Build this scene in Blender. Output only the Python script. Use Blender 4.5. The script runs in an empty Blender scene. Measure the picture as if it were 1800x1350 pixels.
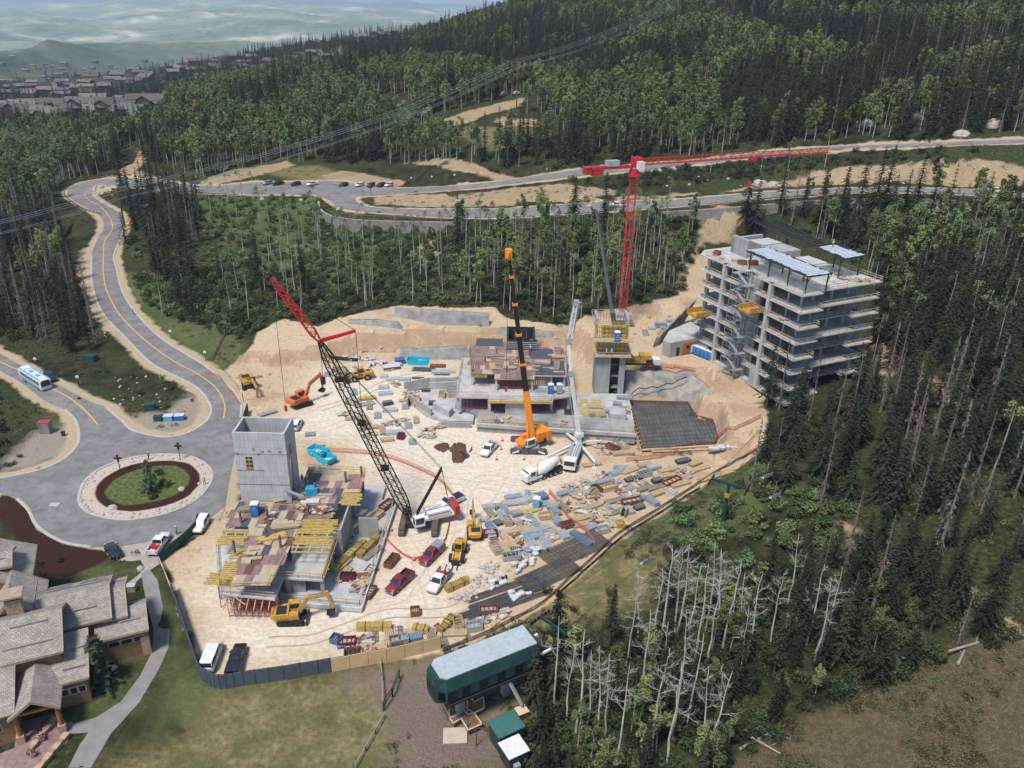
import bpy, math, random, numpy as np
from mathutils import Vector, Matrix, geometry, noise as mnoise
HAZE=6.5e-5
R=math.radians; random.seed(7); rng=np.random.default_rng(7)
SC=bpy.context.scene; COL=SC.collection
# ---------------------------------------------------------------- camera, sky, sun, exposure
F=1420.;CH=85.;PT=R(25);RL=R(1.2)
cd=bpy.data.cameras.new('camera'); cam=bpy.data.objects.new('camera',cd); COL.objects.link(cam)
cd.sensor_width=36; cd.lens=36*F/1800; cd.clip_start=1; cd.clip_end=90000
cam.matrix_world=Matrix.Translation((0,0,CH))@Matrix.Rotation(R(90)-PT,4,'X')@Matrix.Rotation(RL,4,'Z')
SC.camera=cam
W=bpy.data.worlds.new('World'); SC.world=W; W.use_nodes=True
nt=W.node_tree; bg=nt.nodes['Background']; sky=nt.nodes.new('ShaderNodeTexSky'); sky.sky_type='NISHITA'; sky.sun_disc=False
SUN_EL,SUN_AZ=R(62),R(215)
sky.sun_elevation=SUN_EL; sky.sun_rotation=SUN_AZ; sky.altitude=2400; sky.dust_density=2.5; sky.air_density=1.2
nt.links.new(sky.outputs[0],bg.inputs[0]); bg.inputs[1].default_value=0.108
sl=bpy.data.lights.new('sun','SUN'); sl.energy=2.85; sl.angle=R(12); sl.color=(1,.965,.92)
sun=bpy.data.objects.new('sun',sl); COL.objects.link(sun)
sd=Vector((math.sin(SUN_AZ)*math.cos(SUN_EL),math.cos(SUN_AZ)*math.cos(SUN_EL),math.sin(SUN_EL)))
sun.rotation_euler=sd.to_track_quat('Z','Y').to_euler(); sun.location=(0,0,300)
vs=SC.view_settings; vs.view_transform='Standard'; vs.look='None'; vs.exposure=0.75; vs.gamma=1
SC.cycles.max_bounces=4; SC.cycles.diffuse_bounces=2; SC.cycles.glossy_bounces=2; SC.cycles.transparent_max_bounces=6; SC.cycles.volume_bounces=2
# ---------------------------------------------------------------- materials
def rgb(h):
    h=h.lstrip('#'); c=[int(h[i:i+2],16)/255 for i in (0,2,4)]
    return tuple(x/12.92 if x<=.04045 else ((x+.055)/1.055)**2.4 for x in c)
MC={}
def mat(name,col,rough=.8,metal=0,var=.25,scale=1.5,col2=None,bump=0,bscale=8,spec=.3,grime=0,gsc=(.5,.5,.12)):
    """procedural surface: two tones of the colour mixed by noise, optional bump"""
    if name in MC: return MC[name]
    if isinstance(col,str): col=rgb(col)
    m=bpy.data.materials.new(name); m.use_nodes=True; n=m.node_tree; b=n.nodes['Principled BSDF']
    b.inputs['Roughness'].default_value=rough; b.inputs['Metallic'].default_value=metal; b.inputs['Specular IOR Level'].default_value=spec
    tc=n.nodes.new('ShaderNodeTexCoord'); nz=n.nodes.new('ShaderNodeTexNoise'); nz.inputs['Scale'].default_value=scale; nz.inputs['Detail'].default_value=5
    n.links.new(tc.outputs['Object'],nz.inputs['Vector'])
    cr=n.nodes.new('ShaderNodeValToRGB'); cr.color_ramp.elements[0].position=.3; cr.color_ramp.elements[1].position=.7
    c2=col2 if col2 is not None else tuple(x*(1-var) for x in col)
    if isinstance(c2,str): c2=rgb(c2)
    cr.color_ramp.elements[0].color=(*c2,1); cr.color_ramp.elements[1].color=(*[min(1,x*(1+var*.4)) for x in col],1)
    n.links.new(nz.outputs['Fac'],cr.inputs['Fac']); n.links.new(cr.outputs[0],b.inputs['Base Color'])
    if grime:
        mp=n.nodes.new('ShaderNodeMapping'); mp.inputs['Scale'].default_value=gsc; g1=n.nodes.new('ShaderNodeTexNoise'); g1.inputs['Scale'].default_value=1.6; g1.inputs['Detail'].default_value=8; g1.inputs['Roughness'].default_value=.68
        ge=n.nodes.new('ShaderNodeNewGeometry'); n.links.new(ge.outputs['Position'],mp.inputs['Vector']); n.links.new(mp.outputs[0],g1.inputs['Vector'])
        gr=n.nodes.new('ShaderNodeValToRGB'); gr.color_ramp.elements[0].position=.36; gr.color_ramp.elements[1].position=.58; k=1-grime; gr.color_ramp.elements[0].color=(k,k*.97,k*.93,1); gr.color_ramp.elements[1].color=(1,1,1,1); n.links.new(g1.outputs['Fac'],gr.inputs['Fac'])
        mx=n.nodes.new('ShaderNodeMix'); mx.data_type='RGBA'; mx.blend_type='MULTIPLY'; mx.inputs['Factor'].default_value=1; n.links.new(cr.outputs[0],mx.inputs['A']); n.links.new(gr.outputs[0],mx.inputs['B']); n.links.new(mx.outputs['Result'],b.inputs['Base Color'])
    if bump:
        n2=n.nodes.new('ShaderNodeTexNoise'); n2.inputs['Scale'].default_value=bscale; n2.inputs['Detail'].default_value=4
        n.links.new(tc.outputs['Object'],n2.inputs['Vector'])
        bp=n.nodes.new('ShaderNodeBump'); bp.inputs['Strength'].default_value=bump; bp.inputs['Distance'].default_value=.1
        n.links.new(n2.outputs['Fac'],bp.inputs['Height']); n.links.new(bp.outputs[0],b.inputs['Normal'])
    MC[name]=m; return m
def leafmat(name,col,col2):
    """foliage: tone differs per tree and per clump"""
    m=mat(name,col,rough=.75,scale=.5,col2=col2,spec=.15); n=m.node_tree; b=n.nodes['Principled BSDF']
    oi=n.nodes.new('ShaderNodeObjectInfo'); hs=n.nodes.new('ShaderNodeHueSaturation'); mr=n.nodes.new('ShaderNodeMapRange')
    mr.inputs['To Min'].default_value=.5; mr.inputs['To Max'].default_value=1.6
    l=b.inputs['Base Color'].links[0].from_socket
    n.links.new(oi.outputs['Random'],mr.inputs['Value']); n.links.new(mr.outputs[0],hs.inputs['Value']); n.links.new(l,hs.inputs['Color'])
    mh=n.nodes.new('ShaderNodeMapRange'); mh.inputs['To Min'].default_value=.462; mh.inputs['To Max'].default_value=.522
    ml=n.nodes.new('ShaderNodeMath'); ml.operation='MULTIPLY'; ml.inputs[1].default_value=7.31; fr=n.nodes.new('ShaderNodeMath'); fr.operation='FRACT'
    n.links.new(oi.outputs['Random'],ml.inputs[0]); n.links.new(ml.outputs[0],fr.inputs[0]); n.links.new(fr.outputs[0],mh.inputs['Value']); n.links.new(mh.outputs[0],hs.inputs['Hue'])
    n.links.new(hs.outputs[0],b.inputs['Base Color']); return m
# ---------------------------------------------------------------- mesh builder
class MB:
    def __init__(s): s.v=[];s.f=[];s.m=[];s.k=0;s.M=Matrix()
    def add(s,vs,fs):
        o=len(s.v)
        for q in vs: s.v.append(tuple(s.M@Vector(q)))
        for q in fs: s.f.append([i+o for i in q]); s.m.append(s.k)
        return s
    def box(s,x0,y0,z0,x1,y1,z1):
        return s.add([(x0,y0,z0),(x1,y0,z0),(x1,y1,z0),(x0,y1,z0),(x0,y0,z1),(x1,y0,z1),(x1,y1,z1),(x0,y1,z1)],
          [(0,3,2,1),(4,5,6,7),(0,1,5,4),(1,2,6,5),(2,3,7,6),(3,0,4,7)])
    def cb(s,cx,cy,cz,sx,sy,sz,rz=0):
        c,n=math.cos(rz),math.sin(rz); vs=[]
        for dz in (-.5,.5):
            for dx,dy in ((-.5,-.5),(.5,-.5),(.5,.5),(-.5,.5)):
                x,y=dx*sx,dy*sy; vs.append((cx+x*c-y*n,cy+x*n+y*c,cz+dz*sz))
        return s.add(vs,[(0,3,2,1),(4,5,6,7),(0,1,5,4),(1,2,6,5),(2,3,7,6),(3,0,4,7)])
    def beam(s,p,q,w=.1,h=None,w2=None):
        p,q=Vector(p),Vector(q); d=q-p
        if d.length<1e-6: return s
        h=h or w; w2=w2 or w; up=Vector((0,0,1)) if abs(d.normalized().z)<.98 else Vector((0,1,0))
        a=d.cross(up).normalized(); b=a.cross(d).normalized(); vs=[]
        for c,ww in ((p,w),(q,w2)):
            for i,j in ((-1,-1),(1,-1),(1,1),(-1,1)): vs.append(c+a*i*ww/2+b*j*(h*ww/w)/2)
        return s.add(vs,[(0,1,2,3),(7,6,5,4),(0,4,5,1),(1,5,6,2),(2,6,7,3),(3,7,4,0)])
    def tube(s,p,q,r,r2=None,n=8,cap=True):
        p,q=Vector(p),Vector(q); d=q-p; r2=r if r2 is None else r2
        up=Vector((0,0,1)) if abs(d.normalized().z)<.98 else Vector((0,1,0))
        a=d.cross(up).normalized(); b=a.cross(d).normalized(); vs=[]
        for c,rr in ((p,r),(q,r2)):
            for i in range(n):
                t=2*math.pi*i/n; vs.append(c+(a*math.cos(t)+b*math.sin(t))*rr)
        fs=[(i,n+i,n+(i+1)%n,(i+1)%n) for i in range(n)]
        if cap: fs+= [tuple(range(n)),tuple(range(2*n-1,n-1,-1))]
        return s.add(vs,fs)
    def path(s,pts,r,n=5,r2=None):
        for i in range(len(pts)-1):
            t0=i/(len(pts)-1);t1=(i+1)/(len(pts)-1); e=r if r2 is None else r2
            s.tube(pts[i],pts[i+1],r+(e-r)*t0,r+(e-r)*t1,n)
        return s
    def prism(s,poly,z0,z1):
        n=len(poly); a=sum(poly[i][0]*poly[(i+1)%n][1]-poly[(i+1)%n][0]*poly[i][1] for i in range(n))
        if a<0: poly=poly[::-1]
        vs=[(x,y,z0) for x,y in poly]+[(x,y,z1) for x,y in poly]
        return s.add(vs,[tuple(range(n-1,-1,-1)),tuple(range(n,2*n))]+[(i,(i+1)%n,n+(i+1)%n,n+i) for i in range(n)])
    def hull(s,x,prof,y0,y1):
        """profile in the x-z plane extruded in y"""
        n=len(prof); vs=[(x+a,y0,b) for a,b in prof]+[(x+a,y1,b) for a,b in prof]
        return s.add(vs,[tuple(range(n)),tuple(range(2*n-1,n-1,-1))]+[(i,n+i,n+(i+1)%n,(i+1)%n) for i in range(n)])
    def quad(s,*p): return s.add(p,[tuple(range(len(p)))])
    def build(s,name,mats,parent=None,smooth=False,loc=None,rz=0):
        me=bpy.data.meshes.new(name); me.from_pydata(s.v,[],s.f); mats=mats if isinstance(mats,(list,tuple)) else [mats]
        for m in mats: me.materials.append(m)
        if len(mats)>1: me.polygons.foreach_set('material_index',s.m)
        if smooth: me.polygons.foreach_set('use_smooth',[True]*len(s.f))
        me.update(); o=bpy.data.objects.new(name,me); COL.objects.link(o)
        if parent: o.parent=parent
        if loc is not None: o.location=loc
        if rz: o.rotation_euler.z=rz
        return o
def tag(o,label,cat,group=None,kind=None):
    if label: o['label']=label
    if cat: o['category']=cat
    if group: o['group']=group
    if kind: o['kind']=kind
    return o
def thing(name,label,cat,loc=(0,0,0),rz=0,group=None):
    o=bpy.data.objects.new(name,None); COL.objects.link(o); o.location=loc; o.rotation_euler=(0,0,rz); o.empty_display_size=.5
    return tag(o,label,cat,group)
def struct(o): o['kind']='structure'; return o
def dup(root,loc,rz=None,label=None,group=None,scale=None):
    kids=[c for c in CH_OF.get(root,root.children)]
    r=root.copy(); COL.objects.link(r); r.location=loc
    if rz is not None: r.rotation_euler=(0,0,rz)
    if label: r['label']=label
    if group: r['group']=group
    if scale: r.scale=scale if isinstance(scale,(tuple,list)) else (scale,)*3
    for ch in kids:
        c=ch.copy(); COL.objects.link(c); c.parent=r
        for g in CH_OF.get(ch,()) or ch.children:
            d=g.copy(); COL.objects.link(d); d.parent=c
    return r
CH_OF={}
# ---------------------------------------------------------------- pixel <-> world (only to read positions off the photograph)
cR,sR,cP,sP=math.cos(RL),math.sin(RL),math.cos(PT),math.sin(PT)
def ray(px,py):
    a=px-900;b=675-py; x=a*cR-b*sR; y=a*sR+b*cR
    return np.array((x,F*cP+y*sP,-F*sP+y*cP))
def Z(px,py,z=0.):
    d=ray(px,py); t=(z-CH)/d[2]; return Vector((d[0]*t,d[1]*t,z))
def proj(X,Y,Zz):
    Zz=Zz-CH; c=Y*cP-Zz*sP; u=Y*sP+Zz*cP; a=X*F/c;b=u*F/c
    return 900+a*cR+b*sR, 675-(-a*sR+b*cR)
# ---------------------------------------------------------------- terrain
ctl=[]
def cz(px,py,z): v=Z(px,py,z); ctl.append((v.x/v.y,math.log(v.y),z))
def cy(px,py,Y): d=ray(px,py); ctl.append((d[0]/d[1],math.log(Y),CH+Y*d[2]/d[1]))
def cw(u,Y,z): ctl.append((u,math.log(Y),z))
for q in [(0,1350,0),(300,1350,-.5),(600,1350,-1),(900,1350,-2),(1350,1350,-1),(1800,1350,3),(0,1100,0),(300,1100,0),(600,1150,-.5),(850,1180,-1),(1100,1150,0),(1400,1150,3),(1800,1100,9),
 (300,900,0),(600,900,0),(900,900,0),(900,700,0),(600,750,0),(420,750,0),(100,800,0),(0,620,-1),(50,700,0),(150,600,0),
 (300,640,1),(200,480,4),(170,380,6),(250,320,9),(500,332,10),(640,335,11),(640,365,12),(800,385,15),(950,378,19),(1085,366,22),(1250,352,26),(1450,338,29),(1750,340,34),
 (900,320,17),(1050,303,22),(1200,290,27),(1450,263,36),(1790,247,46),
 (400,450,6),(500,550,4),(350,560,2),(560,430,6),(700,480,9),(900,500,8),(1100,520,8),(900,430,11),(680,415,8),(800,410,9.5),(1050,400,15),
 (1250,560,6),(1300,430,15),(1400,385,21),(1550,370,25),(1200,640,3),(1330,700,3),(1500,700,6),(1600,600,12),(1700,450,23),(1800,600,21),(1800,750,16),(1500,900,4),(1200,1000,2),(1300,850,2),(1800,950,12),(1650,1000,7),(1450,1050,3),
 (100,500,-1),(60,400,-3),(0,450,-6),(0,330,-10),(100,270,-4),
 (905,215,31),(840,250,27),(980,210,33),(700,290,14),(500,300,13),(1600,315,35),(1350,310,29)]: cz(*q)
for q in [(450,260,430),(550,220,460),(550,155,550),(600,130,620),(500,165,560),(300,215,480),(150,275,450),(860,60,700),(750,95,680),(980,25,730),(1000,120,540),
 (1300,180,400),(1300,100,480),(1300,0,640),(1300,-110,820),(1100,50,620),(1100,-40,800),(1800,170,360),(1800,100,420),(1800,0,520),(1800,-120,680),(1600,0,560),
 (100,195,700),(250,185,720),(0,150,1300),(300,122,1400),(400,102,1350),(560,78,1300),(700,60,1300),(640,95,1000),(450,150,850),(250,150,1000)]: cy(*q)
for q in [(-.64,2200,-130),(-.3,2000,-110),(0,2000,-60),(-.64,3500,-165),(-.3,3500,-170),(0,3500,-150),(.4,2500,150),(.9,1500,200),(.9,3000,150),(.9,700,120),(.9,300,30),(.9,150,12),(.9,80,6),(-.9,80,0),(-.9,150,0),(-.9,300,-6),(-.9,700,-20),(-.9,2500,-150),
 (.2,1200,120),(0,1000,75),(0,1400,20),(-.2,950,25),(-.12,1600,-10),(-.9,45,0),(0,45,-1),(.9,45,4),(-.6,6000,-165),(0,6000,-160),(.9,6000,-100),(-.6,30000,-150),(0,30000,-150),(.9,30000,-100)]: cw(*q)
ctl=np.array(ctl)
def _k(a,b): return np.sqrt(((a[:,None,0]-b[None,:,0])*1.4)**2+(a[:,None,1]-b[None,:,1])**2+.0009)
_n=len(ctl); _A=np.zeros((_n+3,_n+3)); _A[:_n,:_n]=_k(ctl,ctl)-np.eye(_n)*.01; _P=np.c_[np.ones(_n),ctl[:,:2]]; _A[:_n,_n:]=_P; _A[_n:,:_n]=_P.T
_w=np.linalg.solve(_A,np.r_[ctl[:,2],0,0,0])
NU,NR=620,640
US=np.linspace(-1.3,1.3,NU); Y0,Y1=28.,34000.
# rows: dense near, growing with distance
LS=np.linspace(math.log(Y0),math.log(Y1),NR)
GU,GL=np.meshgrid(US,LS)          # rows x cols
q=np.c_[GU.ravel(),GL.ravel()]; HZ=np.empty(len(q))
for i in range(0,len(q),20000):
    b=q[i:i+20000]; HZ[i:i+20000]=_k(b,ctl)@_w[:_n]+np.c_[np.ones(len(b)),b]@_w[_n:]
HZ=HZ.reshape(GU.shape); GY=np.exp(GL); GX=GU*GY
def vnoise(x,y,seed):
    xi=np.floor(x).astype(np.int64); yi=np.floor(y).astype(np.int64); fx=x-xi; fy=y-yi; fx=fx*fx*(3-2*fx); fy=fy*fy*(3-2*fy)
    def h(a,b):
        n=(a*374761393+b*668265263+seed*1442695041)&0xffffffff; n=((n^(n>>13))*1274126177)&0xffffffff; return ((n^(n>>16))&0xffff)/65535.
    return (h(xi,yi)*(1-fx)+h(xi+1,yi)*fx)*(1-fy)+(h(xi,yi+1)*(1-fx)+h(xi+1,yi+1)*fx)*fy
def fbm(x,y,seed,o=4):
    s=0;a=.5
    for i in range(o): s=s+a*(vnoise(x,y,seed+i)-.5)*2; x=x*2.03+7;y=y*2.03+3;a*=.5
    return s
sm=lambda t:np.clip(t,0,1)**2*(3-2*np.clip(t,0,1))
HZ+=fbm(GX/25,GY/25,1)*1.2*sm((GY-220)/80)
HZ+=fbm(GX/130,GY/130,3)*14*sm((GY-900)/900)*(1-.9*sm((GY-2200)/1500)*(1-sm((GY-5200)/1500)))
# the lone cone hill, its neighbours, and the ranges beyond the valley
def bump(px,py,Y,h,rx,ry,sharp=1.3):
    d=ray(px,py); x=d[0]/d[1]*Y; r=np.sqrt(((GX-x)/rx)**2+((GY-Y)/ry)**2); r=r*(1+.18*fbm(GX/rx*3,GY/ry*3,41)); return h*np.exp(-np.abs(r)**sharp)
HZ+=bump(84,90,2650,84,125,330,1.15)+bump(-75,95,2500,60,130,300)+bump(215,110,2900,38,260,300,2)+bump(330,100,3050,52,330,300,2)+bump(430,95,3200,66,300,300,2)
for (yc,wd,hb,sc,sd) in ((4700,420,95,620,5),(5800,500,150,800,9),(7400,1000,280,1300,11),(9800,1300,360,1900,15),(14000,2200,640,3200,21),(21000,3500,1150,5000,29)):
    rdg=fbm(GX/sc,GY/(sc*1.3),sd,6)
    HZ+=np.maximum(0,hb*(.62+.75*rdg))*np.exp(-((GY-yc-300*rdg)/wd)**2)
def hgt0(x,y):
    u=(x/y+1.3)/2.6*(NU-1); l=(math.log(y)-LS[0])/(LS[-1]-LS[0])*(NR-1)
    i=min(max(int(u),0),NU-2); j=min(max(int(l),0),NR-2); a=u-i;b=l-j
    return (HZ[j,i]*(1-a)+HZ[j,i+1]*a)*(1-b)+(HZ[j+1,i]*(1-a)+HZ[j+1,i+1]*a)*b
def P(px,py):
    """where the line of sight through a photo pixel meets the ground"""
    d=ray(px,py); d=d/d[1]; y=40.; py_=y
    while y<30000:
        if CH+d[2]*y<hgt0(d[0]*y,y): break
        py_=y; y*=1.012
    a,b=py_,y
    for _ in range(18):
        m=(a+b)/2
        if CH+d[2]*m<hgt0(d[0]*m,m): b=m
        else: a=m
    return Vector((d[0]*b,b,hgt0(d[0]*b,b)))
def cr(pts,n=6,closed=False):
    """Catmull-Rom through 2-D points"""
    N=len(pts); out=[]
    rg=range(N) if closed else range(N-1)
    for i in rg:
        g=lambda k: np.array(pts[(i+k)%N] if closed else pts[min(max(i+k,0),N-1)],float)
        p0,p1,p2,p3=g(-1),g(0),g(1),g(2)
        for t in range(n):
            t/=n; out.append(tuple(.5*((2*p1)+(p2-p0)*t+(2*p0-5*p1+4*p2-p3)*t*t+(3*p1-p0-3*p2+p3)*t**3)))
    if not closed: out.append(tuple(pts[-1]))
    return out
def PW(pts): return [P(*p) for p in pts]
def inpoly(x,y,poly):
    x=np.asarray(x);y=np.asarray(y); r=np.zeros(x.shape,bool); n=len(poly)
    for i in range(n):
        x1,y1=poly[i][:2];x2,y2=poly[(i+1)%n][:2]
        if y1==y2: continue
        c=((y1>y)!=(y2>y))&(x<(x2-x1)*(y-y1)/(y2-y1)+x1); r^=c
    return r
def sdf(x,y,poly,closed=True,lim=14.):
    """signed distance, + inside, clamped to +-lim, for points near the polygon only"""
    P_=np.array([p[:2] for p in poly]); out=np.full(x.shape,-lim)
    m=(x>P_[:,0].min()-lim)&(x<P_[:,0].max()+lim)&(y>P_[:,1].min()-lim)&(y<P_[:,1].max()+lim)
    X=x[m];Y=y[m]; d=np.full(X.shape,1e9); n=len(P_)
    for i in range(n if closed else n-1):
        a=P_[i];b=P_[(i+1)%n]; e=b-a; L=max(e@e,1e-9); t=np.clip(((X-a[0])*e[0]+(Y-a[1])*e[1])/L,0,1)
        d=np.minimum(d,(X-a[0]-t*e[0])**2+(Y-a[1]-t*e[1])**2)
    d=np.sqrt(d)
    if closed: d=np.where(inpoly(X,Y,P_),d,-d)
    else: d=-d
    out[m]=np.clip(d,-lim,lim); return out
# ---- outlines read off the photograph (pixels), then laid on the ground
S_R=[(423,735),(423,707),(403,680),(360,643),(290,600),(247,560),(217,517),(204,470),(200,450),(212,420),(218,393),(212,375),(183,358),(163,343),(175,332),(210,326),(263,331),(330,337),(440,341),(557,342)]
S_L=[(368,733),(360,693),(320,667),(267,640),(220,593),(180,550),(162,500),(161,450),(172,420),(182,400),(174,378),(133,355),(118,339),(133,325),(167,317),(233,313),(300,322),(375,327),(450,321),(557,320)]
def ribpoly(a,b,n=5): return cr(a,n)+cr(b,n)[::-1]
ROADPX={
 'switchback':ribpoly(S_L,S_R),
 'middle':ribpoly([(555,320),(610,320),(655,338),(626,346),(630,357),(650,364),(700,367),(800,368),(900,366),(1033,357),(1200,350),(1367,337),(1533,330),(1700,333),(1830,341)],[(555,342),(575,350),(590,360),(600,366),(640,372),(700,376),(787,382),(900,382),(1033,374),(1200,362),(1367,347),(1533,338),(1700,342),(1830,350)]),
 'upper':ribpoly([(600,320),(650,327),(700,331),(833,324),(933,311),(1033,297),(1200,284),(1433,260),(1667,250),(1830,244)],[(600,345),(667,343),(767,336),(833,331),(900,323),(1033,308),(1200,292),(1433,266),(1667,256),(1830,250)]),
 'west':ribpoly([(-40,600),(0,622),(50,650),(110,681),(160,707),(187,717),(217,743),(233,757),(273,767),(300,768)],[(-40,630),(0,652),(33,670),(77,703),(113,720),(133,740),(139,770),(130,790),(107,810),(90,820)]),
}
RND_OUT=[(233,757),(273,767),(300,768),(333,760),(360,743),(370,727),(368,710),(423,707),(424,740),(414,765),(412,800),(402,850),(396,890),(350,925),(317,938),(267,951),(207,961),(160,962),(110,953),(67,927),(50,897),(30,875),(0,866),(-40,862),(-40,845),(0,841),(67,827),(107,810),(130,790),(139,770),(133,740),(187,717)]
ROADPX['roundabout']=RND_OUT
def ell(cx,cy_,rx,ry,n=40): return [(cx+rx*math.cos(2*math.pi*i/n),cy_+ry*math.sin(2*math.pi*i/n)) for i in range(n)]
ISL=cr([(139,872),(150,845),(180,822),(230,805),(285,799),(335,803),(366,820),(372,842),(352,872),(318,893),(270,908),(215,914),(165,905),(143,890)],4,True)
MUL=cr([(166,866),(180,843),(215,822),(262,811),(310,810),(340,820),(352,838),(345,858),(320,878),(275,893),(225,899),(185,890)],4,True)
GRS=cr([(184,868),(196,848),(228,830),(270,820),(308,819),(328,830),(333,845),(320,862),(290,877),(245,886),(208,886)],4,True)
SITE=[(289,985),(330,955),(360,935),(395,900),(424,880),(426,760),(432,722),(412,672),(395,650),(420,628),(438,612),(455,580),(500,560),(560,575),(600,556),(645,548),(690,538),(780,540),(870,540),(890,560),(1000,572),(1050,548),(1130,535),(1190,520),(1225,450),(1250,440),(1262,560),(1300,640),(1345,680),(1348,755),(1332,796),(1275,832),(1205,876),(1145,914),(1090,950),(1044,992),(958,1070),(905,1098),(850,1126),(778,1150),(600,1172),(395,1198),(360,1185),(335,1120),(310,1050)]
PATH=[(247,1003),(262,1000),(277,1020),(285,1060),(299,1110),(296,1140),(280,1175),(245,1235),(195,1290),(160,1350),(120,1350),(140,1310),(155,1288),(130,1290),(112,1289),(120,1275),(168,1262),(213,1233),(247,1187),(267,1147),(270,1107),(257,1057)]
FLAT0=SITE[:9]+[(440,640),(470,650),(520,640),(560,640),(640,622),(800,618),(1000,615),(1050,640),(1100,655),(1110,720),(1255,745),(1265,792),(1310,782)]+SITE[SITE.index((1275,832)):]
PIT=[(1110,712),(1212,712),(1220,745),(1255,745),(1262,790),(1150,803),(1112,800)]
BENCH=[(1110,618),(1130,628),(1200,640),(1250,640),(1320,690),(1350,690),(1350,640),(1262,600),(1235,585),(1160,600),(1130,560),(1060,560),(1060,600)]
W_ROAD={k:PW(v) for k,v in ROADPX.items()}
near=(GY<760)
def blend(poly,z,r):
    """level the ground inside an outline, easing out over r metres"""
    global HZ
    d=sdf(GX,GY,poly,lim=r+2); t=sm((d+r)/r); HZ=HZ*(1-t)+z*t
W_FLAT=[Z(*p,0) for p in FLAT0]; W_RND=[Z(*p,0) for p in RND_OUT]; W_PIT=[Z(*p,-1) for p in PIT]; W_BEN=[Z(*p,4.6) for p in BENCH]
blend(W_RND,0.,8); blend(W_FLAT,0.,5)
blend(W_BEN,4.6,6); blend([Z(*p,3.4) for p in ((1272,700),(1325,700),(1338,735),(1300,757),(1278,745))],3.4,9); blend(W_PIT,-1.,2.2)
# level the roads across
for k,(a,b) in {'switchback':(S_L,S_R)}.items(): pass
def cline(poly):
    n=len(poly)//2; L=poly[:n]; Rr=poly[n:][::-1]; return [((L[i]+Rr[i])/2,(L[i]-Rr[i]).length/2) for i in range(n)]
for k in ('middle','upper','switchback'):
    cl=cline(W_ROAD[k]); zs=np.array([c[0].z for c in cl])
    for _ in range(6): zs[1:-1]=(zs[:-2]+zs[1:-1]*2+zs[2:])/4
    best=np.full(GX.shape,1e9); zz=np.zeros(GX.shape); ww=np.full(GX.shape,4.)
    m=near&(GY>100); X=GX[m];Y=GY[m]; bb=best[m];z2=zz[m];w2=ww[m]
    for i in range(len(cl)-1):
        a,b=cl[i][0],cl[i+1][0]; ex,ey=b.x-a.x,b.y-a.y; L=max(ex*ex+ey*ey,1e-6); t=np.clip(((X-a.x)*ex+(Y-a.y)*ey)/L,0,1)
        d=np.hypot(X-a.x-t*ex,Y-a.y-t*ey); s=d<bb; bb=np.where(s,d,bb); z2=np.where(s,zs[i]*(1-t)+zs[i+1]*t,z2); w2=np.where(s,cl[i][1],w2)
    t=1-sm((bb-w2-1.2)/(3.0 if k=='middle' else 6)); HZ[m]=HZ[m]*(1-t)+z2*t
WALL1=cr([(560,352),(563,368),(575,378),(600,385),(640,389),(700,391),(760,392),(805,393)],3)
WALL2=cr([(1165,375),(1230,371),(1300,366),(1367,360),(1450,354),(1560,351),(1680,355)],3)
def cutwall(px,drop,reach):
    w=PW(px); n=len(w); best=np.full(GX.shape,99.); side=np.zeros(GX.shape); prm=np.zeros(GX.shape); zt=np.zeros(GX.shape)
    for i in range(n-1):
        a,b=w[i],w[i+1]; ex,ey=b.x-a.x,b.y-a.y; L=ex*ex+ey*ey; t=np.clip(((GX-a.x)*ex+(GY-a.y)*ey)/L,0,1); dx=GX-a.x-t*ex; dy=GY-a.y-t*ey; d=np.hypot(dx,dy); m=d<best
        best=np.where(m,d,best); side=np.where(m,ex*dy-ey*dx,side); prm=np.where(m,(i+t)/(n-1),prm); zt=np.where(m,a.z+(b.z-a.z)*t,zt)
    win=sm(np.minimum(prm,1-prm)*6)*(side<0)*sm((best-.15)/.5)*(1-sm((best-reach*.3)/(reach*.7)))
    tgt=np.minimum(HZ,zt-drop); return HZ*(1-win)+tgt*win
W1P=PW(WALL1);W2P=PW(WALL2)
HZ=cutwall(WALL1,5.2,26); HZ=cutwall(WALL2,3.6,18)
GROUND_ATT={}
def zone(name,polys,world=False,lim=14.):
    a=np.full(GX.shape,-lim)
    for pl in polys:
        w=pl if world else PW(pl); a=np.maximum(a,sdf(GX,GY,w,lim=lim))
    GROUND_ATT[name]=a
ISLW=PW(ISL);MULW=PW(MUL);GRSW=PW(GRS)
W_ROAD={k:(PW(v)) for k,v in ROADPX.items()}
zone('road',[w for w in W_ROAD.values()],True)
zone('sand',[SITE])
zone('pale',[[(560,650),(800,640),(1000,800),(1030,830),(900,900),(860,1000),(760,1110),(560,1150),(400,1180),(370,1150),(330,1040),(400,960),(640,1050),(700,900),(600,780),(500,760)]])
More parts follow.
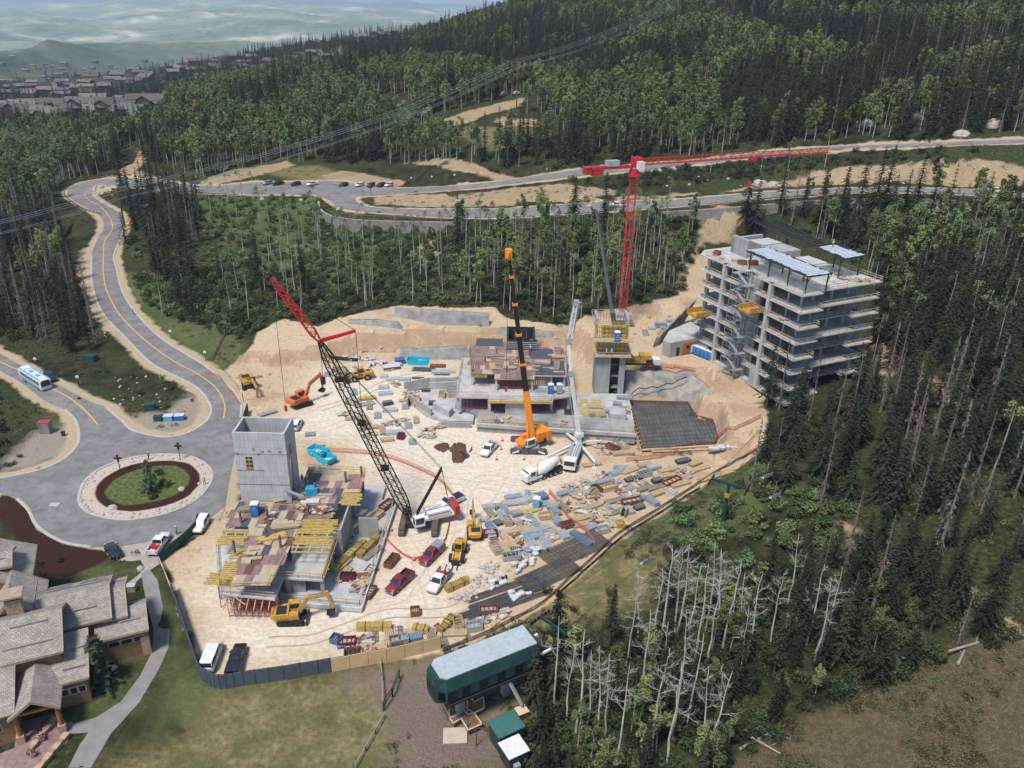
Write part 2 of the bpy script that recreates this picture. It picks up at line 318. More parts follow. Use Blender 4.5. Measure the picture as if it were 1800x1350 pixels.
zone('soil',[ [(205,300),(230,290),(245,275),(240,262),(250,268),(255,285),(240,300),(290,315),(330,322),(250,318),(215,312)],
  [(660,345),(800,345),(900,330),(1000,322),(1080,335),(1080,345),(1000,355),(800,364),(660,360)],[(1080,345),(1250,340),(1320,325),(1430,300),(1520,290),(1620,285),(1800,292),(1800,330),(1700,325),(1500,322),(1350,330),(1200,345),(1080,352)],
  [(345,325),(400,300),(500,283),(520,290),(470,305),(420,318),(360,328)],[(600,325),(560,310),(600,300),(640,305),(720,318),(700,328)],[(768,212),(900,176),(925,170),(915,186),(850,203),(830,215),(790,222)],[(865,212),(880,205),(940,209),(955,215),(945,224),(890,224)],
  [(1228,400),(1240,370),(1270,360),(1300,380),(1302,410),(1280,425),(1235,425)],[(130,480),(150,430),(160,440),(160,500),(175,545),(200,590),(165,550),(150,520)],[(710,285),(760,280),(860,300),(910,312),(880,318),(800,300),(760,290)],
  [(1595,620),(1625,655),(1670,690),(1690,720),(1660,700),(1600,650)],[(1480,920),(1530,950),(1600,1000),(1660,1030),(1600,1015),(1500,960)],[(1700,1040),(1790,1090),(1800,1120),(1740,1075)],
  [(740,425),(775,430),(770,470),(735,465)],[(1195,440),(1235,420),(1240,470),(1210,560),(1190,520)],[(1540,600),(1580,620),(1570,660),(1540,660)],[(350,400),(375,410),(450,440),(380,415)]])
zone('gravel',[[(205,745),(240,760),(300,770),(360,745),(372,725),(355,700),(330,690),(290,725),(230,730)],[(30,790),(60,760),(120,745),(135,760),(125,790),(60,822),(0,835),(0,815)],[(765,1160),(830,1300),(800,1350),(740,1350),(700,1240),(740,1200)]])
zone('mulch',[[(0,868),(30,877),(50,897),(64,928),(108,955),(160,965),(188,968),(190,985),(130,1010),(80,1020),(40,960),(20,930),(0,920)],[(110,1160),(170,1150),(205,1165),(190,1200),(150,1225),(105,1235)]])
zone('brown',[[(600,1185),(700,1170),(760,1150),(850,1200),(900,1290),(860,1350),(700,1400),(690,1290),(650,1230)]])
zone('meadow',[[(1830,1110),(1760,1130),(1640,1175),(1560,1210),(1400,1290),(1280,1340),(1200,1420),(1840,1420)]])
zone('lawn',[[(120,1010),(180,990),(235,995),(250,1010),(230,1020),(180,1020)],[(270,1010),(285,1050),(310,1110),(345,1180),(390,1210),(500,1195),(520,1230),(500,1290),(400,1320),(300,1280),(260,1240),(300,1150),(300,1100)],[(110,1260),(170,1200),(240,1140),(268,1110),(268,1147),(247,1187),(213,1233),(168,1262),(120,1275)],
  [(70,715),(100,720),(118,745),(100,755),(70,745)],[(330,345),(560,345),(560,400),(620,470),(580,520),(470,480),(380,420)],[(210,480),(225,520),(260,570),(330,620),(400,668),(440,620),(420,560),(330,540),(260,480)],
  [(1100,900),(1330,800),(1420,860),(1300,930),(1200,960),(1100,960)],[(800,235),(960,225),(980,240),(860,260)]])
zone('dryg',[[(380,1215),(600,1180),(900,1090),(1000,1010),(1100,950),(1200,980),(1150,1050),(1000,1110),(950,1200),(900,1350),(200,1400),(180,1340),(330,1290)],[(1800,1115),(1640,1175),(1560,1210),(1400,1300),(1300,1345),(1250,1400),(1830,1400)],[(440,300),(560,290),(700,330),(600,330)],[(800,225),(960,225),(940,260),(850,265)]])
zone('isl',[ISL]);zone('islm',[MUL]);zone('islg',[GRS])
HZ+=fbm(GX/4,GY/4,5,3)*.22*(1-sm((GROUND_ATT['road']+2.5)/2))*(1-.75*sm((GROUND_ATT['sand']+1)/1.5))*(1-sm((GY-300)/300))
# ---------------------------------------------------------------- ground sheet and its material
def hgt(x,y): return hgt0(x,y)
def G(x,y,dz=0): return Vector((x,y,hgt0(x,y)+dz))
def make_ground():
    me=bpy.data.meshes.new('ground'); v=np.c_[GX.ravel(),GY.ravel(),HZ.ravel()].astype(np.float32)
    # an apron towards and behind the camera
    jj,ii=np.meshgrid(np.arange(NR-1),np.arange(NU-1),indexing='ij'); a=(jj*NU+ii).ravel(); f=np.c_[a,a+1,a+NU+1,a+NU]
    n0=len(v); xs=GX[0]; ap=np.c_[xs,np.full(NU,-150.),HZ[0]-2].astype(np.float32); v=np.r_[v,ap]
    a=np.arange(NU-1); f=np.r_[f,np.c_[n0+a,n0+a+1,a+1,a]]
    me.vertices.add(len(v)); me.vertices.foreach_set('co',v.ravel()); me.loops.add(f.size); me.loops.foreach_set('vertex_index',f.ravel().astype(np.int32))
    me.polygons.add(len(f)); me.polygons.foreach_set('loop_start',np.arange(0,f.size,4,dtype=np.int32)); me.polygons.foreach_set('loop_total',np.full(len(f),4,np.int32)); me.polygons.foreach_set('use_smooth',np.ones(len(f),bool))
    me.update(calc_edges=True)
    for k,a in GROUND_ATT.items():
        at=me.attributes.new(k,'FLOAT','POINT'); at.data.foreach_set('value',np.r_[a.ravel(),a[0]].astype(np.float32))
    o=bpy.data.objects.new('ground',me); COL.objects.link(o); struct(o)
    m=bpy.data.materials.new('ground'); m.use_nodes=True; n=m.node_tree; N=n.nodes; Lk=n.links.new; b=N['Principled BSDF']; b.inputs['Roughness'].default_value=.95; b.inputs['Specular IOR Level'].default_value=.1
    geo=N.new('ShaderNodeNewGeometry'); sep=N.new('ShaderNodeSeparateXYZ'); Lk(geo.outputs['Position'],sep.inputs[0])
    def noise(sc,det=5,dim=None):
        z=N.new('ShaderNodeTexNoise'); z.inputs['Scale'].default_value=sc; z.inputs['Detail'].default_value=det
        Lk(geo.outputs['Position'],z.inputs['Vector']); return z.outputs['Fac']
    def ramp(fac,*st):
        c=N.new('ShaderNodeValToRGB'); e=c.color_ramp.elements
        while len(e)<len(st): e.new(.5)
        for i,(p,col) in enumerate(st): e[i].position=p; e[i].color=(*(rgb(col) if isinstance(col,str) else col),1)
        Lk(fac,c.inputs['Fac']); return c.outputs[0]
    def mix(f,a,b_):
        x=N.new('ShaderNodeMix'); x.data_type='RGBA'; Lk(f,x.inputs['Factor']); Lk(a,x.inputs['A']); Lk(b_,x.inputs['B']); return x.outputs['Result']
    def mth(op,a,b_=None,c=None):
        x=N.new('ShaderNodeMath'); x.operation=op
        for i,t in enumerate((a,b_,c)):
            if t is None: continue
            if isinstance(t,(int,float)): x.inputs[i].default_value=t
            else: Lk(t,x.inputs[i])
        return x.outputs[0]
    n1=noise(.035,6); n2=noise(.25,5); n3=noise(1.3,5); n4=noise(6,4); n5=noise(.011,4)
    def zmask(name,soft=.6,wob=2.5,off=0,nn=None):
        at=N.new('ShaderNodeAttribute'); at.attribute_name=name
        w=mth('MULTIPLY',mth('SUBTRACT',n2 if nn is None else nn,.5),wob); s=mth('ADD',at.outputs['Fac'],w)
        r=N.new('ShaderNodeMapRange'); r.inputs['From Min'].default_value=off-soft; r.inputs['From Max'].default_value=off+soft; Lk(s,r.inputs['Value']); return r.outputs[0]
    base=ramp(n3,(.3,'#262a19'),(.5,'#343b22'),(.62,'#48462c'),(.78,'#5c523d'))
    forest=ramp(n2,(.35,'#211f16'),(.5,'#2c2f1c'),(.7,'#433d2c'))
    col=mix(ramp(n1,(.42,(0,0,0)),(.6,(1,1,1))),base,forest)
    lawn=ramp(n3,(.3,'#394226'),(.55,'#48522f'),(.75,'#5e6240')); lawn=mix(ramp(n1,(.35,(0,0,0)),(.65,(.6,.6,.6))),lawn,ramp(n2,(.3,'#555c36'),(.7,'#6a6847')))
    dry=ramp(n3,(.25,'#5a5434'),(.5,'#756b48'),(.75,'#8d7f5c')); dry=mix(ramp(n2,(.42,(0,0,0)),(.62,(.8,.8,.8))),dry,ramp(n4,(.3,'#3f4a28'),(.7,'#62603a')))
    col=mix(zmask('lawn',2.5,6),col,lawn); col=mix(zmask('dryg',2.5,7),col,dry)
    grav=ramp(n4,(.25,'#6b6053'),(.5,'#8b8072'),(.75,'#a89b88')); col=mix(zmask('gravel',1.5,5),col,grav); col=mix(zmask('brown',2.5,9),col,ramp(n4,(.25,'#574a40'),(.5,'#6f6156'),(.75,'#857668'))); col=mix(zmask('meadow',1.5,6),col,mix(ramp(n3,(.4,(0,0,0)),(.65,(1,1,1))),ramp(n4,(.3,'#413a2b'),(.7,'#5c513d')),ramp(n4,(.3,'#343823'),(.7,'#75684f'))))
    soil=ramp(n3,(.25,'#857360'),(.5,'#a38d72'),(.75,'#bda58a')); soil=mix(ramp(n3,(.42,(0,0,0)),(.6,(.8,.8,.8))),soil,ramp(n2,(.3,'#5d5a38'),(.7,'#9c8260')))
    col=mix(zmask('soil',.8,6),col,soil)
    sh=ramp(n4,(.25,'#8e8068'),(.6,'#b09e80'),(.8,'#c0ad90')); col=mix(zmask('road',.5,3.2,-2.2),col,sh)
    mul=ramp(n4,(.3,'#291812'),(.7,'#412a23')); col=mix(zmask('mulch',.25,1.2),col,mul)
    # building site: ochre slopes, pale compacted yard, wheel tracks
    sand=ramp(n3,(.25,'#9d886c'),(.5,'#b7a284'),(.75,'#cab598')); sand=mix(ramp(n2,(.3,(0,0,0)),(.7,(1,1,1))),sand,ramp(n4,(.3,'#a48d72'),(.7,'#c4ab8c')))
    sand=mix(ramp(noise(.6,6),(.6,(0,0,0)),(.7,(.55,.55,.55))),sand,ramp(n4,(.3,'#8d7358'),(.7,'#8d7358')))
    pale=ramp(n3,(.25,'#c0b29c'),(.5,'#d0c3ae'),(.75,'#ded3c0'))
    tx=N.new('ShaderNodeMapping'); tx.inputs['Rotation'].default_value=(0,0,R(58)); tx.inputs['Scale'].default_value=(.07,.34,.1); Lk(geo.outputs['Position'],tx.inputs['Vector'])
    tn=N.new('ShaderNodeTexNoise'); tn.inputs['Scale'].default_value=1.6; tn.inputs['Detail'].default_value=6; tn.inputs['Distortion'].default_value=3.5; Lk(tx.outputs[0],tn.inputs['Vector'])
    pale=mix(ramp(tn.outputs['Fac'],(.46,(0,0,0)),(.52,(.4,.4,.4)),(.56,(.1,.1,.1)),(.66,(.3,.3,.3))),pale,ramp(n4,(.3,'#a48c6e'),(.7,'#ac9270')))
    sn=N.new('ShaderNodeSeparateXYZ'); Lk(geo.outputs['True Normal'],sn.inputs[0]); r=N.new('ShaderNodeMapRange'); r.inputs['From Min'].default_value=.985; r.inputs['From Max'].default_value=.90; Lk(sn.outputs['Z'],r.inputs['Value']); sand=mix(r.outputs[0],sand,mix(ramp(n2,(.35,(0,0,0)),(.65,(1,1,1))),ramp(n4,(.3,'#8a7258'),(.7,'#ab9071')),ramp(n3,(.3,'#937a64'),(.7,'#b39a80'))))
    sand=mix(ramp(noise(.09,6),(.55,(0,0,0)),(.66,(.55,.55,.55))),sand,ramp(n4,(.3,'#8a6f54'),(.7,'#9c8164')))
    sand=mix(zmask('pale',5,12),sand,pale)
    col=mix(zmask('sand',.35,3.0),col,sand)
    col=mix(zmask('isl',.2,.2),col,ramp(noise(4,5),(.3,'#8c7c6c'),(.5,'#b5a696'),(.7,'#cdbfb0')))
    col=mix(zmask('islm',.2,.8),col,mul); col=mix(zmask('islg',.2,.8),col,ramp(n3,(.3,'#3c4826'),(.6,'#5c6337'),(.8,'#7b7550')))
    # the far valley: fields, sage slopes, bare ground, with blue haze mixed into the colours
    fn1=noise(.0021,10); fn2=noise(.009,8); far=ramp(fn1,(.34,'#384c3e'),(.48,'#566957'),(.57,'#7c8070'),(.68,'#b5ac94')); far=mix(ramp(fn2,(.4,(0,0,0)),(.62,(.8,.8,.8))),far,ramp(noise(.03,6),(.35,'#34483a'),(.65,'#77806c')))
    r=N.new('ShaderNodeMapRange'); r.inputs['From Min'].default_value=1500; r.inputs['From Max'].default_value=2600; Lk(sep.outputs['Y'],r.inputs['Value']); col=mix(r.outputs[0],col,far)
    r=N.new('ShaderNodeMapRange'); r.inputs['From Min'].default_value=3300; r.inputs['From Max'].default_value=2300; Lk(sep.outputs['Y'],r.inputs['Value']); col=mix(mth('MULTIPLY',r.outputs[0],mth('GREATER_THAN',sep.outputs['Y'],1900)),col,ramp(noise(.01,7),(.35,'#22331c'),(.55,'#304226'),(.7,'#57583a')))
    r=N.new('ShaderNodeMapRange'); r.inputs['From Min'].default_value=9500; r.inputs['From Max'].default_value=12500; Lk(sep.outputs['Y'],r.inputs['Value']); col=mix(r.outputs[0],col,ramp(noise(.0006,8),(.45,'#2c3c48'),(.62,'#5c6a70')))  # far ranges: blue-grey of distance haze is painted into the ground colour
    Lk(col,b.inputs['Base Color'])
    bp=N.new('ShaderNodeBump'); bp.inputs['Strength'].default_value=.8; bp.inputs['Distance'].default_value=.35; hh=mth('ADD',mth('MULTIPLY',n3,.8),mth('MULTIPLY',n4,.3)); Lk(hh,bp.inputs['Height']); Lk(bp.outputs[0],b.inputs['Normal'])
    me.materials.append(m); return o
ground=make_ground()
def drape(name,poly,m,lift,step=2.0,kind='structure'):
    """sheet laid on the ground inside a world outline"""
    pts=[Vector((p[0],p[1])) for p in poly]; n=len(pts); xs=[p.x for p in pts];ys=[p.y for p in pts]
    gx,gy=np.meshgrid(np.arange(min(xs),max(xs),step),np.arange(min(ys),max(ys),step)); gx=gx.ravel();gy=gy.ravel()
    ok=sdf(gx,gy,pts,lim=3)>.5
    allp=pts+[Vector((a,b)) for a,b in zip(gx[ok],gy[ok])]
    vo,_,fo,*_r=geometry.delaunay_2d_cdt(allp,[(i,(i+1)%n) for i in range(n)],[],1,1e-4)
    mb=MB(); mb.add([(p.x,p.y,hgt0(p.x,p.y)+lift) for p in vo],[tuple(f) for f in fo])
    o=mb.build(name,m,smooth=True)
    if kind: o['kind']=kind
    return o
def dense(poly,step=1.5,closed=True):
    out=[];n=len(poly)
    for i in range(n if closed else n-1):
        a=poly[i];b=poly[(i+1)%n]; L=math.hypot(b[0]-a[0],b[1]-a[1]); k=max(1,int(L/step))
        for t in range(k): out.append((a[0]+(b[0]-a[0])*t/k,a[1]+(b[1]-a[1])*t/k))
    if not closed: out.append(tuple(poly[-1][:2]))
    return out
def ribbon(pts,w,lift,closed=False,h=0,step=1.5):
    """strip w wide along a world line on the ground, with height h for kerbs"""
    pts=dense([tuple(p[:2]) for p in pts],step,closed); n=len(pts); mb=MB(); vs=[];fs=[]
    for i in range(n):
        a=pts[i-1] if (i or closed) else pts[0]; b=pts[(i+1)%n] if (i<n-1 or closed) else pts[i]
        dx,dy=b[0]-a[0],b[1]-a[1]; L=math.hypot(dx,dy) or 1; nx,ny=-dy/L,dx/L; x,y=pts[i]
        z=hgt0(x,y)
        for s in (-.5,.5):
            X,Y=x+nx*w*s,y+ny*w*s; zz=hgt0(X,Y) if h==0 else z
            vs.append((X,Y,zz+lift+h)); 
            if h: vs.append((X,Y,zz-.15))
    k=4 if h else 2
    for i in range(n if closed else n-1):
        a=i*k;b=((i+1)%n)*k
        if h: fs+=[(a,b,b+2,a+2),(a+1,b+1,b,a),(a+2,b+2,b+3,a+3)]
        else: fs.append((a,b,b+1,a+1))
    mb.add(vs,fs); return mb
asph=mat('asphalt',(.215,.205,.195),.9,var=.2,scale=.15,bump=.15,bscale=20,grime=.3,gsc=(.25,.25,.25)); asph2=mat('asphalt_dark',(.15,.15,.158),.9,var=.2,scale=.3)
kerbm=mat('kerb_concrete',(.42,.38,.32),.9,var=.2); yel=mat('road_paint_yellow',(.62,.34,.09),.7,var=.15,scale=6)
for k,nm in (('switchback','road'),('middle','road'),('upper','road'),('west','road')):
    drape(nm,W_ROAD[k],asph,{'switchback':.10,'middle':.11,'upper':.115,'west':.10}[k],3)
# the roundabout with its island left out
def ring_sheet():
    out=[Vector((p[0],p[1])) for p in dense(W_ROAD['roundabout'],2)]; hole=[Vector((p[0],p[1])) for p in ISLW]
    xs=[p.x for p in out];ys=[p.y for p in out]; gx,gy=np.meshgrid(np.arange(min(xs),max(xs),2.5),np.arange(min(ys),max(ys),2.5)); gx=gx.ravel();gy=gy.ravel()
    ok=(sdf(gx,gy,out,lim=3)>.5)&(sdf(gx,gy,hole,lim=3)<-.5)
    n=len(out);m=len(hole); allp=out+hole+[Vector((a,b)) for a,b in zip(gx[ok],gy[ok])]
    vo,_,fo,*_r=geometry.delaunay_2d_cdt(allp,[(i,(i+1)%n) for i in range(n)]+[(n+i,n+(i+1)%m) for i in range(m)],[],1,1e-4)
    hp=[(p.x,p.y) for p in hole]; c=[((vo[f[0]].x+vo[f[1]].x+vo[f[2]].x)/3,(vo[f[0]].y+vo[f[1]].y+vo[f[2]].y)/3) for f in fo]; ins=inpoly([q[0] for q in c],[q[1] for q in c],hp)
    mb=MB(); mb.add([(p.x,p.y,hgt0(p.x,p.y)+.07) for p in vo],[tuple(f) for f,t in zip(fo,ins) if not t]); return struct(mb.build('roundabout',asph,smooth=True))
ring_sheet()
for pts,cl in ((ISLW,True),(PW(cr([(30,877),(50,897),(67,927),(110,953),(160,962)],4)),False),(PW(cr([(187,717),(217,743),(233,757),(273,767),(300,768),(333,760),(360,743),(370,727),(368,710),(350,685),(320,667),(267,640),(220,593),(180,550),(162,500),(161,450)],4)),False),
  (PW(cr([(423,735),(423,707),(403,680),(360,643),(290,600),(247,560),(217,517),(204,470),(200,450),(212,420),(218,393),(212,375),(183,358),(163,343),(175,332)],4)),False),(PW(cr([(113,720),(133,740),(139,770),(130,790),(107,810),(67,827),(0,841)],4)),False)):
    struct(ribbon(pts,.55,0,cl,h=.14).build('kerb',kerbm))
for ln in ([(172,747),(147,720),(117,697),(77,677),(40,655),(0,637),(-30,622)],[(393,737),(395,712),(380,683),(350,660),(300,632),(253,597),(213,557),(190,517),(182,483),(182,450),(184,425),(197,405),(195,387),(180,367),(153,350),(149,342),(160,333)]):
    w=PW(cr(ln,5)); struct(ribbon(w,.34,.16).build('road_marking',yel))
drape('footpath',PW(PATH),mat('path_asphalt',(.24,.225,.205),.9,var=.2,scale=.5),.05,1.5)
drape('footpath',PW([(187,968),(200,985),(230,987),(247,985),(253,995),(250,1005),(235,1018),(213,1033),(208,1042),(222,1040),(245,1018),(262,1004),(283,990),(290,980),(340,945),(350,925),(318,938),(267,951),(215,961)]),mat('paving_concrete',(.36,.31,.27),.9,var=.2,scale=.8),.055,1.5)
ruts=mat('wheel_rut_soil',(.55,.45,.34),.95,var=.25,scale=1.2); ruts2=mat('damp_soil',(.42,.32,.225),.95,var=.3,scale=.8)
for k,pts in enumerate(([(470,1130),(560,1120),(680,1080),(790,1075),(850,1035)],[(640,1070),(720,1040),(800,960),(815,880),(850,840),(930,850),(1050,835),(1180,795),(1300,750)],[(700,1060),(770,940),(790,880),(760,820),(690,790),(620,770),(560,770)],[(560,720),(620,700),(700,665),(800,650)],[(600,760),(720,830),(830,850),(900,865),(960,900)],[(540,770),(600,745),(660,730),(760,765),(860,800)],[(1150,660),(1200,655),(1290,700),(1330,730)],[(640,880),(720,960),(760,1060)],[(900,840),(860,900),(800,930),(700,950)])):
    w=[Vector((p.x,p.y,0)) for p in PW(cr(pts,6))]
    for s in (-1,1):
        q=[]
        for i in range(len(w)):
            d=(w[min(i+1,len(w)-1)]-w[max(i-1,0)]); d.z=0; d.normalize(); j=mnoise.noise(Vector((i*.3,k,0)))*.35; q.append((w[i].x-d.y*(s*1.0+j),w[i].y+d.x*(s*1.0+j)))
        struct(ribbon(q,.3,.03).build('wheel_track',(ruts,ruts2)[k%3==0]))
# ---------------------------------------------------------------- trees
barkw=mat('aspen_bark',(.44,.42,.36),.8,col2=(.22,.21,.18),scale=1.2); barkd=mat('conifer_bark',(.09,.07,.055),.9); deadm=mat('dead_wood',(.20,.17,.145),.9,col2=(.12,.10,.09)); reddead=mat('dead_needles',(.13,.085,.07),.9,col2=(.09,.06,.05),scale=.8)
Lcon=leafmat('conifer_needles',(.027,.030,.015),(.010,.012,.007)); Lasp=leafmat('aspen_leaves',(.150,.182,.062),(.075,.10,.036)); Lshr=leafmat('shrub_leaves',(.060,.078,.030),(.026,.036,.016)); Lspr=leafmat('spruce_needles',(.05,.075,.04),(.03,.045,.026))
def conifer(h,w,dens,rnd,dead=False,bare=.08):
    tr=MB(); cw_=MB(); tr.tube((0,0,-.5),(0,0,h*.97),h*.012+.08,.03,7)
    nw=int(h*1.5*dens)
    for i in range(nw):
        t=(i+rnd.random()*.6)/nw; z=h*(bare+(1-bare)*t); L=w*(1-t)**.85*(.75+.45*rnd.random())+.15
        nb=max(3,int(7*(1-t*.5)))
        a0=rnd.random()*6.28
        for k in range(nb):
            if rnd.random()<(.5 if dead else .08): continue
            a=a0+6.283*k/nb+rnd.uniform(-.25,.25); l=L*rnd.uniform(.7,1.15); dr=-.18-.25*(1-t)+rnd.uniform(-.1,.1); ca,sa=math.cos(a),math.sin(a)
            if dead:
                tr.beam((0,0,z),(ca*l*.8,sa*l*.8,z+dr*l*.9),.05,.05,.02); 
                for q in range(2):
                    s=rnd.uniform(.35,.8)*l; cw_.add([(ca*s*.8,sa*s*.8,z+dr*s),(ca*s*.8-sa*.25,sa*s*.8+ca*.25,z+dr*s-.35),(ca*s*1.05,sa*s*1.05,z+dr*s-.5)],[(0,1,2)])
                continue
            nseg=max(2,int(l/.42))
            for sgi in range(nseg):
                s=(sgi+.55)/nseg*l; wd=(.30+.28*(1-sgi/nseg))*(.6+.5*rnd.random())*min(1,.5+l*.4); zz=z+dr*s+.1*rnd.uniform(-1,1); tl=.42
                x,y=ca*s,sa*s; tip=(ca*(s+tl),sa*(s+tl),zz+dr*tl-.05)
                cw_.add([(x-ca*.1,y-sa*.1,zz+.05),(x-sa*wd,y+ca*wd,zz-.12-.1*rnd.random()),tip,(x+sa*wd,y-ca*wd,zz-.12-.1*rnd.random())],[(0,1,2),(0,2,3)])
    # leader
    cw_.add([(0,0,h*1.03),(.18,0,h*.95),(-.1,.15,h*.95),(-.1,-.15,h*.95)],[(0,1,2),(0,2,3),(0,3,1)])
    return tr,cw_
def clump(mb,c,r,n,rnd,sz):
    for _ in range(n):
        while 1:
            d=Vector((rnd.uniform(-1,1),rnd.uniform(-1,1),rnd.uniform(-1,1)))
            if .25<d.length<1: break
        q=Vector(c)+Vector((d.x*r[0],d.y*r[1],d.z*r[2])); u=Vector((rnd.uniform(-1,1),rnd.uniform(-1,1),rnd.uniform(-.5,.5))).normalized(); v=u.cross(Vector((rnd.uniform(-1,1),rnd.uniform(-1,1),rnd.uniform(-1,1)))).normalized(); s=sz*rnd.uniform(.6,1.3)
        mb.add([q-u*s,q+v*s*.6,q+u*s,q-v*s*.6],[(0,1,2,3)])
def aspen(h,rnd,cl=9,low=.55,leaf=.2,n=70):
    tr=MB(); cw_=MB(); pts=[Vector((0,0,-.4))]; x=y=0
    for i in range(1,7): x+=rnd.uniform(-.14,.14);y+=rnd.uniform(-.14,.14); pts.append(Vector((x,y,h*.95*i/6)))
    tr.path(pts,.15,6,.035)
    for i in range(cl):
        t=low+(1-low)*(i+rnd.random())/cl; k=min(int(t*6),5); b=pts[k].lerp(pts[k+1],t*6-k) if k<6 else pts[-1]; a=rnd.random()*6.28; rad=h*.085*(1.25-abs(t-.72)*1.6)*rnd.uniform(.5,1.2)
        c=b+Vector((math.cos(a)*rad,math.sin(a)*rad,rnd.uniform(-.1,.5))); tr.beam(b,c,.05,.05,.02)
        rr=h*.07*rnd.uniform(.75,1.25)*(1.15-.45*max(0,t-.7)/.3); clump(cw_,c,(rr,rr,rr*.85),n,rnd,leaf)
    return tr,cw_
def bare_aspen(h,rnd,dens=1.):
    tr=MB(); br=MB(); pts=[Vector((0,0,-.4))]; x=y=0
    for i in range(1,8): x+=rnd.uniform(-.22,.22);y+=rnd.uniform(-.22,.22); pts.append(Vector((x,y,h*i/7)))
    tr.path(pts,.15,6,.035)
    def twig(p,d,L,r,lv):
        q=p+d*L*.5+Vector((0,0,.06*L)); e=q+(d+Vector((rnd.uniform(-.5,.5),rnd.uniform(-.5,.5),rnd.uniform(-.15,.5)))).normalized()*L*.5
        br.tube(p,q,r,r*.75,4,False); br.tube(q,e,r*.75,r*.4,4,False)
        if lv>0:
            for b in (q,e,p.lerp(q,.6)):
                for _ in range(2 if lv>1 else 1):
                    dd=(d+Vector((rnd.uniform(-1,1),rnd.uniform(-1,1),rnd.uniform(-.4,.8)))).normalized(); twig(b,dd,L*rnd.uniform(.4,.65),r*.55,lv-1)
    for i in range(int(13*dens)):
        t=.5+.5*(i+rnd.random())/13/dens; k=min(int(t*7),6); b=pts[k].lerp(pts[k+1],t*7-k) if k<7 else pts[-1]; a=rnd.random()*6.28
        twig(b,Vector((math.cos(a),math.sin(a),rnd.uniform(-.1,.5))).normalized(),h*.13*(1.5-t)*rnd.uniform(.6,1.2),.034,2)
    return tr,br
def shrub(r,rnd,n=260):
    tr=MB(); cw_=MB()
    for i in range(5):
        a=rnd.random()*6.28; tr.beam((0,0,-.2),(math.cos(a)*r*.5,math.sin(a)*r*.5,r*.8),.06,.06,.02)
    for i in range(7):
        a=rnd.random()*6.28;d=r*.6*rnd.random()**.5; rr=r*rnd.uniform(.35,.6); clump(cw_,(math.cos(a)*d,math.sin(a)*d,r*rnd.uniform(.35,.85)),(rr,rr,rr*.8),n//7,rnd,.22)
    return tr,cw_
TREES={}
def proto(kind,var,tc,mt,ml):
    tr,cw_=tc; a=bpy.data.meshes.new('trunk');  a.from_pydata(tr.v,[],tr.f); a.materials.append(mt)
    b=bpy.data.meshes.new('crown'); b.from_pydata(cw_.v,[],cw_.f); b.materials.append(ml)
    o=len(tr.v); c=bpy.data.meshes.new(kind+'_whole'); c.from_pydata(tr.v+cw_.v,[],tr.f+[[i+o for i in f] for f in cw_.f]); c.materials.append(mt); c.materials.append(ml)
    c.polygons.foreach_set('material_index',[0]*len(tr.f)+[1]*len(cw_.f)); c.update(); TREES.setdefault(kind,[]).append((a,b,c))
rd=random.Random(3)
for i in range(9): proto('conifer',i,conifer((15,15,14,13,16,17,12,15,14)[i],(2.3,2.7,1.7,3.3,2.4,1.9,2.9,2.2,2.6)[i],(1.1,1.2,.9,1.15,.75,1.,1.2,.6,1.)[i],rd,bare=(.04,.08,.14,.05,.25,.3,.03,.15,.1)[i]),barkd,Lcon)
for i in range(5): proto('aspen',i,aspen(13,rd,(13,16,12,15,18)[i],(.46,.5,.55,.42,.5)[i],.29,62),barkw,Lasp)
for i in range(3): proto('slim_aspen',i,aspen(13,rd,(5,4,3)[i],(.72,.76,.8)[i],.2,45),barkw,Lasp)
barkp=mat('pale_aspen_bark',(.55,.53,.46),.8,col2=(.27,.25,.21),scale=1.2)
for i in range(7): proto('bare_aspen',i,bare_aspen(14,rd,(1.,.6,1.1,.7,.5,.8,.45)[i]),barkp,barkw)
for i in range(3): proto('dead_conifer',i,conifer(15,(1.6,1.9,1.4)[i],.9,rd,dead=True),deadm,reddead if i<2 else deadm)
for i in range(4): proto('shrub',i,shrub(1.9,rd,320),barkd,Lshr)
def tuft(rnd):
    a=MB(); b=MB(); b.tube((0,0,-.1),(0,0,.3),.03,.01,4)
    for i in range(3): clump(a,(rnd.uniform(-.5,.5),rnd.uniform(-.5,.5),.2),(.5,.5,.28),26,rnd,.13)
    return b,a
Ltuf=leafmat('grass_tufts',(.095,.105,.045),(.06,.062,.03))
for i in range(3): proto('tuft',i,tuft(rd),barkd,Ltuf)
Lbus=leafmat('green_bush_leaves',(.115,.155,.055),(.055,.08,.03))
for i in range(3): proto('bush',i,shrub(1.8,rd,330),barkd,Lbus)
for i in range(2): proto('spruce',i,conifer(6,1.9,2.,rd,bare=.02),barkd,Lspr)
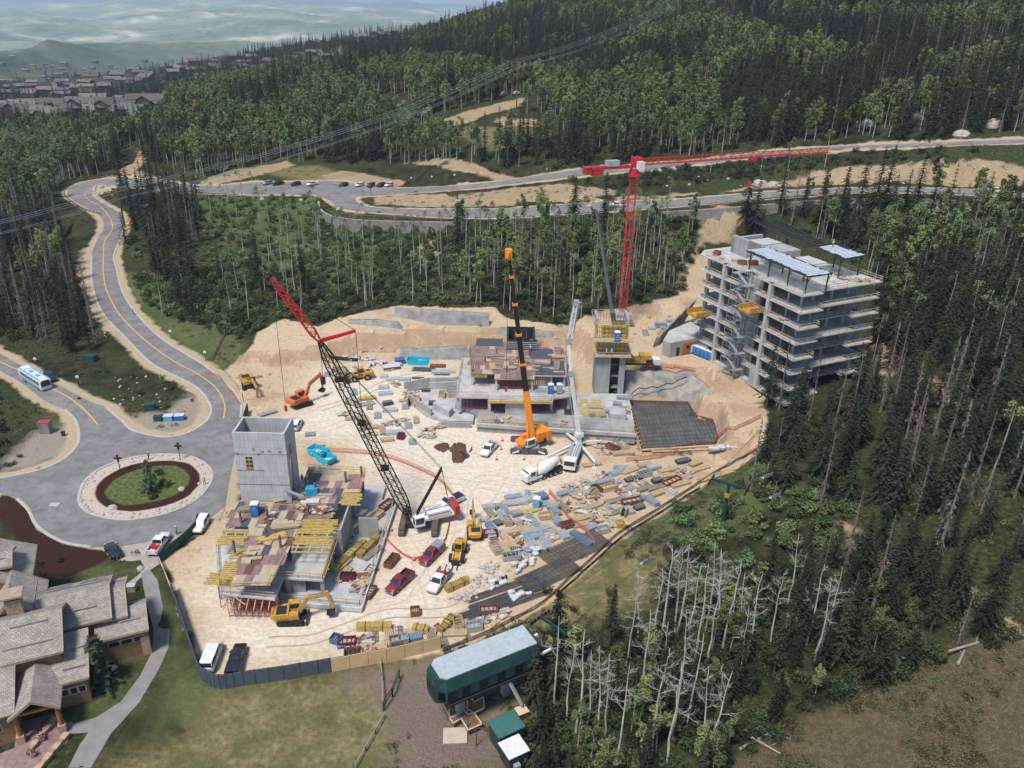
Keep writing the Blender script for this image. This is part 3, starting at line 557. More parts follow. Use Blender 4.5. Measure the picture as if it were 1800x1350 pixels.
# ---------------------------------------------------------------- where the trees stand (photo regions of the tree FEET)
def pol(*a): return list(a)
OPEN=[SITE,ISL,
 pol((60,700),(140,720),(190,780),(360,760),(370,700),(300,640),(220,590),(180,545),(150,470),(175,430),(165,400),(130,430),(125,470),(160,560),(200,620),(120,625),(0,590),(0,700)),
 [(0,700),(60,690),(120,730),(140,790),(100,840),(0,860)],RND_OUT,PATH,
 [(-50,860),(30,870),(110,955),(190,965),(290,975),(350,1190),(400,1215),(600,1185),(780,1150),(1110,930),(1335,780),(1345,830),(1280,870),(1180,900),(1190,960),(1130,1050),(960,1100),(940,1200),(930,1400),(-50,1400)],
 [(200,325),(205,300),(230,290),(245,270),(270,290),(300,315),(345,318),(500,280),(520,290),(560,300),(760,312),(800,320),(760,285),(780,280),(900,312),(1033,292),(1200,278),(1433,254),(1667,245),(1830,238),(1830,262),(1667,262),(1433,272),(1200,298),(1033,316),(900,330),(1080,330),(1250,325),(1430,298),(1520,290),(1640,280),(1830,290),(1830,356),(1700,348),(1533,345),(1367,354),(1200,372),(1033,384),(900,392),(800,410),(680,410),(575,385),(560,350),(270,345),(200,345)],
 [(730,240),(770,205),(920,165),(950,175),(920,200),(1000,210),(980,240),(900,250),(860,275),(800,260)],
 [(1228,440),(1225,395),(1240,365),(1270,355),(1300,370),(1310,410),(1300,430)],
 [(1240,440),(1420,520),(1530,500),(1530,600),(1530,660),(1480,720),(1330,700),(1230,620)],
 [(1500,900),(1560,945),(1680,1020),(1720,1035),(1810,1100),(1790,1135),(1700,1150),(1600,1200),(1500,1225),(1400,1290),(1260,1350),(1250,1400),(2200,1400),(2200,1160),(1740,1050),(1600,990),(1530,935)],
 [(1590,615),(1600,610),(1680,670),(1710,720),(1670,720),(1620,680)],
 [(560,1350),(900,1350),(880,1180),(600,1200)],
 [(205,440),(215,430),(225,490),(260,560),(340,600),(420,640),(440,610),(400,680),(330,640),(240,575),(205,500)],
 [(90,330),(100,380),(150,440),(175,380),(120,335)]]
# (outline, {kind: weight}, spacing in metres, name of the place)
REG=[
 (pol((215,345),(360,350),(365,430),(345,480),(290,500),(250,470),(215,430)),dict(conifer=8,dead_conifer=2,shrub=4,bush=3),4.8,'beside the S-bend road'),
 (pol((230,480),(340,480),(440,470),(560,480),(620,540),(560,570),(470,560),(440,600),(330,570),(260,540)),dict(shrub=10,bush=5,slim_aspen=.5,conifer=.8),2.7,'between the S-bend and the ochre cut'),
 (pol((365,345),(560,345),(620,420),(640,480),(560,490),(440,470),(345,480),(360,430)),dict(bush=10,slim_aspen=1.5),4.6,'on the green slope below the parking strip'),
 (pol((560,400),(800,412),(800,540),(680,540),(620,540),(560,480)),dict(shrub=8,bush=8,slim_aspen=1.3),3.0,'on the slope below the curved retaining wall'),
 (pol((800,405),(1240,380),(1230,470),(1190,540),(1080,552),(1000,575),(880,560),(800,540)),dict(shrub=9,bush=6,slim_aspen=2.6,aspen=.8,conifer=.8),2.9,'behind the building site'),
 (pol((1300,375),(1380,365),(1540,355),(1700,355),(2080,362),(2080,480),(1560,480),(1500,440),(1380,400),(1310,420)),dict(shrub=5,bush=4,conifer=6,aspen=6,dead_conifer=1.2),4,'right of the tall concrete frame'),
 (pol((1520,480),(2080,470),(2080,720),(1720,720),(1560,700),(1540,600)),dict(conifer=10,slim_aspen=2.5,shrub=7,dead_conifer=1.6),3.6,'in the dark wood right of the tall frame'),
 (pol((1400,395),(1500,420),(1620,480),(1600,630),(1530,640),(1535,500),(1420,410)),dict(conifer=4,aspen=4,shrub=6,slim_aspen=2),4,'just behind the right side of the concrete frame'),
 (pol((1340,680),(1560,660),(1600,720),(1560,900),(1340,860)),dict(conifer=10,dead_conifer=3,shrub=4),4.2,'in front of the tall concrete frame'),
 (pol((1560,720),(2080,700),(2080,1100),(1740,1040),(1530,930),(1540,860)),dict(conifer=12,dead_conifer=4,shrub=6,slim_aspen=1),4.1,'in the dark wood at the right edge'),
 (pol((1170,900),(1280,870),(1340,830),(1420,860),(1540,930),(1460,950),(1300,960),(1180,960)),dict(bush=14),3.3,'on the green bank under the chairlift'),
 (pol((1180,1060),(1300,1035),(1440,1000),(1530,950),(1720,1040),(1790,1135),(1700,1140),(1600,1190),(1500,1220),(1440,1240),(1300,1180),(1150,1130),(1130,1090)),dict(conifer=10,shrub=10,aspen=1.2,dead_conifer=.6),2.7,'in the dark wood above the dry meadow'),
 (pol((1180,965),(1300,950),(1460,940),(1440,1000),(1300,1035),(1180,1060)),dict(bush=10,shrub=5),4.2,'on the open slope above the near wood'),
 (pol((940,1160),(1020,1130),(1150,1130),(1300,1180),(1440,1240),(1400,1290),(1260,1350),(1240,1420),(900,1420)),dict(conifer=10,shrub=12,aspen=.8),2.5,'in the wood beside the green lift station'),
 (pol((0,560),(60,610),(200,640),(340,760),(220,740),(120,690),(0,600)),dict(shrub=1),4.6,'on the bank between the two west roads'),
 (pol((-50,230),(230,240),(205,300),(110,322),(95,350),(110,420),(130,470),(170,580),(200,640),(100,620),(-50,590)),dict(conifer=6,dead_conifer=2.2,shrub=9,aspen=3.5,slim_aspen=1),4.6,'left of the S-bend road'),
 (pol((-50,700),(15,700),(60,745),(90,780),(70,800),(20,830),(-50,850)),dict(shrub=8,conifer=2),3.2,'left of the roundabout'),
]
HILL=[ (pol((300,175),(560,135),(720,240),(760,290),(500,285),(340,318),(240,280),(290,235)),dict(aspen=11,conifer=2.4,dead_conifer=.4),5.2),
 (pol((700,120),(1000,150),(1010,290),(760,300)),dict(aspen=7,conifer=4,shrub=3),5.2),
 (pol((560,60),(1060,-60),(1100,100),(900,150),(640,170)),dict(conifer=10,aspen=3.5,dead_conifer=.6),5.5),
 (pol((1000,90),(1440,60),(1440,265),(1000,300)),dict(aspen=7,conifer=4.5,shrub=3),4.8),
 (pol((1060,-300),(1440,-300),(1440,60),(1060,100)),dict(conifer=9,aspen=4,dead_conifer=1),5.5),
 (pol((1440,-400),(2150,-400),(2150,250),(1440,262)),dict(conifer=13,aspen=.6,dead_conifer=1.2,slim_aspen=.4),4.6),
 (pol((800,300),(1200,290),(1300,340),(1080,340),(850,350)),dict(shrub=4),7.5),
 (pol((1080,300),(1440,275),(1560,290),(1250,325),(1080,330)),dict(shrub=9,slim_aspen=1.5),3.6),
 (pol((1440,268),(2080,262),(2080,285),(1560,288)),dict(shrub=5),5),
 (pol((0,236),(300,232),(240,262),(0,266)),dict(conifer=5,aspen=5),6)]
REGW=[(r[0],r[1],r[2],r[3] if len(r)>3 else 'on the wooded hillside') for r in REG+HILL]
# each region is sampled in world space over its ground outline
def wood():
    items=[]
    cand={}
    allreg=REGW
    # candidate grid in world: jittered, covering everything the camera sees up to 800 m
    for ri,(pl,mixd,sp,place) in enumerate(allreg):
        xs=[p[0] for p in pl];ys=[p[1] for p in pl]
        yy=[]
        for (x,y) in pl:
            d=ray(x,y); 
            if y>=-60: 
                try: w=P(x,y); yy.append((w.x,min(w.y,900)))
                except Exception: pass
            else: yy.append((d[0]/d[1]*850,850)); yy.append((d[0]/d[1]*300,300))
        x0=min(a for a,_ in yy)-8;x1=max(a for a,_ in yy)+8;y0=max(50,min(b for _,b in yy)-8);y1=max(b for _,b in yy)+8
        if min(ys)<100: y1=max(y1,880); x0-=150;x1+=150; y0=max(250,y0-80)
        gx,gy=np.meshgrid(np.arange(x0,x1,sp),np.arange(y0,y1,sp)); gx=gx.ravel();gy=gy.ravel()
        gx=gx+rng.uniform(-.48,.48,gx.shape)*sp; gy=gy+rng.uniform(-.48,.48,gy.shape)*sp
        u=(gx/gy+1.3)/2.6*(NU-1); l=(np.log(gy)-LS[0])/(LS[-1]-LS[0])*(NR-1); i=np.clip(u.astype(int),0,NU-2);j=np.clip(l.astype(int),0,NR-2); z=HZ[j,i]*(1-(l-j))+HZ[j+1,i]*(l-j)
        X,Y=proj(gx,gy,z); ok=inpoly(X,Y,pl)
        for q in OPEN: ok&=~inpoly(X,Y,q)
        rdist=GROUND_ATT['road'][j,i]; ok&=rdist<-2.2
        ok&=(X>-140)&(X<2150)&(Y<1480)
        ks=list(mixd); wts=np.array([mixd[k] for k in ks],float)
        # patchiness: kinds gather in groves
        idx=np.nonzero(ok)[0]
        g=fbm(gx[idx]/38,gy[idx]/38,77,2)*(1.25 if place=='on the wooded hillside' or 'left of' in place else .35 if 'aspen' in mixd or 'slim_aspen' in mixd else 0)
        for q,gg in zip(idx,g):
            w=wts.copy()
            for a,k in enumerate(ks):
                if k in('aspen','slim_aspen'): w[a]*=math.exp(gg*8)
                if k in('conifer','dead_conifer'): w[a]*=math.exp(-gg*6)
            w/=w.sum(); k=ks[int(np.searchsorted(np.cumsum(w),rng.random()))if rng.random()<1 else 0]
            items.append((k,gx[q],gy[q],hgt0(gx[q],gy[q]),place,X[q],Y[q]))
    return items
ITEMS=wood()
# every tree of a kind is a copy with its own parts; past 300 the farther ones become one mass
NICE={'conifer':('conifer_tree','dark green conifer','conifer','crown'),'aspen':('aspen_tree','leafy aspen with pale trunk','aspen','crown'),'slim_aspen':('slim_aspen_tree','slender white trunked aspen','slim aspen','crown'),
 'bare_aspen':('leafless_aspen','leafless white aspen with crooked twigs','bare aspen','branches'),'dead_conifer':('dead_conifer','grey brown dead conifer with drooping twigs','dead conifer','twigs'),'shrub':('leafy_shrub','rounded dark green shrub','shrub','foliage'),'bush':('green_bush','light green leafy bush','bush','foliage'),'spruce':('small_spruce','small spruce','spruce','crown')}
def plant(kind,x,y,z,s,place,var=None,label=None,rz=None,group=None,lean=0):
    nm,lb,cat,pn=NICE[kind]; vs=TREES[kind]; v=vs[var if var is not None else rd.randrange(len(vs))]
    o=thing(nm,label or f'{lb} {place}',cat,(x,y,z-.05),rz if rz is not None else rd.random()*6.28,group or f'{cat} trees {place}')
    o.scale=(s*rd.uniform(.85,1.15),s*rd.uniform(.85,1.15),s)
    o.rotation_euler.x=rd.uniform(-.03,.03)+lean
    for me,pnm in ((v[0],'trunk'),(v[1],pn)):
        c=bpy.data.objects.new(pnm,me); COL.objects.link(c); c.parent=o
    return o
def size(kind,y):
    if y<112 and kind not in('shrub','bush','tuft','bare_aspen'): return rd.uniform(.45,.85) if kind=='conifer' else rd.uniform(.45,.75)
    if kind=='conifer': return rd.uniform(.7,1.2) if y<260 else rd.uniform(.9,1.45)
    if kind=='aspen': return rd.uniform(.85,1.2) if y<330 else rd.uniform(1.0,1.4)
    if kind=='slim_aspen': return rd.uniform(.8,1.25)
    if kind=='dead_conifer': return rd.uniform(.8,1.35)
    if kind in('shrub','bush'): return rd.uniform(.5,1.35)
    if kind=='bare_aspen': return rd.uniform(.8,1.1)
    if kind=='tuft': return rd.uniform(.45,1.3)
    return 1
BYK={}
for it in ITEMS: BYK.setdefault(it[0],[]).append(it)
MASS=[]
for k,l in BYK.items():
    l.sort(key=lambda t:t[1]**2*.3+t[2]**2)
    ins=[t for t in l if 0<t[5]<1800 and -30<t[6]<1400]; outs=[t for t in l if not(0<t[5]<1800 and -30<t[6]<1400)]
    lim={'bush':290,'shrub':300,'conifer':300,'dead_conifer':200,'slim_aspen':280,'aspen':290,'bare_aspen':60}[k]
    for t in ins[:lim]: plant(k,t[1],t[2],t[3],size(k,t[2]),t[4])
    MASS+=[(k,)+t[1:] for t in ins[lim:]+outs]
def scatter(name,label,cat,kinds,pts):
    """one object of countless trees: points that carry a whole-tree mesh each"""
    metas=[];P_=[]
    for k in kinds:
        for v in TREES[k]: metas.append((k,v[2]))
    kidx={k:[i for i,(kk,_) in enumerate(metas) if kk==k] for k in kinds}
    me=bpy.data.meshes.new(name); me.from_pydata([(t[1],t[2],t[3]-.1) for t in pts],[],[])
    for an,ty,vals in (('pick','INT',[rd.choice(kidx[t[0]]) for t in pts]),('spin','FLOAT',[rd.random()*6.28 for t in pts]),('grow','FLOAT',[size(t[0],t[2]) for t in pts])):
        a=me.attributes.new(an,ty,'POINT'); a.data.foreach_set('value',vals)
    o=bpy.data.objects.new(name,me); COL.objects.link(o); tag(o,label,cat,None,'stuff')
    ng=bpy.data.node_groups.new(name,'GeometryNodeTree'); ng.interface.new_socket('Geometry',in_out='INPUT',socket_type='NodeSocketGeometry'); ng.interface.new_socket('Geometry',in_out='OUTPUT',socket_type='NodeSocketGeometry')
    N=ng.nodes;L=ng.links.new; gi=N.new('NodeGroupInput');go=N.new('NodeGroupOutput'); iop=N.new('GeometryNodeInstanceOnPoints'); gti=N.new('GeometryNodeGeometryToInstance')
    for k,m_ in reversed(metas):
        src=bpy.data.objects.get('src_'+m_.name) or bpy.data.objects.new('src_'+m_.name,m_); oi=N.new('GeometryNodeObjectInfo'); oi.inputs['As Instance'].default_value=True; oi.inputs['Object'].default_value=src; L(oi.outputs['Geometry'],gti.inputs[0])
    def at(nm,dt):
        a=N.new('GeometryNodeInputNamedAttribute'); a.data_type=dt; a.inputs['Name'].default_value=nm; return a.outputs['Attribute']
    gj=N.new('GeometryNodeJoinGeometry')
    N.remove(gti)
    for n_ in [n for n in N if n.bl_idname=='GeometryNodeObjectInfo']: L(n_.outputs['Geometry'],gj.inputs[0])
    cx=N.new('ShaderNodeCombineXYZ'); L(at('spin','FLOAT'),cx.inputs['Z']); er=N.new('FunctionNodeEulerToRotation'); L(cx.outputs[0],er.inputs[0])
    L(gi.outputs[0],iop.inputs['Points']); L(gj.outputs[0],iop.inputs['Instance']); iop.inputs['Pick Instance'].default_value=True; L(at('pick','INT'),iop.inputs['Instance Index']); L(er.outputs[0],iop.inputs['Rotation']); L(at('grow','FLOAT'),iop.inputs['Scale']); L(iop.outputs[0],go.inputs[0])
    md=o.modifiers.new('scatter','NODES'); md.node_group=ng; return o
def tufts():
    N_=30000; r=np.random.default_rng(8); Yv=np.exp(r.uniform(math.log(66),math.log(390),N_)); U=r.uniform(-.98,.98,N_); X=U*Yv
    u=(U+1.3)/2.6*(NU-1); l=(np.log(Yv)-LS[0])/(LS[-1]-LS[0])*(NR-1); i=u.astype(int);j=l.astype(int); z=HZ[j,i]; ga=lambda k:GROUND_ATT[k][j,i]
    px,py=proj(X,Yv,z); dn=fbm(X/9,Yv/9,19,3)+.25*r.random(N_)
    ok=(px>-50)&(px<1850)&(py<1400)&(ga('road')<-2.5)&(ga('islm')<-.2)&(ga('mulch')<-.2)&(dn>.12)
    ok&=((ga('sand')<-.3)|(r.random(N_)<.05)&(ga('pale')<-3))&((ga('lawn')<0)|(px>300)&(py<1000))&((ga('gravel')<0)|(r.random(N_)<.15))&((ga('brown')<0)|(r.random(N_)<.1))
    ok&=~inpoly(px,py,[(-60,860),(200,970),(300,980),(350,1190),(600,1200),(700,1230),(660,1400),(-60,1400)])&~inpoly(px,py,PIT)&~inpoly(px,py,[(1240,440),(1420,520),(1530,500),(1500,720),(1330,700),(1230,620)])
    return [('tuft',X[a],Yv[a],z[a]+.05) for a in np.nonzero(ok)[0]]
scatter('grass_clumps','low weedy grass clumps over the verges and slopes','grass',['tuft'],tufts())
for nm,lb,cat,ks in (('hillside_conifers','distant mass of dark conifers covering the hillsides','conifer woods',('conifer','dead_conifer')),('hillside_aspens','distant mass of leafy aspens covering the hillsides','aspen woods',('aspen','slim_aspen','bare_aspen')),('undergrowth','dense low green undergrowth between the trees','undergrowth',('shrub','bush'))):
    pts=[t for t in MASS if t[0] in ks]
    if pts: scatter(nm,lb,cat,[k for k in ks],pts)
print('trees',{k:len(v) for k,v in BYK.items()})
# ---------------------------------------------------------------- shared materials
conc=mat('concrete',(.34,.335,.32),.9,var=.16,scale=.35,bump=.1,grime=.2); concl=mat('concrete_slab',(.46,.45,.43),.9,var=.2,scale=.4,grime=.2,gsc=(.35,.35,.35)); concd=mat('concrete_dark',(.22,.215,.21),.9,var=.2,scale=.4,grime=.3)
wood_=mat('formwork_timber',(.50,.36,.20),.85,var=.3,scale=3); yelw=mat('yellow_formwork',(.55,.385,.11),.8,var=.35,scale=2); ply=mat('film_plywood',(.27,.17,.15),.7,var=.3,scale=.5,grime=.3,gsc=(.6,.6,.6)); plyb=mat('black_film_plywood',(.075,.075,.095),.6,var=.2)
plyl=mat('pale_plywood',(.42,.33,.22),.85,var=.2,scale=.8); redst=mat('red_shoring_steel',(.30,.035,.035),.6,var=.2); gst=mat('galvanised_steel',(.42,.44,.45),.5,metal=.4,var=.15); dkst=mat('dark_steel',(.045,.047,.05),.55,metal=.3,var=.2)
blk=mat('black_rubber',(.022,.022,.022),.85,var=.2); glassm=mat('vehicle_glass',(.02,.026,.032),.12,var=.05,spec=.6); whitep=mat('white_paint',(.70,.69,.66),.35,var=.06,spec=.5,grime=.16,gsc=(1,1,1)); steelm=mat('wheel_alloy',(.35,.35,.36),.4,metal=.7,var=.1)
redp=mat('red_paint',(.42,.025,.02),.4,var=.1,spec=.5); blkwin=mat('black_window',(.010,.010,.012),.35,var=.1)
orangep=mat('orange_paint',(.72,.20,.025),.45,var=.12); yelp=mat('machine_yellow',(.58,.32,.06),.55,var=.18,scale=3,grime=.45,gsc=(1.5,1.5,1.5)); blackp=mat('black_paint',(.02,.02,.022),.25,spec=.5); navyp=mat('dark_blue_paint',(.02,.028,.045),.25,spec=.5)
marp=mat('dark_red_paint',(.20,.022,.028),.3,var=.08,spec=.5); bluep=mat('toilet_blue',(.03,.16,.42),.5,var=.08); lbluep=mat('light_blue_plastic',(.10,.36,.62),.5); cyanp=mat('cyan_container_paint',(.02,.42,.56),.5,var=.15,scale=2); greyp=mat('grey_paint',(.25,.26,.27),.4); silver=mat('silver_paint',(.45,.46,.47),.3,metal=.4)
lampm=mat('lamp_lens',(.75,.72,.62),.2); redl=mat('tail_lens',(.4,.01,.01),.3); whites=mat('white_sheeting',(.52,.52,.50),.6,var=.2,scale=2,bump=.5,bscale=3); greyform=mat('grey_form_panel',(.26,.29,.31),.6,var=.3,scale=1.2); rust=mat('rusty_steel',(.20,.085,.045),.8,var=.35,scale=2)
orangep2=mat('orange_mesh',(.70,.16,.07),.8,var=.2)
# ---------------------------------------------------------------- lofted bodies
def sec(hw,z0,z1,r=.15,t=1.):
    """rounded section: half width hw at the foot, hw*t at the top"""
    w1=hw*t; r=min(r,hw*.6,(z1-z0)*.45)
    return [(-hw+r,z0),(hw-r,z0),(hw,z0+r),(w1+(hw-w1)*.3,z1-r*1.2),(w1-r*.25,z1-r*.3),(w1-r,z1),(-w1+r,z1),(-w1+r*.25,z1-r*.3),(-w1-(hw-w1)*.3,z1-r*1.2),(-hw,z0+r)]
def loft(mb,secs):
    n=len(secs[0][1]); vs=[];fs=[]
    for x,s in secs: vs+=[(x,y,z) for y,z in s]
    for i in range(len(secs)-1):
        for k in range(n): fs.append((i*n+k,i*n+(k+1)%n,(i+1)*n+(k+1)%n,(i+1)*n+k))
    fs+=[tuple(range(n-1,-1,-1)),tuple(range((len(secs)-1)*n,len(secs)*n))]
    return mb.add(vs,fs)
def wheel(root,x,y,r=.38,w=.26):
    s=1 if y>0 else -1
    a=MB(); a.tube((x,y-w/2,r),(x,y+w/2,r),r,n=16); o=a.build('wheel',blk,root)
    b=MB(); b.tube((x,y+s*w*.4,r),(x,y+s*(w/2+.012),r),r*.58,r*.5,n=10); b.build('rim',steelm,o); return o
def frontrear(f,r,z=None):
    a=P(*f) if z is None else Z(*f,z); b=P(*r) if z is None else Z(*r,z); c=(a+b)/2; d=a-b; return c,math.atan2(d.y,d.x),math.hypot(d.x,d.y)
def car(kind,name,label,cat,f,r,paint,z=None,group=None,bed=None,L=None,parts=True):
    c,rz,_l=frontrear(f,r,z); c.z+=.12 if z is None else 0
    t=thing(name,label,cat,c,rz,group)
    if kind=='pickup':
        h=.95; b=MB(); loft(b,[(2.9,sec(.82,.45,.95,.15)),(2.82,sec(.95,.38,1.08,.2,.95)),(1.35,sec(1.0,.36,1.22,.2,.93)),(-.75,sec(1.0,.36,1.25,.18,.96))]); b.build('body',paint,t,True)
        b=MB(); b.box(-2.9,-1,.5,-.75,1,.72);b.box(-2.9,-1,.72,-.75,-.9,1.28);b.box(-2.9,.9,.72,-.75,1,1.28);b.box(-2.9,-.9,.72,-2.8,.9,1.28); b.build('cargo_bed',paint,t)
        if bed=='cap': b=MB(); loft(b,[(-.78,sec(.96,1.26,1.86,.15,.88)),(-2.88,sec(.96,1.26,1.82,.15,.88))]); b.build('bed_canopy',greyp,t)
        elif bed=='cover': b=MB(); b.box(-2.87,-.93,1.24,-.78,.93,1.32); b.build('bed_cover',blackp,t)
        elif bed=='load':
            b=MB(); 
            for i in range(7): b.cb(rd.uniform(-2.5,-1.2),rd.uniform(-.6,.6),1.0,rd.uniform(.3,.9),rd.uniform(.3,.6),rd.uniform(.4,.8),rd.random())
            b.build('bed_load',redp,t)
        else: b=MB(); b.box(-2.78,-.88,.73,-.8,.88,.76); b.build('bed_liner',dkst,t)
        cab=[(1.35,sec(.9,1.15,1.22,.05,.9)),(.75,sec(.93,1.15,1.82,.16,.8)),(-.45,sec(.93,1.15,1.84,.16,.82)),(-.75,sec(.9,1.15,1.3,.06,.9))]; roof=(.72,-.48,.72,1.8,1.9)
    elif kind=='sedan':
        b=MB(); loft(b,[(2.35,sec(.7,.35,.7,.15)),(2.2,sec(.86,.28,.85,.2,.92)),(1.1,sec(.92,.25,.98,.2,.9)),(-1.5,sec(.92,.25,1.02,.2,.9)),(-2.2,sec(.86,.3,.98,.2,.9)),(-2.35,sec(.72,.4,.85,.15))]); b.build('body',paint,t,True)
        cab=[(1.15,sec(.78,.9,.98,.05,.9)),(.4,sec(.8,.9,1.4,.2,.72)),(-.8,sec(.8,.9,1.4,.2,.72)),(-1.75,sec(.78,.9,1.0,.06,.9))]; roof=(.35,-.8,.56,1.38,1.46)
    elif kind=='suv':
        b=MB(); loft(b,[(2.4,sec(.75,.4,.85,.15)),(2.25,sec(.9,.32,1.02,.2,.93)),(1.1,sec(.96,.3,1.12,.2,.92)),(-2.2,sec(.96,.3,1.15,.2,.94)),(-2.4,sec(.85,.4,1.05,.15))]); b.build('body',paint,t,True)
        cab=[(1.15,sec(.86,1.05,1.12,.05,.9)),(.5,sec(.88,1.05,1.66,.18,.8)),(-2.0,sec(.88,1.05,1.66,.18,.8)),(-2.33,sec(.84,1.05,1.2,.06,.9))]; roof=(.45,-2.0,.7,1.64,1.74)
    elif kind=='van':
        b=MB(); loft(b,[(2.75,sec(.8,.4,.9,.15)),(2.6,sec(.96,.35,1.15,.2,.93)),(1.9,sec(1.0,.33,1.35,.2,.92)),(-2.7,sec(1.0,.33,1.35,.2,.96)),(-2.8,sec(.95,.4,1.3,.15))]); b.build('body',paint,t,True)
        cab=[(2.0,sec(.92,1.25,1.32,.05,.9)),(1.25,sec(.95,1.25,1.95,.18,.86)),(-2.6,sec(.95,1.25,1.98,.18,.88)),(-2.78,sec(.93,1.25,1.5,.06,.9))]; roof=(1.2,-2.6,.84,1.93,2.08)
    b=MB(); loft(b,cab); b.build('windows',glassm,t)
    b=MB(); x0,x1,hw,z0,z1=roof; loft(b,[(x0+.06,sec(hw,z0,z1-.04,.05)),(x0-.1,sec(hw+.03,z0,z1,.06)),(x1+.1,sec(hw+.03,z0,z1,.06)),(x1-.05,sec(hw,z0,z1-.04,.05))])
    fx=cab[0][0]; bx=cab[-1][0]
    for s in (-1,1):
        b.beam((fx-.05,s*.86,1.0 if kind=='sedan' else z1*.63),(x0-.02,s*hw,z0+.03),.07); b.beam((bx+.05,s*.84,1.0 if kind=='sedan' else z1*.63),(x1,s*hw,z0+.03),.1)
        b.beam(((x0+x1)/2,s*.9,1.0 if kind=='sedan' else z1*.63),((x0+x1)/2,s*hw,z0+.02),.1)
    b.build('roof',paint,t)
    wb={'pickup':(1.85,-1.75,.42),'sedan':(1.4,-1.4,.34),'suv':(1.45,-1.4,.38),'van':(1.8,-1.7,.38)}[kind]
    for x in wb[:2]:
        for y in (-.86,.86): wheel(t,x,y,wb[2])
    fr={'pickup':2.86,'sedan':2.28,'suv':2.33,'van':2.68}[kind]
    for s in (-1,1):
        b=MB(); b.cb(fr,s*.66,.82,.1,.3,.16); b.build('headlight',lampm,t); b=MB(); b.cb(-fr-.06,s*.78,.98,.08,.14,.22); b.build('tail_light',redl,t)
    b=MB(); b.cb(fr+.04,0,.5,.1,1.6,.2); b.build('bumper',steelm if kind=='pickup' else blk,t)
    for s in (-1,1): b=MB(); b.cb(fx-.35,s*1.08,1.22 if kind!='sedan' else 1.0,.12,.2,.16); b.build('wing_mirror',blk,t)
    return t
car('pickup','pickup_truck','white pickup truck parked beside the dark brown soil heap','pickup truck',(850,805),(869,783),whitep,z=0)
car('pickup','pickup_truck','white pickup with black bed cover parked behind the lattice crane','pickup truck',(774,895),(808,879),whitep,z=0,bed='cover')
car('pickup','pickup_truck','dark red pickup with grey bed canopy parked in the yard','pickup truck',(744,995),(774,965),marp,z=0,bed='cap')
car('pickup','pickup_truck','dark red pickup with open empty bed, nearest the timber formwork building','pickup truck',(689,1042),(717,1016),marp,z=0)
u=car('pickup','utility_truck','white utility truck with a loaded black service bed and crane arm','utility truck',(758,1046),(785,1008),whitep,z=0,bed='load')
b=MB(); b.beam((-1,.3,1.2),(-2.4,.3,2.3),.14); b.beam((-2.4,.3,2.3),(-1.6,.5,2.5),.1); b.build('service_crane',dkst,u)
b=MB(); b.box(-2.7,-1.08,.75,-1.0,-.92,1.45); b.box(-2.7,.92,.75,-1.0,1.08,1.45); b.build('side_lockers',blackp,u)
car('van','passenger_van','long white passenger van parked inside the dark curved fence','van',(381,1142),(366,1180),whitep,z=0)
car('pickup','pickup_truck','black pickup parked next to the white passenger van','pickup truck',(422,1148),(411,1184),blackp,z=0,bed='cover')
car('sedan','saloon_car','dark blue saloon car at the edge of the roundabout forecourt','car',(193,963),(208,984),navyp)
p_=car('pickup','pickup_truck','white pickup with red and white cargo on its bed at the forecourt','pickup truck',(291,948),(271,976),whitep,bed='load')
car('suv','white_car','white car with dark windows parked beside the screened site fence','car',(349,938),(361,918),whitep)
car('suv','car','dark suv driving close behind the city bus','suv',(100,676),(80,660),navyp)
car('suv','white_car','white car half hidden behind the bare concrete stair tower','car',(526,744),(518,758),whitep,z=0)
car('pickup','pickup_truck','white pickup driving on the middle road at the far right','pickup truck',(1765,342),(1733,338),whitep)
tx=car('pickup','service_truck','white service truck loaded with gear on the road above the aspens','service truck',(1072,366),(1098,363),whitep,bed='load')
for i,(f,r,pt,k,d) in enumerate([((463,326),(478,323),silver,'suv','silver suv, leftmost in the roadside parking row'),((480,327),(497,324),blackp,'pickup','black pickup second from the left in the roadside parking row'),((511,328),(529,325),blackp,'suv','black suv third from the left in the roadside parking row'),((541,328),(557,325),whitep,'pickup','white pickup fourth from the left in the roadside parking row'),
  ((596,330),(612,326),mat('brown_paint',(.06,.04,.035),.35),'suv','dark brown suv in the middle of the roadside parking row'),((625,330),(640,326),whitep,'suv','white suv right of the dark brown suv in the roadside row'),((644,331),(660,326),mat('bronze_paint',(.10,.07,.06),.35),'suv','bronze suv beside the signpost in the roadside row'),((663,330),(676,327),blackp,'suv','black suv second from the right in the roadside parking row'),((677,330),(691,326),whitep,'suv','white suv at the right end of the roadside parking row')]):
    car(k,'parked_car',d,'car',f,r,pt,group='cars parked along the upper roadside')
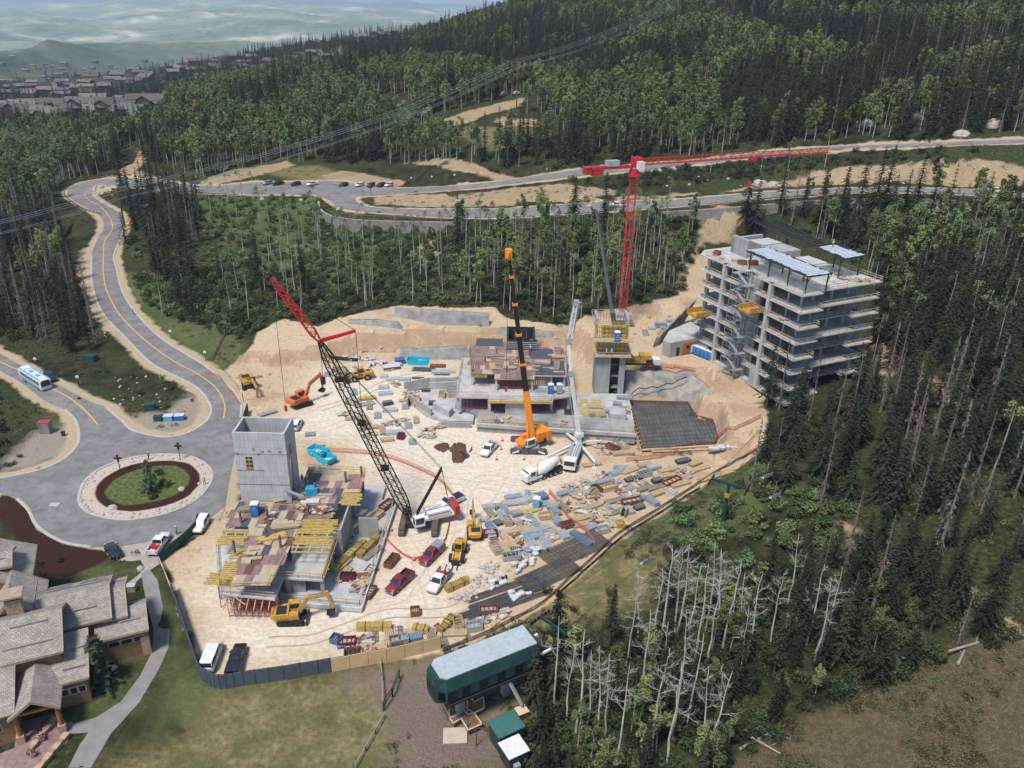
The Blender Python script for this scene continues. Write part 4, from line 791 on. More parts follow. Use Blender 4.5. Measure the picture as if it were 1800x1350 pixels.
# ---------------------------------------------------------------- city bus
def bus():
    c,rz,_=frontrear((88,690),(41,662)); c.z+=.12
    t=thing('city_bus','white and blue city bus on the west road','bus',c,rz)
    b=MB(); loft(b,[(6,sec(1.15,.4,2.7,.25)),(5.8,sec(1.27,.35,2.95,.25)),(-5.9,sec(1.27,.35,2.95,.25)),(-6,sec(1.2,.4,2.9,.2))]); b.build('body',whitep,t)
    for s in (-1,1):
        b=MB(); 
        for i in range(7): b.box(-5+i*1.5,s*1.275-.02,1.5,-3.7+i*1.5,s*1.275+.02,2.45)
        b.build('window_band',glassm,t)
        b=MB(); b.box(-5.7,s*1.28-.02,.6,5.2,s*1.28+.02,1.25); b.build('blue_stripe',lbluep,t)
    b=MB(); b.box(5.97,-1.05,1.3,6.03,1.05,2.5); b.build('windscreen',glassm,t)
    b=MB(); b.box(5.98,-.8,2.53,6.04,.8,2.8); b.build('destination_sign',blk,t)
    b=MB(); b.box(-5.4,-.9,2.95,-3.2,.9,3.2); b.build('roof_unit',whitep,t); b=MB(); b.box(-2,-.45,2.95,-.6,.45,3.08); b.box(1.6,-.45,2.95,3,.45,3.08); b.build('roof_hatch',lbluep,t)
    b=MB(); b.box(-5.9,-1.2,2.9,5.7,-.8,2.99); b.box(-5.9,.8,2.9,5.7,1.2,2.99); b.build('roof_edge_stripe',lbluep,t)
    for x in (3.9,-3.2):
        for y in (-1.15,1.15): wheel(t,x,y,.5,.3)
    for s in (-1,1): b=MB(); b.cb(6.02,s*.9,.75,.08,.35,.2); b.build('headlight',lampm,t)
    b=MB(); b.beam((6.1,-.7,.8),(6.7,-.7,.8),.06); b.beam((6.1,.7,.8),(6.7,.7,.8),.06); b.beam((6.7,-.7,.8),(6.7,.7,.8),.06); b.build('bike_rack',dkst,t)
bus()
# ---------------------------------------------------------------- tracked machines
def track(root,x0,x1,y,w=.6,h=.9,m=None):
    r=h/2; prof=[(x1-r,0.04)]+[(x1-r+r*math.sin(a),r-r*math.cos(a)) for a in (.5,1.05,1.57,2.1,2.6)]+[(x1-r,h),(x0+r,h)]+[(x0+r-r*math.sin(a),r+r*math.cos(a)) for a in (.5,1.05,1.57,2.1,2.6)]+[(x0+r,.04)]
    b=MB(); b.hull(0,prof,y-w/2,y+w/2)
    n=int((x1-x0)/.28)
    for i in range(n): b.cb(x0+r*.5+(x1-x0-r)*i/max(1,n-1),y,h+.02,.1,w+.06,.06)
    o=b.build('track',m or blk,root); s=1 if y>0 else -1
    q=MB()
    for i in range(5): q.tube((x0+r+(x1-x0-2*r)*i/4,y+s*(w/2-.02),r),(x0+r+(x1-x0-2*r)*i/4,y+s*(w/2+.05),r),r*.55 if i in(0,4) else r*.35,n=8)
    q.build('track_rollers',dkst,o); return o
def digger(label,c,rz,paint,name='excavator',turn=0,sc=1.,boom=(1.0,-.4,-1.75),blade=False,cat='excavator',bucketm=None):
    """local +X is where the tracks point; the house turns on top by `turn`"""
    t=thing(name,label,cat,c,rz); t.scale=(sc,)*3
    for y in (-1.15,1.15): track(t,-1.9,1.9,y,.6,.85)
    b=MB(); b.box(-1.2,-.9,.35,1.2,.9,.8); b.tube((0,0,.75),(0,0,1.05),.75,n=12); b.build('undercarriage',dkst,t)
    M=Matrix.Rotation(turn,4,'Z')
    def mb(): q=MB(); q.M=M; return q
    b=mb(); b.box(-2.0,-1.25,1.05,1.1,1.25,1.35); b.box(-2.3,-1.25,1.1,-.3,1.25,2.05); b.box(-.3,-1.25,1.3,1.0,-.3,1.85); b.build('house',paint,t)
    b=mb(); loft(b,[(-2.75,sec(1.1,1.15,1.9,.3)),(-2.3,sec(1.27,1.08,2.12,.3))]); b.build('counterweight',paint,t)
    b=mb(); b.box(-2.0,-1.0,2.05,-.6,.7,2.14); b.build('engine_hood',blk,t)
    b=mb(); b.box(-.35,.3,1.35,1.25,1.25,2.75); cb_=b.build('cab',paint,t)
    b=mb(); b.box(-.2,1.25,1.75,1.1,1.28,2.6); b.box(1.25,.4,1.6,1.28,1.15,2.65); b.box(-.2,.27,1.9,1.1,.3,2.6); b.build('cab_windows',glassm,cb_)
    a1,a2,a3=boom; p0=Vector((1.0,0,1.5)); p1=p0+Vector((math.cos(a1),0,math.sin(a1)))*2.7; p2=p1+Vector((math.cos(a2),0,math.sin(a2)))*2.8; p3=p2+Vector((math.cos(a3),0,math.sin(a3)))*2.7
    off=Vector((0,-.05,0))
    b=mb(); b.beam(p0,p1,.42,.5,.45); b.beam(p1,p2,.45,.62,.34); b.cb(p1.x,0,p1.z,.5,.46,.62); b.build('boom',paint,t)
    b=mb(); b.beam(p2-(p3-p2).normalized()*.5,p3,.34,.5,.24); b.build('stick',paint,t)
    b=mb(); b.beam(p0+Vector((.3,-.25,-.2)),p1+Vector((0,-.25,-.1)),.13); b.beam(p1+Vector((0,0,.35)),p2+Vector((-.2,0,.35)),.14); b.beam(p2.lerp(p3,.1)+Vector((.35,0,0)),p3+Vector((.3,0,.3)),.12); b.build('hydraulic_ram',steelm,t)
    # bucket: curved shell open towards the house
    b=mb(); q=[]
    for i in range(6):
        an=.3-i*.62; q.append((p3.x-.35+.62*math.cos(an),p3.z-.45+.55*math.sin(an)))
    for i in range(5):
        (xa,za),(xb,zb)=q[i],q[i+1]; b.add([(xa,-.55,za),(xa,.55,za),(xb,.55,zb),(xb,-.55,zb)],[(0,1,2,3)])
    for y in (-.55,.55): b.add([(x,y,z) for x,z in q],[tuple(range(6))])
    for i in range(5): b.beam((q[5][0],-.48+i*.24,q[5][1]),(q[5][0]+.02,-.48+i*.24,q[5][1]-.18 if q[5][1]>.3 else q[5][1]+.1),.07)
    b.build('bucket',bucketm or dkst,t)
    if blade: b=MB(); b.box(2.15,-1.4,.1,2.3,1.4,.8); b.beam((1.3,0,.4),(2.2,0,.4),.2); b.build('dozer_blade',dkst,t)
    return t
digger('yellow excavator with arm reaching right, below the timber formwork building',Z(514,1090),R(4),yelp,turn=R(6),sc=1.06,boom=(1.0,.12,-1.35),blade=True)
digger('orange excavator working at the foot of the sandy cut',Z(530,712),R(38),mat('excavator_orange',(.60,.13,.03),.5,var=.15),turn=R(12),sc=1.2,boom=(1.05,.35,-1.45))
digger('muddy yellow excavator high on the ochre bank beside the road',P(438,680),R(-70),yelp,turn=R(14),sc=1.12,boom=(.55,-.35,-1.7))
digger('yellow excavator seen from behind its boom, on the right of the yard',Z(834,940),R(95),yelp,turn=R(2),sc=.92,boom=(1.1,.2,-1.2))
def loader(label,c,rz,paint,name='wheel_loader',forks=False,cat='wheel loader',sc=1.):
    t=thing(name,label,cat,c,rz); t.scale=(sc,)*3
    for x in (1.45,-1.45):
        for y in (-1.05,1.05): wheel(t,x,y,.72,.5)
    b=MB(); loft(b,[(-3.1,sec(.9,.8,1.7,.2)),(-2.8,sec(1.05,.75,1.95,.2)),(-.9,sec(1.05,.75,1.95,.2)),(-.6,sec(.8,.75,1.5,.1))]); b.box(-.5,-.5,.7,2.0,.5,1.2); b.build('body',paint,t)
    b=MB(); b.box(-.85,-.65,1.5,.45,.65,2.95); cb_=b.build('cab',paint,t); b=MB(); b.box(.45,-.55,1.85,.48,.55,2.8); b.box(-.75,-.68,1.9,.35,.68,2.75); b.build('cab_windows',glassm,cb_)
    b=MB()
    for y in (-.6,.6): b.beam((1.0,y,1.7),(2.6,y,.9),.2,.35)
    b.build('lift_arms',paint,t)
    if forks:
        b=MB(); b.box(2.6,-.7,.2,2.75,.7,1.2)
        for y in (-.4,.4): b.box(2.75,y-.07,.2,4.0,y+.07,.28)
        b.build('forks',dkst,t)
    else:
        b=MB(); q=[(2.6,1.3),(2.5,.6),(2.75,.2),(3.7,.15)]
        for i in range(3): b.add([(q[i][0],-1.4,q[i][1]),(q[i][0],1.4,q[i][1]),(q[i+1][0],1.4,q[i+1][1]),(q[i+1][0],-1.4,q[i+1][1])],[(0,1,2,3)])
        for y in (-1.4,1.4): b.add([(x,y,z) for x,z in q],[(0,1,2,3)])
        b.build('bucket',dkst,t)
    b=MB(); b.box(-2.3,-.35,1.95,-1.6,.35,2.1); b.build('engine_grille',blk,t)
    return t
loader('dusty yellow wheel loader beside the black drainage pipes',Z(633,667),R(205),yelp,sc=1.1)
loader('yellow telescopic forklift parked near the red pickup, boom folded forward',Z(806,978),R(-97),yelp,name='telehandler',forks=True,cat='telehandler',sc=1.0)
# ---------------------------------------------------------------- lattice work
def lattice(mb,p,q,w0,w1,bays,rc=.09,rl=.045,ends=.06,tri=False,h=1.):
    """square (or triangular) lattice girder from p to q; tapers at the ends if asked"""
    p,q=Vector(p),Vector(q); d=(q-p).normalized(); up=Vector((0,0,1)) if abs(d.z)<.95 else Vector((0,1,0)); a=d.cross(up).normalized(); b=a.cross(d).normalized(); ring=[]
    for i in range(bays+1):
        t=i/bays; w=w0+(w1-w0)*t; w*=min(1,ends+t*bays*.3,ends+(1-t)*bays*.3) if ends<1 else 1; c=p.lerp(q,t)
        ring.append([c-a*w/2,c+a*w/2,c+b*w*h] if tri else [c+a*w/2*i_+b*w*h/2*j_ for i_,j_ in ((-1,-1),(1,-1),(1,1),(-1,1))])
    k=len(ring[0])
    for i in range(bays):
        for c in range(k):
            mb.beam(ring[i][c],ring[i+1][c],rc*2); mb.beam(ring[i][c],ring[i+1][(c+1)%k] if i%2 else ring[i][(c+1)%k],rl*2)
            mb.beam(ring[i][(c+1)%k] if i%2 else ring[i][c],ring[i+1][c] if i%2 else ring[i+1][(c+1)%k],rl*2)
    return mb
def cable(name,pts,r,m,label=None,parent=None,cat='cable',group=None):
    b=MB(); b.path(pts,r,4); o=b.build(name,m,parent)
    if not parent: tag(o,label,cat,group)
    return o
# tower crane
def tower_crane():
    base=Vector((30.4,213,8.5)); t=thing('tower_crane','tall red tower crane with a long flat jib above the aspens','tower crane',base)
    crred=mat('crane_red',(.52,.022,.03),.5,var=.1)
    m=MB(); lattice(m,(0,0,-.5),(0,0,37.5),1.8,1.8,19,.085,.035,ends=1); m.build('mast',crred,t)
    b=MB(); b.box(-2.4,-2.4,-1,2.4,2.4,.1); b.build('footing',conc,t)
    d=Vector((72,29.5,0)).normalized(); s=Vector((-d.y,d.x,0)); H=38.2
    b=MB(); b.box(-1.3,-1.3,37.4,1.3,1.3,38.2); b.tube((0,0,38.1),(0,0,38.9),1.25,n=14); b.build('slewing_ring',crred,t)
    b=MB(); lattice(b,(0,0,38.9),(0,0,42.5),1.5,1.3,2,.13,.06,ends=1); b.cb(*(d*.6+Vector((0,0,40.9))),2.4,1.7,2.4,math.atan2(d.y,d.x)); b.build('tower_top',crred,t)
    b=MB(); lattice(b,d*1+Vector((0,0,40.2)),d*63+Vector((0,0,40.9)),1.4,1.0,38,.085,.035,ends=1,tri=True,h=1.15); b.build('jib',crred,t)
    b=MB(); b.M=Matrix.Rotation(math.atan2(d.y,d.x),4,'Z'); b.box(-14,-.8,39.6,-1,-.55,40.3); b.box(-14,.55,39.6,-1,.8,40.3); b.box(-13.5,-.6,40.0,-1,.6,40.1); b.build('counter_jib',crred,t)
    b=MB(); b.M=Matrix.Rotation(math.atan2(d.y,d.x),4,'Z'); b.box(-14.5,-.8,38.6,-12.6,.8,40.4); b.box(-12.3,-.7,38.1,-9.2,.7,40.0); b.build('counterweight',redp,t)
    b=MB(); b.M=Matrix.Rotation(math.atan2(d.y,d.x),4,'Z'); b.box(-8.2,-.9,40.3,-4.8,.9,41.7)
    b.build('winch',gst,t)
    b=MB(); b.cb(*(s*-1.6+d*.9+Vector((0,0,40.3))),1.6,1.4,2,math.atan2(d.y,d.x)); cb_=b.build('cab',whitep,t); b=MB(); b.cb(*(s*-1.6+d*1.75+Vector((0,0,40.4))),.08,1.2,1.3,math.atan2(d.y,d.x)); b.build('cab_window',glassm,cb_)
    b=MB(); b.cb(*(d*37+Vector((0,0,40.0))),2,1.4,.7,math.atan2(d.y,d.x)); b.build('trolley',crred,t)
    b=MB(); b.tube(d*37+Vector((0,0,39.8)),d*37+Vector((0,0,34)),.05,n=4); b.tube(d*37+Vector((.6,0,39.8)),d*37+Vector((.2,0,34)),.05,n=4); hk=b.build('hoist_rope',dkst,t); b=MB(); b.cb(*(d*37+Vector((0,0,33.5))),.9,.6,1.3); b.build('hook_block',redp,hk)
tower_crane()
# lattice boom crawler crane
def crawler_crane():
    c=Z(738,925,0); rz=R(180); t=thing('crawler_crane','crawler crane with black lattice boom and red jib rising over the yard','crawler crane',c)
    for x in (-2.9,2.9):
        q=Matrix.Translation((x,0,0))@Matrix.Rotation(R(90),4,'Z'); b=MB(); b.M=q; r=.75
        prof=[(3.6-r,.04)]+[(3.6-r+r*math.sin(a),r-r*math.cos(a)) for a in (.6,1.2,1.9,2.5)]+[(3.6-r,1.5),(-3.6+r,1.5)]+[(-3.6+r-r*math.sin(a),r+r*math.cos(a)) for a in (.6,1.2,1.9,2.5)]+[(-3.6+r,.04)]
        b.hull(0,prof,-.5,.5)
        for i in range(20): b.cb(-3.3+i*.35,0,1.53,.2,1.06,.08)
        b.build('track',mat('muddy_track',(.13,.10,.075),.9),t)
    b=MB(); b.box(-2.6,-1,.5,2.6,1,1.3); b.tube((0,0,1.2),(0,0,1.7),1.3,n=14); b.build('carbody',dkst,t)
    h=math.atan2(.42,.9); M=Matrix.Rotation(h,4,'Z')   # body points away from the boom side
    b=MB(); b.M=M; b.box(-1.6,-1.3,1.6,6.2,1.3,2.0); b.box(1.2,-1.35,2.0,5.4,-.3,3.1); b.box(1.2,.3,2.0,4.6,1.35,2.9); b.box(3.6,-.3,2.0,5.4,.3,2.6); b.build('machinery_house',whitep,t)
    b=MB(); b.M=M; b.box(1.3,-1.38,2.6,5.2,-1.35,2.75); b.build('red_stripe',redp,t)
    b=MB(); b.M=M; 
    for i in range(4): b.box(6.25,-1.7,1.6+i*.5,7.1,1.7,2.05+i*.5)
    b.build('counterweight',redp,t)
    b=MB(); b.M=M; b.box(-1.7,-2.6,1.7,.2,-1.55,3.6); cb_=b.build('cab',whitep,t); b=MB(); b.M=M; b.box(-1.73,-2.5,2.3,-1.7,-1.65,3.5); b.box(-1.5,-2.63,2.3,0,-2.6,3.45); b.build('cab_windows',glassm,cb_)
    foot=Vector((-1.6,-.5,2.3)); tip=Z(562,600,35.5)-c; bt=mat('boom_black',(.014,.014,.016),.5)
    b=MB(); lattice(b,foot,tip,1.75,1.5,26,.085,.036,ends=.3); b.build('boom',bt,t)
    for k in (.3,.56,.8):
        q=foot.lerp(tip,k); b=MB(); b.cb(*q,1.3,1.3,.5); b.build('boom_joint',bt,t)
    jt=Z(477,489,46.5)-c; b=MB(); lattice(b,tip,jt,1.1,.8,14,.07,.035,ends=.4); b.build('jib',mat('crane_red',(.5,.02,.03)),t)
    mt=tip+Vector((5.5,2,1.2)); b=MB(); b.beam(tip,mt,.45); b.beam(tip+Vector((.3,0,.4)),mt,.25); b.build('jib_mast',MC['crane_red'],t)
    gt=Vector((3.9,1.8,11)); b=MB()
    for s in (-.7,.7): b.beam(Vector((-.6,s,2.4)),gt+Vector((0,s*.8,0)),.26)
    for i in range(8):
        a=Vector((-.6,-.7,2.4)).lerp(gt+Vector((0,-.56,0)),(i+1)/9); e=Vector((-.6,.7,2.4)).lerp(gt+Vector((0,.56,0)),(i+1)/9); b.beam(a,e,.12)
    b.build('gantry_mast',bt,t)
    for k,(p0,p1) in enumerate(((gt,tip),(gt+Vector((0,.6,0)),tip),(gt,M@Vector((5.9,0,2.6))),(gt+Vector((0,.6,0)),M@Vector((5.9,1,2.6))),(mt,jt),(mt,foot.lerp(tip,.55)))): cable('pendant_rope',[p0,p1],.045,bt,parent=t)
    e=Z(486,640,30.); q=Vector((jt.x,jt.y,jt.z-22)); hr=cable('hoist_rope',[jt,q],.035,bt,parent=t); b=MB(); b.tube(q,q-Vector((0,0,.9)),.25,n=8); b.build('hook_ball',redp,hr)
    q=tip-Vector((0,0,7)); hr=cable('hoist_rope',[tip,q],.04,bt,parent=t); b=MB(); b.cb(*q,.7,.5,1.2); b.build('hook_block',blk,hr)
crawler_crane()
# telescopic crawler crane (orange)
def tele_crane():
    c=Z(929,788,0); t=thing('telescopic_crane','orange crawler crane with a long black telescopic boom','crawler crane',c)
    trk=mat('track_grey',(.09,.095,.10),.7)
    for y in (-2.3,2.9):
        q=track(t,-3.9,3.9,y,.9,1.15,trk)
    b=MB(); b.box(-2.2,-2.2,.6,2.2,2.8,1.2); b.box(-3.0,-1.8,.5,-2.2,-1,1.4); b.tube((0,.3,1.1),(0,.3,1.6),1.5,n=16); b.build('carbody',gst,t)
    for s in (-1,1): b=MB(); b.beam((s*3.4,-2.9,.4),(s*2.0,-2.75,.9),.3); b.build('track_step',whitep,t)
    op=mat('crane_orange',(.78,.24,.02),.45,var=.1)
    b=MB(); M=Matrix.Rotation(R(35),4,'Z'); b.M=M; b.box(-2.6,-1.4,1.6,2.9,1.4,2.3); b.box(1.2,-1.5,2.3,3.6,1.5,3.7); b.box(-1.2,.4,2.3,1.2,1.4,3.2); b.build('superstructure',op,t)
    b=MB(); b.M=M; b.box(3.6,-1.9,1.7,4.6,1.9,3.9); b.build('counterweight',op,t)
    b=MB(); b.M=M; b.box(-1.9,-2.1,1.6,.3,-1.45,3.3); cb_=b.build('cab',whitep,t); b=MB(); b.M=M; b.box(-1.93,-2.05,2.0,-1.9,-1.5,3.2); b.box(-1.7,-2.13,2.1,.1,-2.1,3.2); b.build('cab_window',mat('green_glass',(.03,.12,.07),.15),cb_)
    f=Vector((.6,.6,2.6)); top=Vector((-5.0,.8,42.5)); d=top-f
    b=MB(); b.beam(f,f+d*.27,1.5,1.7,1.3); b.build('boom_base',op,t)
    bb=MC['boom_black']; ks=(.27,.42,.58,.74,.88,.97)
    for i in range(5):
        w=1.12-i*.13; b=MB(); b.beam(f+d*(ks[i]-.01),f+d*ks[i+1],w,w*1.1,w); o=b.build('boom_section',bb,t)
        b=MB(); b.beam(f+d*(ks[i+1]-.008),f+d*(ks[i+1]+.004),w+.2,w*1.1+.2); b.build('boom_collar',op,o)
    b=MB(); b.cb(*(top+Vector((0,0,-.3))),1.3,1.1,1.8); b.box(top.x-.2,top.y-1.6,top.z-.6,top.x+.2,top.y,top.z+.3); b.build('boom_head',op,t)
    b=MB(); b.beam((-.3,-.6,2.3),f+d*.2,.5); b.beam((.6,1.4,2.3),f+d*.2,.35); b.build('luffing_ram',op,t)
    q=Vector((top.x,top.y-1.2,14)); hr=cable('hoist_rope',[top+Vector((0,-1.2,0)),q],.03,bb,parent=t); b=MB(); b.cb(*q,.5,.4,1.0); b.build('hook_block',redp,hr)
tele_crane()
# concrete pump truck
def pump():
    c=Z(1016,787,0); t=thing('concrete_pump_truck','white concrete pump truck, boom raised, outriggers spread on the sand','concrete pump',c)
    ax=(Z(1000,832,0)-c).normalized(); rz=math.atan2(ax.y,ax.x); M=Matrix.Rotation(rz,4,'Z')
    b=MB(); b.M=M; b.box(-2.5,-.8,.8,9.5,.8,1.25); b.build('chassis',dkst,t)
    b=MB(); b.M=M; b.box(9.0,-1.2,.9,11,1.2,2.9); cb_=b.build('cab',whitep,t); b=MB(); b.M=M; b.box(11,-1.05,1.8,11.04,1.05,2.75); b.box(9.4,-1.23,1.9,10.7,1.23,2.7); b.build('cab_windows',glassm,cb_)
    b=MB(); b.M=M; b.box(1.5,-1.15,1.25,8.6,-.5,2.1); b.box(1.5,.5,1.25,8.6,1.15,2.1); b.box(3,-.45,1.6,8,.45,2.0); b.build('deck_lockers',gst,t)
    b=MB(); b.M=M; b.tube((2,0,2.2),(8.5,0,2.2),.14); b.tube((2,.4,2.25),(8.5,.4,2.25),.12); b.build('delivery_pipe',whitep,t)
    for x in (-1.3,.1,4.2,5.5,6.8,9.9):
        for y in (-1.05,1.05):
            b=MB(); b.M=M; b.tube((x,y-.2,.52),(x,y+.2,.52),.52,n=14); b.build('wheel',blk,t)
    b=MB(); b.tube((0,0,1.0),(0,0,3.0),.75,n=14); b.cb(0,0,3.3,1.6,1.6,.9,.4); b.build('turret',whitep,t)
    for px,py in ((961,813),(1045,822),(988,764),(1056,783)):
        e=Z(px,py,0)-c; b=MB(); b.beam((0,0,1.3),(e.x,e.y,1.3 if py>800 else 1.1),.55,.5,.35); b.tube((e.x,e.y,.05),(e.x,e.y,1.35),.12,n=6); b.cb(e.x,e.y,.05,.9,.9,.1); b.build('outrigger',whitep,t)
    # folded-out boom
    S=[Vector((0,0,3.4))]+[Z(px,py,1)-c for px,py in ()]
    def up(px,py,Y):
        d=ray(px,py); k=Y/d[1]; return Vector((d[0]*k,Y,CH+d[2]*k))-c
    p1=up(1003,655,c.y-1.0); p2=up(1000,598,c.y-.5); p3=up(1013,532,c.y); p4=up(1001,590,c.y+1.2)
    for a,e,w0,w1 in ((S[0],p1,.95,.7),(p1,p2,.62,.5)):
        b=MB(); b.beam(a,e,w0,w0,w1); b.build('boom_section',whitep,t)
    b=MB(); lattice(b,p2,p3,.75,.6,7,.08,.05,ends=1); b.build('boom_section',whitep,t); b=MB(); lattice(b,p3+Vector((.5,.4,0)),p4+Vector((.5,.4,0)),.5,.45,5,.07,.04,ends=1); b.build('boom_section',whitep,t)
    for q in (p1,p2,p3): b=MB(); b.cb(*q,1.0,1.0,1.0); b.build('boom_joint',gst,t)
    pp=[S[0]+Vector((-.8,0,0)),p1+Vector((-.75,0,0)),p2+Vector((-.6,-.2,0)),p3+Vector((-.5,-.2,0))]; b=MB(); b.path(pp,.1,5); b.build('delivery_line',gst,t)
    q=Vector((p4.x,p4.y,p4.z-9)); b=MB(); b.path([p4+Vector((.5,.4,0)),q+Vector((.2,0,4)),q],.1,6); b.build('end_hose',blk,t)
pump()
def mixer(label,f,r,z=0):
    c,rz,_=frontrear(f,r,z); t=thing('mixer_truck',label,'mixer truck',c,rz)
    b=MB(); b.box(-4.6,-.5,.75,4.2,.5,1.15); b.build('chassis',dkst,t)
    b=MB(); loft(b,[(4.9,sec(1.0,.7,2.0,.2)),(4.7,sec(1.2,.6,2.3,.2)),(3.9,sec(1.22,.6,2.95,.25,.9)),(2.6,sec(1.22,.6,2.95,.2,.95))]); cb_=b.build('cab',whitep,t); b=MB(); b.box(4.3,-1.0,1.9,4.5,1.0,2.7); b.box(2.9,-1.22,1.9,3.9,1.22,2.7); b.build('cab_windows',glassm,cb_)
    b=MB(); a=[(2.2,1.75,.55),(1.6,1.85,1.0),(.2,2.15,1.32),(-1.4,2.5,1.2),(-3.2,2.95,.75),(-3.6,3.05,.5)]
    ring=[(x,[(r_*math.cos(k*6.283/16),z_+r_*math.sin(k*6.283/16)) for k in range(16)]) for x,z_,r_ in a]; loft(b,ring); dr=b.build('drum',whitep,t,True)
    b=MB()
    for i in range(22):
        k=i/21; an=k*7.5; seg=min(4,int(k*5)); x0,z0,r0=a[seg];x1,z1,r1=a[seg+1]; u=k*5-seg; x,z_,r_=x0+(x1-x0)*u,z0+(z1-z0)*u,r0+(r1-r0)*u+.03; p=Vector((x,r_*math.cos(an),z_+r_*math.sin(an)))
        if i: b.beam(pr,p,.28,.05)
        pr=p
    b.build('drum_stripe',yelp,dr)
    b=MB(); b.beam((-3.6,0,3.5),(-4.5,0,2.0),.5,.3); b.beam((-4.2,0,1.9),(-5.2,.6,1.2),.4,.12); b.build('chute',gst,t)
    for x in (4.0,-1.0,-2.2,-3.4,.6):
        for y in (-1.02,1.02): wheel(t,x,y,.5,.35)
    for s in (-1,1): b=MB(); b.box(1.2,s*1.2-.05,.9,2.6,s*1.2+.05,1.4); b.build('fender',whitep,t)
    return t
mixer('white mixer truck with yellow striped drum backed up to the pump',(921,850),(988,826))
# yellow truck-mounted crane behind the tall concrete core, its grey boom raised
def boomtruck():
    c=P(1120,638); c.z=4.8; c.y=184;c.x=29.5; t=thing('truck_crane','yellow truck crane on the upper track with a dark raised boom','truck crane',c,R(2))
    b=MB(); b.box(-6,-1.2,.8,5.5,1.2,1.3); b.build('chassis',dkst,t)
    b=MB(); b.box(5.2,-1.2,.8,6.9,1.2,2.2); b.build('cab',whitep,t)
    b=MB(); b.box(-2,-1.2,1.3,3.4,1.2,2.2); b.box(1.8,-1.2,2.2,4.6,1.2,3.3); b.build('superstructure',yelp,t)
    for x in (-5,-3.6,3.1,4.5):
        for y in (-1.05,1.05): wheel(t,x,y,.52,.35)
    e=Z(1050,372,43)-c; e.y=3; 
    f=Vector((-3,0,2)); ks=(0,.35,.55,.75,1)
    for i in range(4): b=MB(); w=1.0-i*.17; b.beam(f.lerp(e,ks[i]),f.lerp(e,ks[i+1]),w,w,w*.97); b.build('boom_section',mat('boom_grey',(.10,.11,.12),.5),t)
    b=MB(); b.beam((.5,0,2.2),f.lerp(e,.16),.4); b.build('luffing_ram',yelp,t)
boomtruck()
# ---------------------------------------------------------------- buildings under construction
def rails(mb,pts,z,h=1.15,sp=2.4,w=.07,closed=False,n=2):
    pp=list(pts)+([pts[0]] if closed else [])
    for i in range(len(pp)-1):
        a=Vector((pp[i][0],pp[i][1],z));b=Vector((pp[i+1][0],pp[i+1][1],z)); L=(b-a).length; k=max(1,int(L/sp))
        for j in range(k+1): q=a.lerp(b,j/k); mb.beam(q,q+Vector((0,0,h)),w)
        for j in range(n): zz=Vector((0,0,h*(.97-.45*j))); mb.beam(a+zz,b+zz,w*.8,w*1.6)
    return mb
def world(root,m=None):
    b=MB(); b.M=root.matrix_basis.inverted() if m is None else m; return b
def patch(mb,poly,z,sx,sy,ks,th=.05,ang=0,gap=.03,skip=0):
    """deck of loose plywood sheets"""
    xs=[p[0] for p in poly];ys=[p[1] for p in poly]; y=min(ys); row=0
    while y<max(ys):
        x=min(xs)-(row%2)*sx*.5
        while x<max(xs):
            if rd.random()>=skip and inpoly([x+sx/2],[y+sy/2],poly)[0]:
                mb.k=rd.choice(ks); mb.cb(x+sx/2,y+sy/2,z+th/2+rd.uniform(0,.03),sx-gap,sy-gap,th)
            x+=sx
        y+=sy; row+=1
    mb.k=0; return mb
